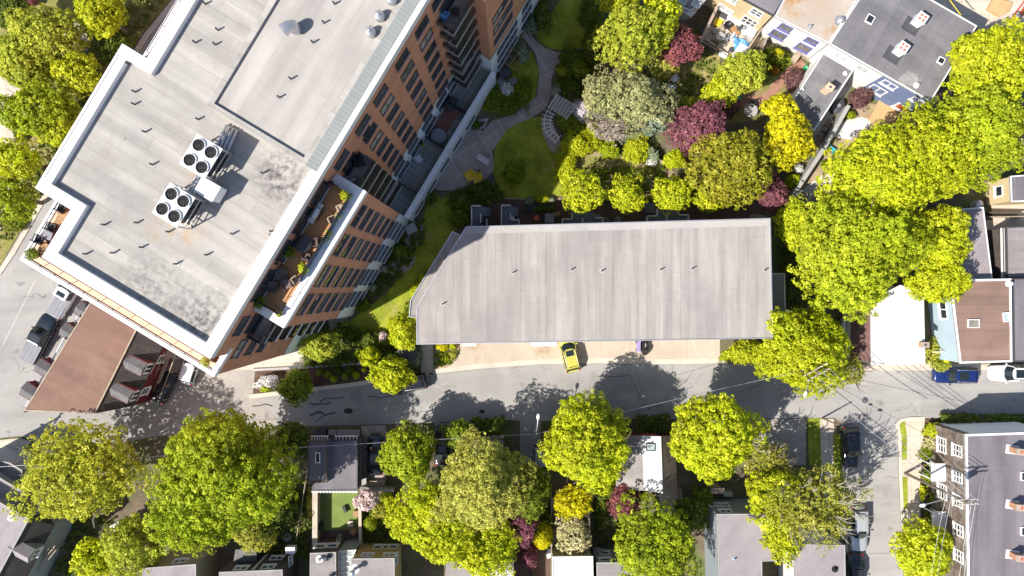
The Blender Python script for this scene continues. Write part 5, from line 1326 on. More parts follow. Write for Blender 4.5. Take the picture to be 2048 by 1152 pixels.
for x, y, z in ((1210, 1119, 4.2), (1209, 1106, 2.0)): hwin(HD, x, y, z, 1.1, .9, 1, 1)
HE = house('grey_roof_house', 'low building with grey roof under the lime trees at the bottom', [(893, 1122), (943, 1120), (943, 1320), (880, 1320)], 4.6, 'w_grey', 'roof_grey', .1, .03, edge='concwall', rimw=.09)
HF = house('white_roof_house', 'low building with white metal roof under the lime trees at the bottom', [(945, 1119), (1027, 1117), (1027, 1320), (945, 1320)], 4.6, 'w_whiteh', 'roof_cream', .1, .03, edge='concwall', rimw=.09)
HG = house('mustard_house', 'mustard clapboard house with six white windows and grey roof', [(702, 1117), (789, 1116), (791, 1320), (702, 1320)], 5.8, 'w_mustard', 'roof_grey', .1, .03, edge='concwall', rimw=.09)
for x, y, z, n in ((735, 1112, 4.7, 2), (779, 1112, 4.7, 2)): hwin(HG, x, y, z, 1.2, .9, n, 2)
for x in (757, 771, 785): hwin(HG, x, 1097, 2.0, 1.0, 1.0, 1, 1)
hwin(HG, 791, 1120, 4.4, 1.0, 1.2, 1, 1)
rvent(HG, 709, 1138, 5.8, .17, 1.3, 'silver', True)
HI = house('grey_bay_house', 'grey-roofed house with dark shingled front below the deck with the ladder', [(620, 1106), (672, 1104), (673, 1320), (618, 1320)], 5.2, 'w_dark', 'roof_grey', .06, .03, edge='concwall', rimw=.09)
for x, y in ((640, 1098), (665, 1097)): hwin(HI, x, y, 3.0, 1.1, 1.1, 1, 1)
rvent(HI, 639, 1118, 5.2, .13, .45, 'white', True); rvent(HI, 654, 1114, 5.2, .15, .4, 'darkgrey', True); rvent(HI, 664, 1150, 5.2, .12, .4, 'darkgrey', True)
gl = house('glass_canopy', 'glazed lean-to canopy between the grey and mustard houses', [(675, 1102), (713, 1099), (704, 1118), (702, 1320), (675, 1320)], 4.0, 'w_grey', 'paleglass', .05, .06, 'canopy', rimw=.08)
for y in (1112, 1122, 1133, 1145): a, b = W(675, y, 4.05), W(708, y, 4.05); MB().box(((a[0] + b[0]) / 2, a[1], 4.05), (b[0] - a[0], .08, .08)).build('glazing_bar', M['trim'], gl.root)
for x in (684, 694): a, b = W(x, 1103, 4.04), W(x, 1300, 4.04); MB().box((a[0], (a[1] + b[1]) / 2, 4.04), (.05, a[1] - b[1], .05)).build('glazing_bar', M['trim'], gl.root)
HJ = house('shake_house', 'dark brown shake house with white-framed windows and a hipped porch', [(438, 1144), (565, 1139), (568, 1320), (440, 1320)], 6.0, 'w_dark', 'roof_grey', .08, .03, edge='concwall', rimw=.09)
for x, y, z, w in ((482, 1139, 5.0, 1.3), (536, 1133, 4.9, 1.3), (553, 1115, 2.2, 1.3), (590, 1120, 3, 1.0)): hwin(HJ, x, y, z, w, 1.0, 2, 1)
panel(HJ, W2(502, 1141, 5.8), W2(506, 1141, 5.8), 0, 5.75, 'trim', 'corner_board', .06)
p = PX([(466, 1127), (514, 1123), (514, 1099), (471, 1099)], 3.2); ap = W(512, 1100, 4.3)
MB().add([(*q, 3.2) for q in p] + [ap, W(490, 1112, 3.9)], [(0, 1, 4), (0, 4, 3), (1, 2, 4), (2, 3, 4)]).build('porch_roof', M['shingle_grey'], HJ.root)
MB().prism(inset(ccw(p), .2), 0, 3.19, False, False).build('porch_wall', M['w_dark'], HJ.root)
a = W(580, 1101, 3.4); MB().box((a[0], a[1], 3.0), (1.0, .7, .8)).build('bay_box', M['plastic_white'], HJ.root)
HK = house('olive_gable_house', 'olive clapboard house with mauve roof under the large maple at the bottom', [(286, 1136), (392, 1128), (394, 1320), (270, 1320)], 6.4, 'w_olive', 'roof_mauve', .08, .03, edge='concwall', rimw=.09)
hwin(HK, 360, 1122, 4.9, 1.3, 1.0, 2, 1)
# garage house
GA = house('garage_house', 'dark-roofed garage with skylight and raised left bay beside the black sedan', [(624, 881), (716, 880), (715, 980), (624, 982)], 4.2, 'w_dark', 'roof_slate', .25, .04, 'garage', edge='darkgrey')
MB().prism(PX([(616, 882), (656, 881), (655, 965), (615, 967)], 4.9), 3.9, 4.9).build('raised_roof', M['roof_slate'], GA.root)
MB().ring(PX([(616, 882), (656, 881), (655, 965), (615, 967)], 4.9), .12, 4.8, 4.98).build('raised_edge', M['wood_dark'], GA.root)
skylight(GA, 636, 915, 4.9, .5, 1.1, 0)
for x0, x1, z in ((624, 655, 4.3), (672, 714, 4.0)):
    for i in range(7):
        p = W(x0 + (x1 - x0) * i / 6, 877, z); MB().box((p[0], p[1], z), (.07, .55, .1)).build('eave_bracket', M['trim'], GA.root)
    a, b = W(x0, 874, z), W(x1, 874, z); MB().box(((a[0] + b[0]) / 2, a[1] + .1, z + .02), (b[0] - a[0] + .2, .1, .12)).build('eave_rail', M['trim'], GA.root)
for i in range(14): p = W(628 + i * 6.4, 984, 4); MB().box((p[0], p[1], 3.9), (.06, .3, .1)).build('eave_bracket', M['trim'], GA.root)
a, b = W(624, 982, 4.2), W(715, 980, 4.2); MB().box(((a[0] + b[0]) / 2, a[1] - .08, 4.18), (b[0] - a[0] + .1, .1, .12)).build('eave_rail', M['trim'], GA.root)
MB().prism(PX([(717, 880), (724, 874), (723, 972), (716, 978)], 3.6), 3.5, 3.6).build('side_eave', M['wood_dark'], GA.root)
MB().prism(PX([(656, 862), (672, 862), (672, 871), (656, 871)], .8), 0, .8).prism(PX([(674, 861), (718, 861), (718, 872), (674, 872)], .7), 0, .7).build('front_canopy', M['concwall'], GA.root)
crate('wheelie_bin', 'bin', 'large dark green bin in front of the garage, by the street', 641, 866, 0, (1.1, .75, 1.1), 'darkgrey', 0)
crate('wheelie_bin', 'bin', 'small grey-green bin at the back of the garage driveway', 727, 963, 0, (.55, .65, 1.0), 'concwall', 0)
crate('wood_pile', 'firewood', 'stack of firewood behind the black sedan', 752, 968, 0, (1.9, .6, .6), 'wood', 0)
# middle house between two round trees
MH = H(); MH.root = thing('white_ridge_house', 'house with white upper roof between grey and brown shingled slopes', 'house', (*W2(1300, 925, 0), 0)); MH.z = 5.4
A0, A1, B1, B0 = W(1284, 872, 5.0), W(1322, 873, 5.4), W(1326, 987, 5.4), W(1288, 981, 5.0)
MB().add([A0, A1, B1, B0] + [(v[0], v[1], v[2] - .2) for v in (A0, A1, B1, B0)], [(0, 3, 2, 1), (0, 4, 7, 3), (1, 2, 6, 5), (0, 1, 5, 4), (3, 7, 6, 2)]).build('white_roof', M['white_felt'], MH.root)
C0, C1 = W(1236, 870, 3.2), W(1232, 979, 3.2)
MB().add([A0, B0, C1, C0] + [(v[0], v[1], v[2] - .25) for v in (A0, B0, C1, C0)], [(0, 3, 2, 1), (3, 7, 6, 2), (1, 2, 6, 5), (0, 4, 7, 3)]).build('grey_slope', M['roof_grey'], MH.root)
E0, E1 = W(1350, 872, 3.4), W(1355, 981, 3.4)
A2, B2 = (A1[0], A1[1], 5.35), (B1[0], B1[1], 5.35)
MB().add([A2, E0, E1, B2] + [(v[0], v[1], v[2] - .25) for v in (A2, E0, E1, B2)], [(0, 3, 2, 1), (1, 2, 6, 5), (2, 3, 7, 6), (0, 1, 5, 4)]).build('brown_slope', M['shingle_brown'], MH.root)
MH.wp = inset(ccw([W2(1238, 870, 3), W2(1349, 872, 3), W2(1354, 980, 3), W2(1234, 978, 3)]), .15)
MB().prism(MH.wp, 0, 3.05, False, False).build('wall', M['w_red'], MH.root)
gw = [A0[:2], A1[:2], B1[:2], B0[:2]]; MB().prism(inset(ccw(gw), .1), 3.0, 4.8, False, False).build('upper_wall', M['w_red'], MH.root)
skylight(MH, 1301, 894, 5.2, .95, .8, 0, 'paleglass', 'darkgrey')
# bottom left house
BL = house('mansard_house', 'large house with mauve flat roof and dark mansard slope at the bottom left', [(-90, 952), (59, 1038), (-10, 1165), (-170, 1080)], 8.0, 'w_grey', 'roof_mauve', .3, .04, edge='concwall')
a, b = W(59, 1038, 7.9), W(-40, 1220, 7.9); c, d = W(108, 1050, 5.6), W(15, 1225, 5.6)
MB().add([a, b, d, c, (a[0], a[1], 5.4), (b[0], b[1], 5.4), (c[0], c[1], 5.4), (d[0], d[1], 5.4)], [(0, 3, 2, 1), (3, 6, 7, 2), (0, 4, 6, 3)]).build('mansard_slope', M['shingle'], BL.root)
q0, q1 = W2(106, 1050, 5.6), W2(13, 1225, 5.6)
MB().prism([q0, q1, W2(-40, 1220, 5.6), W2(50, 1036, 5.6)], 0, 5.38, False, False).build('rear_wall', M['w_grey'], BL.root)
dv = Vector(q0) - Vector(q1); dn = math.atan2(-dv.x, dv.y)
dormer(BL.root, 62, 1112, 7.5, 1.5, 2.3, dn, 'w_grey', 'roof_mauve', 1.6, pitch=.6)
rvent(BL, 22, 1036, 8.0, .11, .4, 'white')
B2_ = house('gabled_wing', 'smaller grey wing with dark shadowed roof beside the yellow-green tree', [(-40, 930), (10, 961), (52, 984), (38, 1024), (-60, 975)], 6.6, 'w_grey', 'roof_mauve', .15, .04, 'house', edge='concwall')
hwin(B2_, 57, 1021, 5.2, 1.2, 1.0, 2, 1)
B3_ = house('dark_wing', 'dark slate roof wing just above the grey gabled wing', [(-60, 910), (20, 925), (45, 940), (44, 972), (-40, 930)], 5.4, 'w_grey', 'roof_slate', .1, .04, 'house', edge='concwall')
t = thing('fire_escape', 'weathered wooden outside stair against the grey wall at the bottom left', 'stairs', (*W2(95, 1115, 3), 0))
m = MB()
for i in range(12):
    p = W2(106 - i * 3.1, 1096 + i * 3.6, 4.4 - i * .15); m.box((*p, 4.4 - i * .15), (.9, .2, .05), dn + math.pi / 2)
for dx in (0, 6, 13): m.tube([(*W2(100 + dx, 1094 + dx * .4, 5.0), 5.0), (*W2(64 + dx, 1138 + dx * .4, 3.2), 3.2)], .05, 5)
m.build('treads', M['wood'], t)
for x, y in ((108, 1098), (72, 1138)): p = W2(x, y, 2.5); MB().box((*p, 2.4), (.1, .1, 4.8)).build('post', M['wood'], t)
# ------------------------------------------------------------ vehicles
KIND = {  # belt rear, mid, hood, nose; cabin base x0,x1; roof x0,x1
    'suv': ((.98, 1.0, 1.0, .84), (-.475, .22), (-.43, .06)),
    'hatch': ((.95, .95, .92, .76), (-.475, .24), (-.40, .07)),
    'sedan': ((.90, .92, .88, .72), (-.37, .22), (-.20, .06)),
    'pickup': ((1.05, 1.1, 1.12, .98), (-.10, .245), (-.075, .12)),
}
def car(label, px, py, d, Ln, Wd, Ht, body, kind='suv', roof=None, sun=None, name='parked_car', cat='car', group='cars parked in the open', bed='greyfab', rails_=False):
    belt, (g0, g1), (r0, r1) = KIND[kind]
    x, y, _ = W(px, py, .6)
    t = thing(name, label, cat, (x, y, 0), math.atan2(-d[1], d[0]), group)
    hw = Wd / 2; B = M[body]
    st = [(-.5, .74, 0), (-.492, .86, 0), (-.46, .95, 0), (-.36, .985, .3), (-.1, 1, 1), (.15, 1, 1.2), (.27, .985, 2), (.38, .965, 2.3), (.455, .89, 2.75), (.488, .77, 2.95), (.5, .6, 3)]
    def bz(q):
        i = min(2, int(q)); f = q - i
        return belt[i] * (1 - f) + belt[i + 1] * f
    vs = []; n = 11
    for i, (fx, fw, q) in enumerate(st):
        zt = bz(q); w = hw * fw; e = .12 if i in (0, len(st) - 1) else 0
        for sy, z in ((-.90, .26), (-1, .42 + e * .3), (-1, zt - .22), (-.95, zt - .06 - e * .6), (-.6, zt - e), (0, zt + .03 - e), (.6, zt - e), (.95, zt - .06 - e * .6), (1, zt - .22), (1, .42 + e * .3), (.90, .26)):
            vs.append((fx * Ln, sy * w, z))
    fs = [(i * n + k, i * n + k + 1, (i + 1) * n + k + 1, (i + 1) * n + k) for i in range(len(st) - 1) for k in range(n - 1)]
    fs += [(i * n, (i + 1) * n, (i + 1) * n + n - 1, i * n + n - 1) for i in range(len(st) - 1)]
    m = MB().add(vs, fs, 0, True)
    m.add(vs[:n], [tuple(range(n))]); m.add(vs[-n:], [tuple(range(n - 1, -1, -1))])
    m.build('body', B, t, local=True)
    # bonnet shut line and trim
    def pl(x0, x1, w, k=.16, b=.06):
        x0 *= Ln; x1 *= Ln; L_ = x1 - x0
        return [(x0, -w * (1 - b)), (x0 + L_ * .05, -w), (x1 - L_ * k, -w), (x1 - L_ * .05, -w * .72), (x1, -w * .35), (x1, w * .35), (x1 - L_ * .05, w * .72), (x1 - L_ * k, w), (x0 + L_ * .05, w), (x0, w * (1 - b))]
    gb, gt = pl(g0, g1, hw * .93), pl(r0, r1, hw * .74)
    zb = belt[1] - .06
    MB().frust(gb, zb, gt, Ht - .05).build('windows', M['carglass'], t, local=True)
    rt = pl(r0 - .008, r1 + .008, hw * .77)
    rf = MB().frust(rt, Ht - .075, inset(rt, .03), Ht - .03, False).frust(inset(rt, .03), Ht - .03, inset(rt, .22), Ht, True)
    ro = rf.build('roof', M[roof or body], t, local=True)
    for i in (1, 2, 7, 8): MB().tube([(*gb[i], zb), (*gt[i], Ht - .05)], .05, 5).build('pillar', B, t, local=True)
    for sy in (-1, 1): MB().tube([(-.06 * Ln, sy * hw * .94, zb), (-.08 * Ln, sy * hw * .76, Ht - .05)], .05, 5).build('pillar', B, t, local=True)
    if sun: MB().box(((sun[0] + sun[1]) / 2 * Ln, 0, Ht + .004), ((sun[1] - sun[0]) * Ln, hw * .98, .012)).build('sunroof', M['carglass'], ro, local=True)
    if rails_:
        for sy in (-1, 1): MB().tube([(r0 * Ln * .95, sy * hw * .7, Ht - .03), (r0 * Ln * .85, sy * hw * .7, Ht + .05), (r1 * Ln * .4, sy * hw * .7, Ht + .05), (r1 * Ln * .7, sy * hw * .7, Ht - .03)], .022, 5).build('roof_rail', M['silver'], t, local=True)
    if kind == 'pickup':
        cv = MB().box((-.3 * Ln, 0, 1.09), (.37 * Ln, Wd * .86, .06))
        for sy in (-.5, 0, .5): cv.box((-.3 * Ln, sy * hw, 1.125), (.36 * Ln, .12, .02))
        cv.build('bed_cover', M[bed], t, local=True)
    for fx in (-.31, .31):
        for sy in (-1, 1):
            w = MB().tube([(fx * Ln, sy * (hw - .22), .33), (fx * Ln, sy * (hw + .01), .33)], .33, 18).build('wheel', M['tyre'], t, local=True)
            MB().tube([(fx * Ln, sy * (hw + .006), .33), (fx * Ln, sy * (hw + .025), .33)], .21, 14).build('rim', M['rim'], w, local=True)
    for sy in (-1, 1):
        MB().box((.462 * Ln, sy * hw * .68, belt[3] - .14), (.09, .36, .13), -sy * .5).build('headlight', M['lampwhite'], t, local=True)
        MB().box((-.482 * Ln, sy * hw * .80, belt[0] - .10), (.09, .24, .2), sy * .3).build('taillight', M['lampred'], t, local=True)
        MB().box((.155 * Ln, sy * (hw + .09), belt[1] + .05), (.12, .22, .14)).build('wing_mirror', B, t, local=True)
    MB().box((-.496 * Ln, 0, .62), (.04, .5, .13)).build('number_plate', M['plastic_white'], t, local=True)
    return t
M['c_yellow'] = paint('yellow_car_paint', (.60, .56, .10), .25, .1, .6)
M['c_black'] = paint('black_car_paint', (.014, .015, .018), .2, 0, .8)
M['c_blackgrey'] = paint('dark_grey_car_paint', (.035, .037, .045), .22, .3, .8)
M['c_navy'] = paint('navy_car_paint', (.015, .035, .16), .22, .3, .8)
M['c_white'] = paint('white_car_paint', (.78, .78, .80), .25, 0, .6)
M['c_silver'] = paint('silver_car_paint', (.55, .58, .62), .28, .4, .6)
M['c_teal'] = paint('dark_teal_car_paint', (.012, .022, .030), .22, .3, .8)
car('yellow estate car with sunroof reversed half under the townhouse roof', 1138, 703, (-.24, -.97), 4.5, 1.78, 1.5, 'c_yellow', 'hatch', sun=(-.10, .04), rails_=True)
car('black sport utility car parked at the kerb under a small lime-green tree', 813, 767, (-.985, .17), 4.7, 1.86, 1.66, 'c_black', 'suv', rails_=True)
car('dark grey sedan in the brick driveway beside the garage', 751, 909, (.02, -1), 4.5, 1.78, 1.45, 'c_blackgrey', 'sedan')
car('navy blue estate with sunroof in front of the brown-roofed house', 1909, 750, (-1, -.02), 4.7, 1.82, 1.62, 'c_navy', 'suv', sun=(-.22, .0), rails_=True)
car('white estate with sunroof at the right edge beside the blue car', 2021, 746, (-1, .0), 4.75, 1.84, 1.6, 'c_white', 'suv', sun=(-.22, .0), rails_=True)
car('black car parked in tree shade at the corner of the side street', 1701, 894, (.03, 1), 4.55, 1.82, 1.6, 'c_black', 'hatch')
car('silver-white minivan half hidden by the sparse tree on the side street', 1716, 1057, (.02, 1), 4.9, 1.86, 1.7, 'c_silver', 'suv', sun=(.0, .06))
car('black car parked behind the silver-white minivan at the bottom of the side street', 1711, 1147, (.03, 1), 4.5, 1.82, 1.5, 'c_blackgrey', 'sedan')
car('white pickup truck with grey bed cover beside the brick block', 134, 588, (.5, -.86), 5.6, 1.98, 1.85, 'c_white', 'pickup', name='pickup_truck', cat='pickup', sun=(-.04, .04))
car('black pickup truck with grey bed cover in front of the red house', 81, 677, (.467, -.884), 5.75, 2.0, 1.9, 'c_teal', 'pickup', name='pickup_truck', cat='pickup')
car('small white car in the alley half under the terrace ledge', 383, 731, (.3, -.95), 4.1, 1.72, 1.5, 'c_white', 'hatch')
car('small dark car in deep shade beside the wooden stairs', 330, 774, (.45, -.89), 3.6, 1.6, 1.4, 'c_blackgrey', 'hatch')  # a blue car; its dark paint stands in for the shade over it
car('dark car hidden under the leaves in the narrow driveway', 884, 890, (0, -1), 4.4, 1.76, 1.5, 'c_blackgrey', 'sedan')
car('pale blue car mostly hidden beneath the big round lime tree', 1082, 925, (0, 1), 4.3, 1.76, 1.5, 'c_silver', 'hatch')
# covered motorcycle and the lilac bin by the garage doors
X, Y, _ = W(1291, 692, .6)
t = thing('covered_motorcycle', 'motorcycle under a glossy black cover on the concrete driveway', 'motorcycle', (X, Y, .05), math.pi / 2)
m = MB(); P_ = [(-1.0, .12, .5), (-.8, .30, .85), (-.3, .36, 1.0), (.1, .34, .95), (.45, .46, 1.15), (.75, .36, 1.05), (1.0, .18, .7)]
for i, (x, w, z) in enumerate(P_):
    pass
vs = []
for x, w, z in P_: vs += [(x, -w * 1.05, .02), (x + .04, -w * .8, z * .55), (x, -w * .35, z * .93), (x - .03, 0, z), (x, w * .3, z * .95), (x + .03, w * .85, z * .5), (x, w * 1.1, .02)]
vs = [(x, y, z) for y, x, z in [(a[1], -a[0], a[2]) for a in vs]]
m.add(vs, [(i * 7 + k, i * 7 + k + 1, (i + 1) * 7 + k + 1, (i + 1) * 7 + k) for i in range(6) for k in range(6)], 0, False)
m.add(vs[:7], [tuple(range(7))]); m.add(vs[-7:], [tuple(range(6, -1, -1))])
m.build('cover', M['cover'], t, local=True)
X, Y, _ = W(1277, 692, .5)
t = thing('mobility_scooter', 'lilac cushioned lounger cart beside the covered motorcycle', 'cart', (X, Y, .05), 0)
MB().box((0, -.1, .45), (.42, 1.0, .16)).build('seat', M['purplefab'], t, local=True); MB().box((0, .5, .62), (.42, .16, .5)).build('backrest', M['purplefab'], t, local=True)
MB().tube([(-.35, .5, .7), (.35, .5, .7)], .07, 8).build('handle', M['black'], t, local=True)
for sx in (-.2, .2):
    for sy in (-.45, .35): MB().tube([(sx - .03, sy, .14), (sx + .03, sy, .14)], .14, 10).build('wheel', M['tyre'], t, local=True)

# ------------------------------------------------------------ poles, lamps and wires
def pole(label, px, py, h, lamp=None, arms=(), name='utility_pole', cat='pole', r=.16, mat='pole', group=None):
    x, y, _ = W(px, py, 0); t = thing(name, label, cat, (x, y, 0), 0, group)
    MB().tube([(0, 0, 0), (0, 0, h)], [r, r * .7], 10).build('pole', M[mat], t, local=True)
    for z, ang_, ln, off in arms:
        c, s_ = math.cos(ang_), math.sin(ang_)
        a = MB().box((0 - s_ * off, c * off, z), (ln, .11, .13), ang_).build('crossarm', M['wood'], t, local=True)
        for q in (-.46, -.25, .25, .46): MB().cyl((q * ln * c - s_ * off, q * ln * s_ + c * off), .05, z + .065, z + .24, 8).build('insulator', M['lampwhite'], a, local=True)
    if lamp:
        lx, ly, lz = lamp[0] - x, lamp[1] - y, lamp[2]
        a = MB().tube([(0, 0, lz - .5), (lx * .35, ly * .35, lz - .12), (lx, ly, lz)], .045, 6).build('lamp_arm', M['silver'], t, local=True)
        an = math.atan2(ly, lx); c, s_ = math.cos(an), math.sin(an)
        m = MB().lathe((0, 0), [(.04, -.02), (.17, .0), (.19, .08), (.10, .16), (.02, .18)], 12)
        m.v = [(lx + (px_ * 1.9 + .25) * c - py_ * s_, ly + (px_ * 1.9 + .25) * s_ + py_ * c, lz + pz) for px_, py_, pz in m.v]
        m.build('lamp_head', M['trim'], a, local=True)
    return t
def top_to_base(px, py, z):   # the ground pixel under a point seen at height z
    x, y, _ = W(px, py, z); return 1024 + x * S, 576 - y * S
P1 = W(1634, 744, 10.6); P2 = W(1809, 946, 0); P2 = (P2[0], P2[1], 12.3); P4 = W(1073, 868, 5.6)
pole('utility pole with double crossarms and street lamp rising through the corner lime tree', *top_to_base(1634, 744, 10.6), 11.0, W(1612, 783, 9.4), ((10.55, .5, 2.6, -.28), (10.55, .5, 2.6, .28)))
pole('tall wooden utility pole with lamp in front of the cedar-shingled terrace', 1809, 946, 12.3, W(1850, 1009, 10.2), ((11.9, .05, 2.4, -.22), (11.9, .05, 2.4, .22)))
pole('slim white street lamp beside the big round lime tree on the street', *top_to_base(1073, 868, 5.6), 5.6, W(1076, 838, 5.7), (), 'street_lamp', 'street lamp', .11, 'silver')
pole('lamp pole at the left edge whose shadow crosses the road corner', -14, 908, 9.5, (W(-14, 908)[0] + 1.6, W(-14, 908)[1] + 1.2, 8.6), ((9.2, 1.0, 1.6, 0),))
pole('short wooden pole in the shade of the sparse tree by the side street', 1644, 836, 4.2, None, (), 'sign_post', 'post', .10)
MB().cyl((P2[0] + .42, P2[1] - .1), .24, 10.4, 11.4, 14).top('transformer', M['silver'], 'grey cylindrical transformer hung on the tall pole by the cedar terrace', 'transformer')
def wire(a, b, sag, r=.02, mat='silver', lab=None, n=10):
    a, b = Vector(a), Vector(b)
    return MB().tube([a.lerp(b, i / n) + Vector((0, 0, -sag * 4 * (i / n) * (1 - i / n))) for i in range(n + 1)], r, 4).top('overhead_wire', M[mat], lab, 'wire', 'overhead street wires')
far = lambda x, y, z: W(x, y, z)
wire((P1[0] - .9, P1[1] - .7, 10.8), (P2[0] - .9, P2[1] + .2, 12.1), .5, .026, 'silver', 'pale wire crossing the junction, nearest the sparse tree')
wire((P1[0] - .2, P1[1] - .3, 10.8), (P2[0] - .3, P2[1] + .2, 12.1), .6, .026, 'silver', 'pale wire crossing the junction, second from the sparse tree')
wire((P1[0] + .4, P1[1] + .0, 10.8), (P2[0] + .4, P2[1] + .2, 12.1), .5, .026, 'silver', 'pale wire crossing the junction, third from the sparse tree')
wire((P1[0] + 1.1, P1[1] + .4, 10.8), (P2[0] + 1.0, P2[1] + .2, 12.1), .55, .024, 'silver', 'pale wire crossing the junction, closest to the cream house')
wire((P1[0] + .2, P1[1], 8.6), far(1812, 890, 8.2), .8, .034, 'black', 'thick dark cable sagging over the junction towards the cedar terrace')
wire((P1[0], P1[1], 8.4), far(2080, 835, 7.5), .5, .024, 'black', 'dark cable running along the right-hand street to the edge')
wire((P1[0], P1[1], 8.2), far(1918, 905, 6.6), .5, .018, 'black', 'thin dark cable to the north corner of the cedar terrace')
wire((P2[0], P2[1], 8.6), far(1845, 1300, 9), .5, .015, 'silver', 'pale wire running down past the tree at the bottom right, outermost')
wire((P2[0] + .2, P2[1], 9.2), far(1860, 1300, 10), .5, .015, 'silver', 'pale wire running down past the tree at the bottom right, second one')
wire((P2[0] + .6, P2[1], 11.9), far(1905, 1300, 12), .4, .016, 'silver', 'pale wire running down in front of the lower cedar windows, left one')
wire((P2[0] + 1.0, P2[1], 11.9), far(1914, 1300, 12), .4, .016, 'silver', 'pale wire running down in front of the lower cedar windows, right one')
wire(P4, far(-20, 935, 7), .6, .022, 'silver', 'pale cable from the white street lamp westwards over the garage roof')
wire(P4, (P1[0] - .5, P1[1], 9), .9, .022, 'silver', 'pale cable from the white street lamp to the lime-tree pole')
wire(far(1893, -10, 6), far(1922, 30, 6.3), .05, .05, 'plastic_yellow', 'yellow sleeved service cable at the top right roof edge')
X0 = MB().tube([W(614, 945, 2.6), W(592, 1082, 1.0)], .05, 6); X0.top('leaning_pole', M['wood'], 'long pale pole leaning in the overgrown yard west of the garage', 'pole')

# ------------------------------------------------------------ courtyard furniture
for i, (x, y, rz_, lab) in enumerate(((940, 351, .9, 'yellow plastic lounge chair on the brick plaza, nearer the podium'), (954, 355, .7, 'yellow plastic lounge chair on the brick plaza, nearer the white bench'))):
    X, Y, _ = W(x, y, .4); t = thing('lounge_chair', lab, 'chair', (X, Y, .06), rz_ - 1.9, 'yellow chairs on the plaza'); t.scale = (1.2, 1.2, 1.1)
    for k in range(5): MB().box((-.26 + .13 * k, -.15, .36 - .02), (.115, .62, .03), 0, tilt=(-.12, 0)).build('seat_slat', M['plastic_yellow'], t, local=True) if k == 9 else None
    MB().box((0, -.12, .34), (.62, .62, .05), tilt=(-.12, 0)).build('seat', M['plastic_yellow'], t, local=True)
    MB().frust([(-.26, .18), (.26, .18), (.26, .24), (-.26, .24)], .3, [(-.36, .42), (.36, .42), (.36, .48), (-.36, .48)], 1.0, True, True).build('backrest', M['plastic_yellow'], t, local=True)
    for sx in (-1, 1):
        MB().box((sx * .40, -.1, .55), (.14, .72, .04)).build('armrest', M['plastic_yellow'], t, local=True)
        MB().box((sx * .40, -.38, .27), (.08, .08, .54)).build('leg', M['plastic_yellow'], t, local=True); MB().box((sx * .36, .25, .2), (.06, .35, .4)).build('leg', M['plastic_yellow'], t, local=True)
def bench(label, px, py, rz_, ln, back, mat='trim'):
    X, Y, _ = W(px, py, .45); t = thing('park_bench', label, 'bench', (X, Y, .06), rz_)
    for k in range(3): MB().box((0, -.18 + .18 * k, .44), (ln, .14, .04)).build('seat_plank', M[mat], t, local=True)
    if back:
        for k in range(2): MB().box((0, .32, .62 + .17 * k), (ln, .04, .13)).build('back_plank', M[mat], t, local=True)
    for sx in (-1, 1):
        MB().box((sx * (ln / 2 - .12), 0, .21), (.07, .45, .42)).build('leg', M['darkgrey'], t, local=True)
bench('long white-slatted bench on the brick plaza', 966, 320, -.56, 1.55, True)
bench('dark bench with a pale back rail at the edge of the plaza shrubs', 982, 357, .95, 1.0, True, 'darkgrey')
crate('litter_bin', 'bin', 'small black bin on the plaza beside the yellow chairs', 958, 343, .06, (.3, .3, .6), 'black', .5)
def trellis(label, corners, z, na, nb, mat='trim', name='pergola', posts=True):
    p = [Vector(W(x, y, z)) for x, y in corners]; c = sum(p, Vector()) / 4
    t = thing(name, label, 'pergola', (c.x, c.y, 0)); m = MB()
    for i in range(na):
        f = i / (na - 1); a, b = p[0].lerp(p[1], f), p[3].lerp(p[2], f); e = b - a
        m.box((a + b) / 2, (e.length + .3, .05, .09), math.atan2(e.y, e.x))
    m.build('rafters', M[mat], t); m = MB()
    for i in range(nb):
        f = i / (nb - 1); a, b = p[0].lerp(p[3], f), p[1].lerp(p[2], f); e = b - a
        m.box((a + b) / 2 + Vector((0, 0, .09)), (e.length + .3, .05, .085), math.atan2(e.y, e.x))
    m.build('laths', M[mat], t)
    if posts:
        for q in p: MB().box((q.x, q.y, z / 2), (.12, .12, z - .08)).build('post', M[mat], t)
    return t
trellis('white lattice pergola over the garden path beside the white blossom', [(1113, 190), (1151, 212), (1133, 236), (1098, 214)], 2.4, 7, 8)
t = thing('arched_pergola', 'curved white slatted arbour along the round path, overgrown with leaves', 'arbour', (*W2(1098, 262, 1), 0))
cx, cy = 1140, 245
for i in range(9):
    a = R(150 + i * 11); m = MB(); A_ = W(cx + 58 * math.cos(a), cy - 50 * math.sin(a), 2.2); B_ = W(cx + 34 * math.cos(a), cy - 30 * math.sin(a), 2.2); e = Vector(B_) - Vector(A_)
    m.box((Vector(A_) + Vector(B_)) / 2, (e.length, .06, .08), math.atan2(e.y, e.x)); m.build('rafter', M['trim'], t)
for rr in (40, 52): MB().tube([W(cx + rr * math.cos(R(150 + i * 11)), cy - rr * .87 * math.sin(R(150 + i * 11)), 2.1) for i in range(9)], .05, 6).build('beam', M['trim'], t)
for i in (0, 3, 6, 8): a = R(150 + i * 11); p = W2(cx + 46 * math.cos(a), cy - 40 * math.sin(a), 1); MB().box((*p, 1.05), (.1, .1, 2.1)).build('post', M['trim'], t)
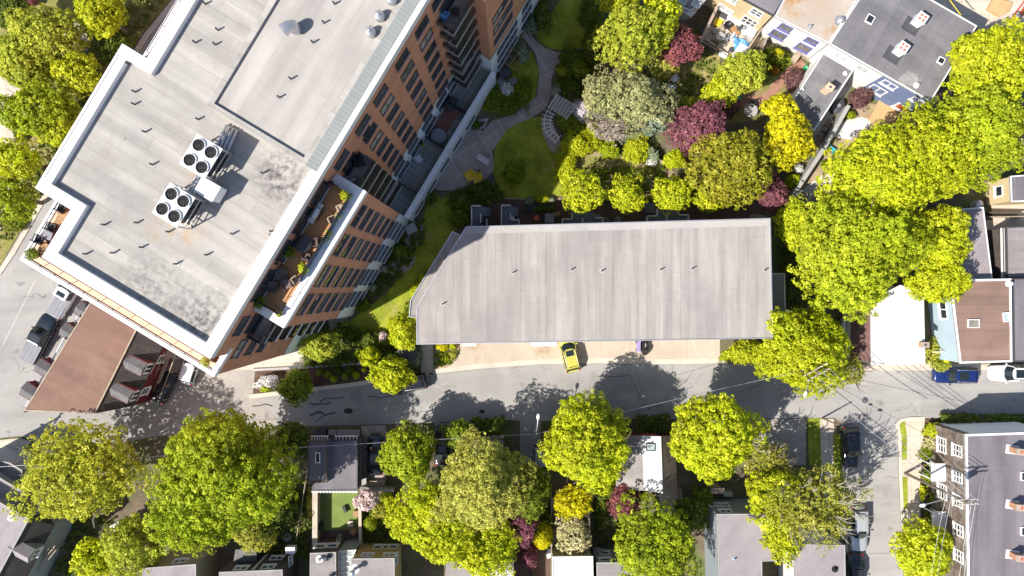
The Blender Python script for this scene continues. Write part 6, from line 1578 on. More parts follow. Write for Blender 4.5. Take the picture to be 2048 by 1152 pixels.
# small patios along the brick block
X, Y = W2(823, 458, .4); table('garden_table', 'square pale parasol table on the small patio by the block', X, Y, .06, (1.2, 1.0), .72, 'wood', 'concwall', False, .5)
crate('covered_table', 'table', 'dark covered table on the patio under the stacked corner balconies', 1011, 146, .06, (1.1, .9, .7), 'darkgrey', .5)
chair('garden_chair', 'grey garden chair by the white-flowering bush, left of the dark table', *W2(1004, 164, .4), .06, 2.6, 'greyfab', 1.2)
chair('garden_chair', 'grey garden chair by the white-flowering bush, right of the dark table', *W2(1026, 163, .4), .06, 3.6, 'greyfab', 1.2)
t = thing('wooden_trellis', 'brown four-panel wooden frame table against the white base of the wing', 'frame', (*W2(1028, 118, 1), .06), .97)
for i in (-.9, 0, .9): MB().box((i, 0, .9), (.1, 1.9, .08)).build('bar', M['teak'], t, local=True)
for j in (-.9, 0, .9): MB().box((0, j, .945), (1.9, .1, .08)).build('bar', M['teak'], t, local=True)
for i in (-.9, .9):
    for j in (-.9, .9): MB().box((i, j, .43), (.1, .1, .86)).build('leg', M['teak'], t, local=True)
# lawn chairs in the garden, seen between crowns
for x, y, rz_, lab in ((1349, 158, .6, 'white garden chair on the shady lawn, nearest the pale green shrub'), (1338, 177, 1.4, 'white garden chair on the shady lawn beside the round table')):
    chair('lawn_chair', lab, *W2(x, y, .4), .05, rz_, 'plastic_white', 1.15)
X, Y = W2(1349, 174, .5); table('lawn_table', 'small round grey table between the white garden chairs', X, Y, .05, .26, .5, 'plastic_white', 'greyfab')
X, Y = W2(1500, 222, .4); table('round_patio_table', 'round pale patio table behind the purple trees', X, Y, .06, .75, .7, 'black', 'concwall')
chair('patio_chair', 'black patio chair on the terracotta path by the pale round table', *W2(1508, 207, .4), .06, .3, 'black', 1.1)
m = MB()
for pts in ([(1505, 186), (1515, 182), (1525, 184), (1520, 190), (1508, 190), (1506, 196)], [(1560, 158), (1540, 178), (1530, 192), (1532, 202), (1522, 206), (1514, 196)], [(1488, 200), (1495, 196), (1505, 200)]): m.tube([W(x, y, .09) for x, y in pts], .035, 5)
m.top('garden_hose', M['wicker'], 'pale garden hose looping over the terracotta path', 'hose')
# things in the bottom yards
t = thing('ladder', 'aluminium ladder leaning on the grey house beside the lawn', 'ladder', (*W2(672, 1080, 1.5), 0))
a, b = Vector(W(681, 1067, .2)), Vector(W(671, 1098, 3.4)); sd = Vector((.2, 0, 0)); m = MB()
for s_ in (-1, 1): m.tube([a + sd * s_, b + sd * s_], .035, 5)
for i in range(10): q = a.lerp(b, (i + .5) / 10); m.tube([q - sd, q + sd], .03, 5)
m.build('rails_and_rungs', M['silver'], t)
t = thing('garden_wall', 'thick tan retaining wall west of the artificial lawn', 'wall', (*W2(630, 1035, 1), 0))
MB().prism(PX([(625, 984), (634.5, 984), (634, 1095), (625, 1095)], 1.6), 0, 1.55).build('wall', M['stonewall'], t); MB().prism(PX([(624.5, 984), (635, 984), (634.5, 1096), (624.5, 1096)], 1.62), 1.55, 1.62).build('wall_cap', M['sidewalk'], t)
t = thing('garden_wall', 'narrow pale wall east of the artificial lawn', 'wall', (*W2(719, 1040, 1), 0))
MB().prism(PX([(717, 1012), (722, 1012), (723, 1098), (718, 1098)], 1.5), 0, 1.45).build('wall', M['wood'], t); MB().prism(PX([(716.5, 1012), (722.5, 1012), (723.5, 1099), (717.5, 1099)], 1.52), 1.45, 1.52).build('wall_cap', M['sidewalk'], t)
fence([(722, 977), (786, 981)], 1.5, 'concwall', 'pale wall at the back of the garage driveway', .2, .3)
X, Y, _ = W(690, 1018, .3); MB().box((0, 0, .2), (.35, .75, .4)).box((0, -.1, .43), (.3, .5, .06)).top('dark_trough', M['black'], 'small black trough lying on the artificial lawn', 'trough', at=(0, 0, 0)).location = (X, Y, .06); bpy.data.objects['dark_trough'].rotation_euler = (0, 0, .45)
crate('paving_slab', 'slab', 'square pale slab table on the artificial lawn', 701, 1048, .06, (.55, .55, .3), 'sidewalk')
crate('lawn_chair_box', 'planter', 'brown wooden planter at the east side of the artificial lawn', 712, 1028, .06, (.6, .6, .6), 'teak')
crate('wooden_stool', 'stool', 'tilted brown wooden stool by the deck edge', 706, 1063, .06, (.6, .6, .5), 'teak', .8)
crate('waste_bin', 'bin', 'black bin against the tan retaining wall', 638, 1054, .06, (.5, .7, .9), 'black')
crate('blue_cool_box', 'box', 'pale blue cool box on the dark deck below the lawn', 652, 1087, .1, (.4, .45, .4), 'plastic_blue', .3, 'plastic_white')
X, Y, _ = W(575, 1074, .5); table('round_table', 'round grey table in the dark overgrown yard', X, Y, .03, .45, .6, 'darkgrey', 'greyfab')
crate('white_chest', 'box', 'white box between dark shrubs west of the big maple', 231, 1055, .03, (1.0, .75, .7), 'plastic_white', .5)
fence([(1066, 1122), (1066, 1300)], 1.0, 'wood_dark', 'dark slatted fence across the brown deck at the bottom', .06, .08)
fence([(1103, 995), (1103, 1112)], 1.6, 'stonewall', 'tan fence beside the golden cone shrub', .1, .16)
fence([(1178, 1010), (1180, 1075)], 1.6, 'wood', 'pale post fence beside the yellow maple', .1, .14)
fence([(1362, 980), (1366, 1040)], 1.6, 'stonewall', 'tan fence in shade east of the white-ridged house', .1, .16)
t = thing('satellite_dish', 'round grey parasol folded flat on the dark house yard', 'parasol', (*W2(1195, 1100, 1), 0))
MB().lathe((0, 0), [(.62, 2.0), (.3, 2.2), (.03, 2.3)], 18).build('canopy', M['greyfab'], t, local=True); MB().cyl((0, 0), .03, 0, 2.0, 6).build('pole', M['silver'], t, local=True)
for x, y, lab in ((1098, 1112, 'white bin beside the pale ribbed roof house'), (1097, 1103, 'dark grey bin beside the golden cone shrub')): crate('house_bin', 'bin', lab, x, y, .08, (.42, .42, .9), 'plastic_white' if y == 1112 else 'darkgrey', .3)
house('small_garage', 'low grey flat-roofed garage under the pale tree, north of it the dark hedge', [(945, 878), (1009, 877), (1010, 940), (945, 940)], 2.8, 'concwall', 'roof_grey', .1, .03, 'garage', edge='wood_dark')
house('tan_porch', 'small tan porch roof behind the blue-grey flat house', [(1422, 976), (1448, 976), (1448, 987), (1422, 987)], 2.6, 'w_olive', 'stonewall', .1, .03, 'porch', edge='stonewall')
crate('heat_pump', 'heat pump', 'pale heat pump beside the tan porch', 1457, 988, 0, (.9, .5, .9), 'silver')

for i, (x, y, d, mat, lab, nm, ct, rz) in enumerate((
    (1430, 62, (.5, .5, .45), 'greyfab', 'grey folded cloth bag near the shady fence of the deck', 'cloth_bag', 'bag', .3),
    (1456, 66, (.45, .8, .35), 'sidewalk', 'pale flat box between the grey crate and the brown crate', 'flat_box', 'box', .8),
    (1488, 64, (.5, .5, .6), 'plastic_white', 'white bucket-like box under the lower yellow house window', 'white_box', 'box', .2),
    (1476, 66, (.4, .4, .5), 'teak', 'small brown stool among the clutter of the deck', 'stool', 'stool', .5),
    (1463, 99, (.45, .35, .4), 'darkgrey', 'black box near the garden edge of the cluttered deck', 'black_box', 'box', -.3),
    (1436, 44, (.8, .8, .3), 'plastic_yellow', 'faded yellow box in the north-west corner of the deck', 'yellow_box', 'box', -.4),
    (1492, 50, (.3, .9, .9), 'greyfab', 'grey upright panel leaning by the lower window of the yellow house', 'garden_screen', 'screen', -.5),
    (1428, 84, (.9, .35, .4), 'wood_dark', 'dark wooden trough along the south fence of the deck', 'wooden_trough', 'planter', -.55))):
    crate(nm, ct, lab, x, y, .08, d, mat, rz)
table('deck_table', 'round grey table with pale clutter on the dappled side of the deck', *W2(1440, 73, .6), .08, .5, .7, 'darkgrey', 'concwall')
chair('deck_chair', 'grey deck chair east of the round grey table', *W2(1452, 76, .5), .08, 1.2, 'greyfab', 1.1)
# ------------------------------------------------------------ trees
ST = dict(leaf=.15, cr=.40, K=24)
def T(*a, **k):
    q = dict(ST); q.update(k); return tree(*a, **q)
# beyond the avenue, top left
T(95, 75, (82, 62), 6.5, 'soft', 'pale yellow-green tree at the top left, second from the corner', gap=.1)
T(200, 30, (48, 52), 6.0, 'lime', 'bright green tree at the top edge nearest the avenue')
T(55, 130, (62, 62), 6.0, 'soft', 'pale green tree just above the grey path at the left edge')
T(150, 148, (50, 46), 6.0, 'gold', 'yellow-green tree touching the west parapet of the brick block', gap=.2)
T(75, 222, (82, 56), 6.0, 'green', 'wide deep-green tree in the middle of the left verge')
T(120, 252, (48, 44), 5.5, 'gold', 'small yellow-green tree close to the west wall of the block')
T(28, 320, (55, 42), 5.5, 'gold', 'yellow-green tree at the left edge above the dark green one', gap=.2)
T(22, 395, (52, 48), 5.5, 'green', 'green tree at the left edge just before the avenue bend', gap=.15)
T(22, 20, (38, 40), 5.0, 'dark', 'dark tree in the very top left corner')
T(235, 95, (30, 42), 3.5, 'dark', 'dark shaded tree beside the notch of the west parapet')
bush(56, 4, (22, 8), 1.6, 'red', 'dark red shrub at the top edge in the left corner')
bush(30, 440, (30, 35), 1.2, 'mid', 'low green shrub below the left edge trees by the kerb')
bush(40, 262, (18, 30), 1.4, 'dark', 'dark green shrub beside the grey path on the left verge')
# north garden
T(1262, 72, (78, 70), 7.0, 'soft', 'large pale green tree at the top, north of the grey conifers', gap=.12)
T(1318, 38, (42, 60), 6.5, 'lime', 'bright lime tree at the top edge beside the glazed house', leaf=.2, cr=.5)
T(1240, 5, (40, 30), 6.0, 'lime', 'lime-green crown cut off by the top edge')
T(1358, 90, (47, 40), 4.2, 'red', 'spreading dark red maple beside the cluttered deck', leaf=.11, cr=.3)
T(1328, 136, (28, 24), 2.6, 'pale', 'small pale yellow-green tree under the red maple', leaf=.11, cr=.28, trunk=.1)
T(1484, 148, (50, 44), 4.0, 'soft', 'yellow-green tree south of the cluttered deck', leaf=.13)
T(1442, 182, (36, 32), 3.2, 'lime', 'bright green small tree between the lawn and the terracotta path', trunk=.1)
T(1206, 194, (48, 54), 5.0, 'greygreen', 'pale grey-green conifer beside the white blossom', leaf=.11, cr=.33, gap=.22, wild=1.1)
T(1277, 205, (72, 60), 5.5, 'greygreen', 'grey-green conifer east of its paler twin', leaf=.11, cr=.34, gap=.15, wild=1.1)
T(1300, 240, (40, 32), 4.6, 'bluegreen', 'blue-green conifer on the south-east side of the grey conifers', leaf=.11, cr=.33)
T(1225, 252, (48, 38), 4.3, 'dry', 'half-bare grey-brown conifer with dead twigs in the middle of the garden', leaf=.09, cr=.35, K=16, gap=.3, bark='bark_pale', limb_show=10, wild=1.2)
T(1397, 258, (62, 55), 4.5, 'purple', 'wide purple-leaved maple in the middle of the garden', leaf=.11, cr=.32)
bush(1462, 212, (22, 24), 3.0, 'maroon', 'dark maroon shrub in shade beside the terracotta path', leaf=.1)
T(1462, 332, (82, 85), 6.0, 'bronze', 'large olive-bronze tree above the east end of the townhouses', leaf=.14, gap=.1)
T(1572, 270, (50, 68), 5.5, 'yellow', 'brilliant golden yellow tree beside the black-roofed extension', leaf=.15, cr=.42)
T(1552, 215, (32, 24), 4.5, 'yellow', 'smaller golden yellow crown at the north end of the golden tree', trunk=.1)
T(1540, 386, (34, 36), 3.6, 'purple', 'small purple maple at the north-east corner of the townhouses', leaf=.11, cr=.3, trunk=.1)
bush(1590, 160, (24, 26), 2.4, 'maroon', 'brown-purple shrub west of the black-roofed extension', leaf=.09)
bush(1720, 196, (28, 26), 2.4, 'maroon', 'spiky brown-purple maple in front of the blue wall', leaf=.08, wild=1.2)
T(1165, 385, (40, 48), 4.5, 'gold', 'westernmost of the three yellow-green trees behind the townhouses', leaf=.12, cr=.32, gap=.1, trunk=.12)
T(1252, 390, (38, 40), 4.3, 'gold', 'middle one of the three yellow-green trees behind the townhouses', leaf=.12, cr=.32, gap=.1, trunk=.12)
T(1343, 388, (42, 38), 4.3, 'gold', 'easternmost of the three yellow-green trees behind the townhouses', leaf=.12, cr=.32, gap=.1, trunk=.12)
T(1425, 395, (38, 30), 4.0, 'gold', 'yellow-green tree under the south edge of the olive-bronze tree', leaf=.12, cr=.32, trunk=.12)
# the big maples on the right
BIG = dict(leaf=.14, cr=.44, K=26)
T(1762, 352, (108, 100), 8.0, 'lime', 'huge lime-green maple in the middle of the right-hand group', **BIG)
T(1700, 500, (128, 124), 8.5, 'limegreen', 'huge green maple nearest the east end of the townhouses', **BIG)
T(1862, 320, (98, 100), 8.0, 'lime', 'large maple between the middle maple and the right edge', **BIG)
T(1978, 128, (92, 88), 8.0, 'lime', 'large maple touching the dark roof of the blue house', **BIG)
T(1955, 262, (98, 102), 8.5, 'limegreen', 'large maple below the blue house at the right edge', **BIG)
T(1874, 478, (66, 74), 6.5, 'lime', 'medium lime maple over the grey annex', **BIG)
T(1875, 565, (62, 42), 5.5, 'lime', 'low wide lime maple above the cream house', **BIG)
T(1592, 445, (36, 48), 4.5, 'gold', 'yellow-green tree squeezed against the east side of the townhouses', leaf=.14)
T(1597, 700, (95, 85), 6.5, 'lime', 'round lime-green street tree around the utility pole', **BIG)
T(1492, 704, (42, 28), 2.8, 'gold', 'low yellow-green tree at the east end of the concrete driveway', leaf=.12, cr=.3, trunk=.1)
T(1702, 742, (32, 34), 3.0, 'olive', 'scrawny olive tree in front of the plum lean-to', leaf=.09, cr=.3, K=14, gap=.3, limb_show=6, trunk=.08, wild=1.1)
bush(1868, 700, (18, 30), 1.8, 'olive', 'olive-green shrub on the corner between the cream and blue houses')
bush(1885, 730, (24, 18), 1.6, 'olive', 'olive-green shrub hanging over the navy car', leaf=.11)
bush(1890, 722, (6, 5), 2.1, 'yellow', 'small yellow flowering patch above the navy car')
# bottom left
T(168, 942, (128, 98), 7.5, 'lemon', 'broad yellow-green tree at the left, in early leaf', leaf=.13, cr=.36, K=20, gap=.22, limb_show=8, bark='bark_pale', wild=.9)
T(445, 952, (140, 142), 11.0, 'green', 'biggest deep-green maple at the bottom left', **BIG)
T(585, 880, (40, 42), 4.0, 'dark', 'dark shaded tree at the garage end of the street', leaf=.14)
T(272, 1090, (68, 62), 5.0, 'soft', 'pale green tree below the broad yellow-green tree', leaf=.12, gap=.15)
T(190, 1115, (38, 45), 4.5, 'lime', 'small bright green tree beside the white box at the bottom left', leaf=.17)
T(510, 1065, (48, 40), 4.5, 'olive', 'olive-green tree beside the hipped porch at the bottom', leaf=.13, gap=.1)
T(560, 1020, (30, 40), 3.0, 'dark', 'dark shrubby tree in the overgrown yard', leaf=.12)
bush(525, 1010, (30, 22), 2.0, 'dry', 'dry pinkish-brown shrub at the edge of the biggest maple')
T(818, 907, (56, 62), 5.5, 'green', 'round green tree east of the dark grey sedan', **BIG)
T(870, 1045, (88, 82), 6.0, 'lime', 'wide lime-green tree at the bottom centre-left', **BIG)
T(962, 975, (92, 100), 8.0, 'pale', 'tall pale feathery tree at the bottom centre', leaf=.11, cr=.36, K=24, wild=1.0)
T(965, 1090, (78, 58), 5.5, 'lime', 'lime-green tree above the white metal roof at the bottom', **BIG)
T(1060, 985, (42, 62), 5.0, 'mid', 'mid-green tree between the feathery tree and the round lime tree', leaf=.14)
T(920, 868, (38, 28), 3.5, 'mid', 'mid-green small tree at the street edge west of the dark hedge', leaf=.15)
T(1172, 885, (92, 98), 7.0, 'lime', 'big round lime-green tree on the south side of the street, west one', limb_show=2, **BIG)
T(1142, 1002, (42, 34), 4.5, 'yellow', 'golden yellow maple below the big round lime tree', leaf=.15)
T(1424, 878, (86, 96), 7.0, 'lime', 'big round lime-green tree on the south side of the street, east one', limb_show=3, bark='bark_pale', **BIG)
T(1310, 1088, (98, 82), 7.0, 'green', 'large green tree at the bottom between the dark house and blue-grey house', leaf=.15, cr=.42, gap=.08)
T(1375, 1025, (34, 34), 4.0, 'dark', 'dark green crown north-east of the large bottom tree', leaf=.14)
T(1618, 1000, (112, 82), 7.0, 'olive', 'sparse olive-green tree over the side street kerb', leaf=.12, cr=.36, K=15, gap=.38, limb_show=26, bark='bark_pale', wild=1.1, inner=.5)
T(1545, 985, (62, 62), 6.0, 'lime', 'lime-green crown on the west side of the sparse olive tree', leaf=.14, gap=.1)
T(1560, 1065, (48, 52), 5.5, 'lime', 'lime-green crown above the white flat house', leaf=.14)
T(1530, 915, (52, 40), 4.6, 'olive', 'thin shaded tree beside the forecourt drive', leaf=.12, cr=.34, K=12, gap=.42, limb_show=8, wild=1.1)
T(1846, 1105, (60, 58), 4.8, 'gold', 'yellow-green tree on the pavement in front of the cedar terrace', leaf=.16)
T(1250, 1000, (36, 36), 3.5, 'red', 'dark red maple in front of the white-ridged house', leaf=.1, cr=.28, trunk=.1)
T(1042, 1056, (34, 36), 5.0, 'purple', 'purple small tree beside the golden cone shrub', leaf=.1, cr=.28, trunk=.08)
bush(1058, 1112, (24, 26), 3.6, 'purple', 'purple shrub on the brown deck below the golden cone shrub')
T(1085, 1070, (23, 30), 2.4, 'yellow', 'dense golden cone-shaped conifer by the tan fence', leaf=.07, cr=.16, K=22, lobes=2, depth=.06, cone=.35, rz=2.2, trunk=.1)
bush(1090, 1040, (26, 30), 2.6, 'dark', 'dark green conifer directly behind the golden cone')
T(1146, 1070, (38, 42), 3.4, 'cream', 'cream-flowering tree above the pale ribbed roof', leaf=.1, cr=.28, gap=.2, trunk=.1)
# along the street
T(786, 750, (42, 36), 3.8, 'lime', 'small lime street tree over the black sport utility car', leaf=.14, trunk=.1)
T(806, 662, (32, 42), 4.2, 'lime', 'lime tree against the south-west corner of the townhouses', leaf=.13, trunk=.1)
T(640, 692, (42, 30), 4.0, 'soft', 'pale green tree at the foot of the south balconies', leaf=.12, trunk=.1)
T(738, 714, (20, 24), 2.6, 'lime', 'small bright green tree in the middle of the planted bank', leaf=.12, trunk=.08)
T(592, 772, (36, 34), 3.2, 'mid', 'round dark-green tree on the kerb beside the white blossom', leaf=.13, trunk=.1)
bush(536, 764, (28, 18), 1.9, 'white', 'white-blossoming shrub at the west end of the planted bank', leaf=.09)
bush(534, 775, (20, 9), 1.7, 'green', 'green lower half of the white-blossoming shrub')
T(735, 999, (27, 23), 3.0, 'pink', 'pale pink flowering tree at the garage corner', leaf=.1, cr=.26, trunk=.08)
bush(741, 1047, (15, 15), 1.8, 'green', 'round clipped green shrub by the garden path', leaf=.07, cr=.15, depth=.06)
bush(762, 1020, (22, 22), 1.8, 'olive', 'olive shrub south-east of the pink flowering tree')
bush(778, 1000, (14, 20), 1.6, 'gold', 'yellow-green shrub at the back of the driveway wall')
for x, y, r, m_, lab in ((640, 746, 7.5, 'mid', 'round clipped shrub in the planted bank, westernmost'), (655, 749, 8.5, 'mid', 'round clipped shrub in the planted bank, largest'), (667, 758, 6.5, 'gold', 'yellow clipped shrub nearest the kerb'), (690, 752, 6.5, 'olive', 'olive clipped shrub in the planted bank'), (712, 750, 7, 'gold', 'yellow-green clipped shrub, easternmost of the larger ones'), (728, 740, 4.5, 'gold', 'smallest yellow-green clipped shrub by the low wall'), (677, 742, 8, 'dark', 'dark loose shrub behind the clipped ones'), (630, 762, 9, 'maroon', 'reddish low shrub beside the round dark-green tree'), (700, 742, 9, 'dark', 'dark shrub against the low wall')):
    bush(x, y, r, .9, m_, lab, leaf=.06, cr=.13, depth=.08, K=18)
# planting bed beside the driveway
bush(884, 694, (13, 9), 1.0, 'yellow', 'golden mounded shrub against the townhouse wall', leaf=.06, cr=.13, depth=.1, K=20)
for x, y, r, m_, lab in ((905, 693, 9, 'lime', 'pale green shrub east of the golden mound'), (890, 718, 11, 'green', 'green perennial clump nearest the street'), (880, 708, 8, 'mid', 'dark green perennial in the driveway bed'), (905, 710, 9, 'olive', 'olive perennial at the curved edge of the driveway'), (876, 700, 7, 'silver', 'silvery perennial beside the walkway'), (884, 728, 7, 'mid', 'small green clump at the tip of the driveway bed')):
    bush(x, y, r, .7, m_, lab, leaf=.07, cr=.14, K=14)
bush(832, 722, (14, 16), 1.1, 'silver', 'grey-green shrub on the west side of the walkway')
bush(835, 706, (10, 14), 1.0, 'bluegreen', 'blue-green shrub at the townhouse corner by the walkway')
t = thing('garden_parasol', 'dark blue-grey folded parasol over the sunken patio west of the walkway', 'parasol', (*W2(815, 703, 1.6), 0))
MB().lathe((0, 0), [(1.1, 1.5), (.5, 1.75), (.04, 1.9)], 8).build('canopy', M['darkgrey'], t, local=True); MB().cyl((0, 0), .03, 0, 1.5, 6).build('pole', M['silver'], t, local=True)
# shrubs along the brick block
for x, y, r, h, m_, lab in ((985, 198, (26, 28), 1.6, 'mid', 'round green shrub at the podium wall, nearest the brick plaza'), (1018, 215, (28, 20), 1.3, 'mid', 'wide green shrub in the courtyard lawn bed'), (1047, 185, (22, 40), 1.2, 'mid', 'long green shrub along the curved brick path'), (1012, 178, (16, 14), 1.5, 'white', 'dark bush with white flowers behind the garden chairs'), (1046, 110, (14, 22), 1.6, 'silver', 'pale silvery shrub by the wing patio'), (952, 250, (12, 10), .9, 'dark', 'low dark shrub in the corner planter'), (1112, 182, (11, 14), 1.5, 'silver', 'pale silvery shrub beside the lattice pergola'),
    (1148, 120, (30, 30), 2.2, 'dark', 'dark round shrub by the upper brick path'), (1126, 142, (15, 13), 1.6, 'bronze', 'bronze round shrub at the path bend'), (1160, 138, (26, 24), 2.2, 'mid', 'mid-green round shrub north of the grey conifers'), (1140, 170, (20, 20), 1.8, 'dark', 'dark shrub north of the lattice pergola'), (1185, 90, (26, 50), 3.0, 'dark', 'tall dark shrub mass west of the large pale tree'), (1180, 30, (28, 45), 3.0, 'dark', 'dark shrub mass at the top edge of the courtyard'), (1085, 25, (22, 40), 2.5, 'dark', 'dark shrub against the wing base at the top edge'), (1062, 52, (16, 24), 1.6, 'bluegreen', 'blue-grey shrub against the wing base'),
    (1027, 345, (28, 32), 2.2, 'mid', 'large round shrub on the lower courtyard lawn'), (1140, 245, (30, 26), 2.4, 'mid', 'green climber over the curved arbour'), (1160, 288, (50, 32), 2.8, 'lime', 'bright lime hedge shrub at the shadow edge, northern'), (1132, 325, (26, 40), 2.2, 'lime', 'yellow-green shrub at the shadow edge, southern'), (1185, 265, (28, 24), 2.0, 'lime', 'lime shrub south of the white blossom'), (1217, 300, (26, 25), 2.2, 'green', 'green shrub between the two yellow ones'), (1270, 298, (33, 32), 2.6, 'gold', 'round golden-green shrub south of the conifers'), (1305, 312, (14, 18), 1.6, 'silver', 'pale shrub east of the round golden-green shrub'), (1348, 320, (28, 25), 2.4, 'lime', 'lime shrub below the wide purple maple'), (1305, 325, (12, 10), 1.2, 'white', 'white-flowering shrub by the low pale fence'),
    (1163, 222, (24, 25), 2.8, 'white', 'brilliant white blossoming shrub next to the lattice pergola'), (1383, 205, (40, 14), 1.6, 'soft', 'low yellow-green shrub north of the wide purple maple'), (1415, 195, (24, 14), 1.8, 'soft', 'yellow-green shrub west of the terracotta path'),
    (1550, 112, (26, 24), 2.2, 'mid', 'green shrub with yellow blooms by the white house'), (1556, 108, (12, 10), 2.9, 'yellow', 'yellow blooms on top of the green shrub'), (1548, 140, (8, 10), 1.4, 'orange_leaf', 'orange-flowering shrub beside the terracotta path'),
    (1702, 230, (14, 9), 1.2, 'green', 'round green shrub under the spiky purple maple'), (1648, 328, (7, 10), .9, 'mid', 'small green shrub on the bare soil by the grey fence'), (1585, 362, (20, 18), 1.8, 'lime', 'lime shrub at the lower end of the golden tree'), (1598, 338, (10, 10), 1.3, 'white', 'white-flowering shrub against the long grey fence'),
    (925, 405, (28, 24), 2.0, 'dark', 'dark shrub north-west of the townhouse decks'), (962, 382, (30, 18), 1.8, 'dark', 'dark shrub at the plaza edge by the dark bench'), (920, 432, (22, 22), 2.0, 'mid', 'mid-green shrub beside the western slate deck'), (1058, 402, (9, 10), 1.2, 'bluegreen', 'blue-green shrub above the black storage box'), (1085, 398, (16, 10), 1.3, 'lime', 'sunlit lime shrub on the patio edge'), (1103, 400, (8, 7), .9, 'silver', 'silvery sunlit shrub at the patio edge'),
    (800, 502, (18, 16), 1.4, 'mid', 'green shrub between two small patios by the block'), (860, 395, (16, 18), 1.3, 'dark', 'dark shrub south of the plaza by the podium'), (857, 380, (8, 12), 1.1, 'silver', 'pale shrub in the corner below the podium wall'), (768, 538, (9, 10), 1.2, 'silver', 'round silvery shrub by the lower small patio'), (744, 575, (9, 9), 1.2, 'silver', 'round silvery shrub further down the block'), (722, 612, (22, 14), 1.4, 'mid', 'spreading shrub at the lawn corner by the block'), (830, 580, (14, 22), 1.4, 'lime', 'sunlit lime shrub at the townhouse stair wing'), (848, 560, (14, 16), 1.4, 'gold', 'yellow-green shrub at the pointed end of the sunny lawn'),
    (818, 620, (14, 24), 1.5, 'mid', 'green shrub west of the townhouse stair wing'), (700, 668, (26, 18), 1.7, 'dark', 'dark shrub with pink flowers south of the sunny lawn'), (735, 678, (28, 22), 1.9, 'dark', 'dark leafy shrub shading the end of the sunny lawn'), (765, 672, (10, 12), 1.3, 'pink', 'pale flowering shrub at the south tip of the lawn'), (665, 720, (36, 16), 1.5, 'dark', 'dark hedge-like shrub on the planted bank'), (770, 715, (24, 20), 1.6, 'dark', 'dark shrub with white flowers beside the small bright tree'), (690, 648, (10, 8), 1.2, 'pale', 'pale yellowish shrub at the block corner'), (680, 665, (18, 12), 1.4, 'mid', 'mid-green shrub under the south balconies'),
    (1868, 862, (22, 20), 1.8, 'gold', 'yellow-green shrub at the north corner of the cedar terrace'), (1866, 884, (24, 14), 1.4, 'cream', 'cream-flowering shrub below the yellow-green corner shrub'), (1854, 906, (18, 16), 1.2, 'mid', 'green shrub by the first front window of the cedar terrace'), (1856, 952, (16, 14), 1.2, 'mid', 'green shrub opposite the tall pole'), (1845, 985, (5, 18), 1.0, 'lime', 'narrow lime shrub along the pavement'), (1868, 1000, (8, 14), 1.1, 'mid', 'small shrub beside the narrow lime one'),
    (1450, 715, (12, 10), 1.1, 'gold', 'small yellow-green shrub at the end of the curved kerb'), (1313, 968, (7, 24), 1.8, 'green', 'narrow green shrub south of the white-ridged house'), (1222, 985, (14, 18), 1.5, 'dark', 'dark shrub beside the dark red maple'), (1205, 1010, (14, 40), 1.6, 'dark', 'dark ground shrub west of the dark red maple'),
    (620, 1010, (8, 30), 1.8, 'olive', 'olive climber on the outside of the tan wall'), (590, 1000, (26, 30), 1.6, 'dark', 'dark tangle in the overgrown yard'), (1105, 880, (14, 40), 2.2, 'mid', 'green shrubs tucked under the west side of the round lime tree'), (1600, 490, (14, 30), 1.8, 'dark', 'dark undergrowth between the townhouses and the huge maple'), (1574, 590, (12, 20), 1.8, 'dark', 'dark shrub beside the side wing of the townhouses')):
    if m_ == 'orange_leaf' and m_ not in L: L[m_] = leaf('orange_blossom', (.62, .24, .02), (.5, .26, .03), (.2, .22, .02))
    bush(x, y, r, h, m_, lab)
hedge([(945, 858), (1008, 856)], 2.1, 1.5, 'dark', 'dark clipped hedge on the street north of the low garage')
hedge([(1272, 850), (1340, 848)], 1.7, 1.5, 'dark', 'dark hedge on the street between the two round lime trees')
hedge([(1406, 975), (1406, 1052)], 1.5, 2.4, 'mid', 'tall narrow hedge beside the blue-grey flat house')
hedge([(1650, 838), (1815, 838)], .2, .1, 'dark', 'low dark edge growth') if False else None
hedge([(1880, 838), (2060, 839)], .8, 1.0, 'dark', 'long dark hedge at the north wall of the cedar terrace')
hedge([(1066, 418), (1108, 418)], .35, .8, 'dark', 'low dark hedge behind the sunlit lime shrub')
hedge([(775, 1075), (800, 1078)], 1.0, 1.2, 'dark', 'dark hedge below the garden path')
# growth nobody could count
cover([(606, 690), (690, 640), (760, 690), (830, 690), (836, 745), (760, 722), (607, 733)], 'dark', 420, .7, seed=2)
cover([(900, 385), (985, 360), (1010, 396), (985, 410), (940, 412), (935, 450), (905, 455)], 'dark', 330, .6, seed=3)
cover([(1120, 110), (1180, 100), (1210, 170), (1150, 200), (1105, 190)], 'dark', 330, .8, seed=4)
cover([(870, 690), (915, 690), (915, 712), (898, 730), (870, 738)], 'mid', 70, .35, seed=5, leaf=.08)
cover([(740, 540), (800, 470), (830, 440), (850, 440), (850, 480), (790, 570), (720, 620)], 'dark', 240, .5, seed=6)
cover([(520, 1000), (625, 990), (622, 1115), (540, 1120)], 'dark', 330, .7, seed=7)
cover([(724, 985), (800, 985), (800, 1080), (726, 1085)], 'dark', 260, .6, seed=8)
cover([(200, -10), (340, -10), (280, 70), (110, 350), (20, 480), (-5, 500), (-5, 420), (100, 250)], 'dark', 800, .45, seed=9)
cover([(1130, 340), (1330, 335), (1400, 380), (1400, 405), (1120, 395)], 'mid', 380, .45, seed=10)
cover([(1550, 440), (1610, 420), (1640, 620), (1575, 640)], 'dark', 240, .6, seed=11)
cover([(1846, 850), (1878, 850), (1880, 1100), (1848, 1090)], 'mid', 200, .4, seed=12)
cover([(1190, 970), (1290, 985), (1290, 1070), (1190, 1110)], 'dark', 260, .5, seed=13)
cover([(130, 1040), (260, 1030), (250, 1150), (110, 1160)], 'dark', 260, .5, seed=14)
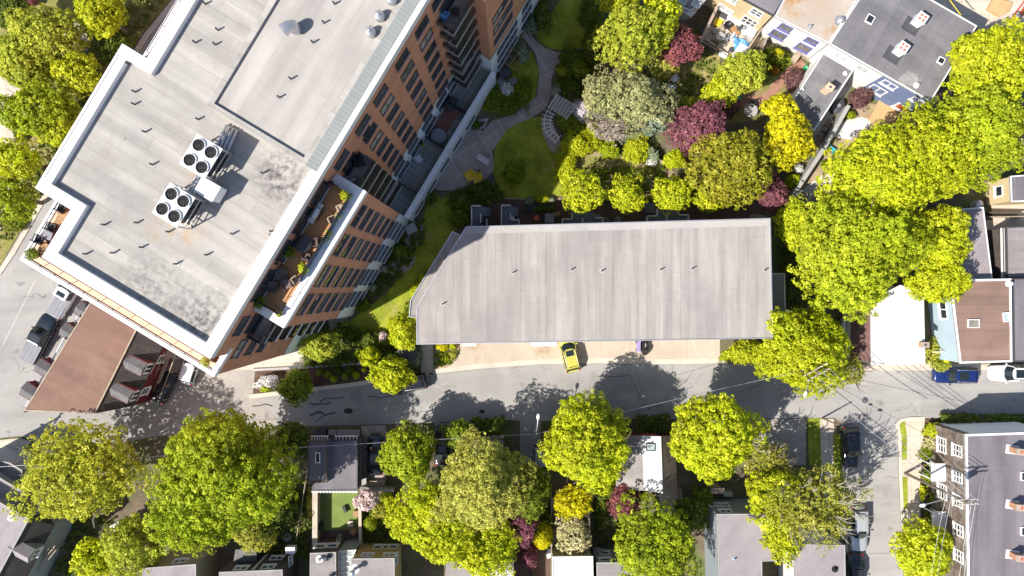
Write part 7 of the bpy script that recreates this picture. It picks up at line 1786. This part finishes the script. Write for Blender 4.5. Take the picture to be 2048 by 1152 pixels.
cover([(1290, 110), (1410, 95), (1440, 120), (1400, 215), (1310, 240)], 'dark', 200, .25, seed=15)
cover([(1540, 95), (1590, 120), (1555, 150), (1530, 165), (1510, 120)], 'mid', 130, .6, seed=16)
# ------------------------------------------------------------ camera, sun and sky
cam = bpy.data.cameras.new('camera'); cam.sensor_width = 36.0; cam.lens = 36.0 * S * D / 2048.0
cam.clip_end = 2000; cam.clip_start = .5
co = bpy.data.objects.new('camera', cam); COL.objects.link(co); co.location = (0, 0, D); co.rotation_euler = (0, 0, 0)
SC.camera = co
AZ, EL = 29.0, 48.0          # shadows run towards AZ (from +X, counter-clockwise)
sd = Vector((-math.cos(R(AZ)) * math.cos(R(EL)), -math.sin(R(AZ)) * math.cos(R(EL)), math.sin(R(EL))))   # towards the sun
sun = bpy.data.lights.new('sun', 'SUN'); sun.energy = 4.6; sun.angle = R(.55); sun.color = (1.0, .945, .86)
so = bpy.data.objects.new('sun', sun); COL.objects.link(so); so.rotation_euler = (-sd).to_track_quat('-Z', 'Y').to_euler(); so.location = (0, 0, 60)
w = bpy.data.worlds.new('World'); SC.world = w; w.use_nodes = True
nt = w.node_tree; nt.nodes.clear()
sky = nt.nodes.new('ShaderNodeTexSky'); sky.sky_type = 'NISHITA'; sky.sun_disc = False
sky.sun_elevation = R(EL); sky.sun_rotation = math.atan2(sd.x, sd.y); sky.air_density = 1.0; sky.dust_density = 1.0
bg = nt.nodes.new('ShaderNodeBackground'); bg.inputs['Strength'].default_value = .095
out = nt.nodes.new('ShaderNodeOutputWorld'); nt.links.new(sky.outputs[0], bg.inputs[0]); nt.links.new(bg.outputs[0], out.inputs[0])
SC.view_settings.view_transform = 'Standard'; SC.view_settings.look = 'None'; SC.view_settings.gamma = 1.0
SC.view_settings.exposure = .58; SC.view_settings.use_curve_mapping = False
SC.render.engine = 'CYCLES'; SC.cycles.max_bounces = 6; SC.cycles.diffuse_bounces = 3; SC.cycles.transmission_bounces = 4; SC.cycles.transparent_max_bounces = 8
SC.cycles.use_denoising = True
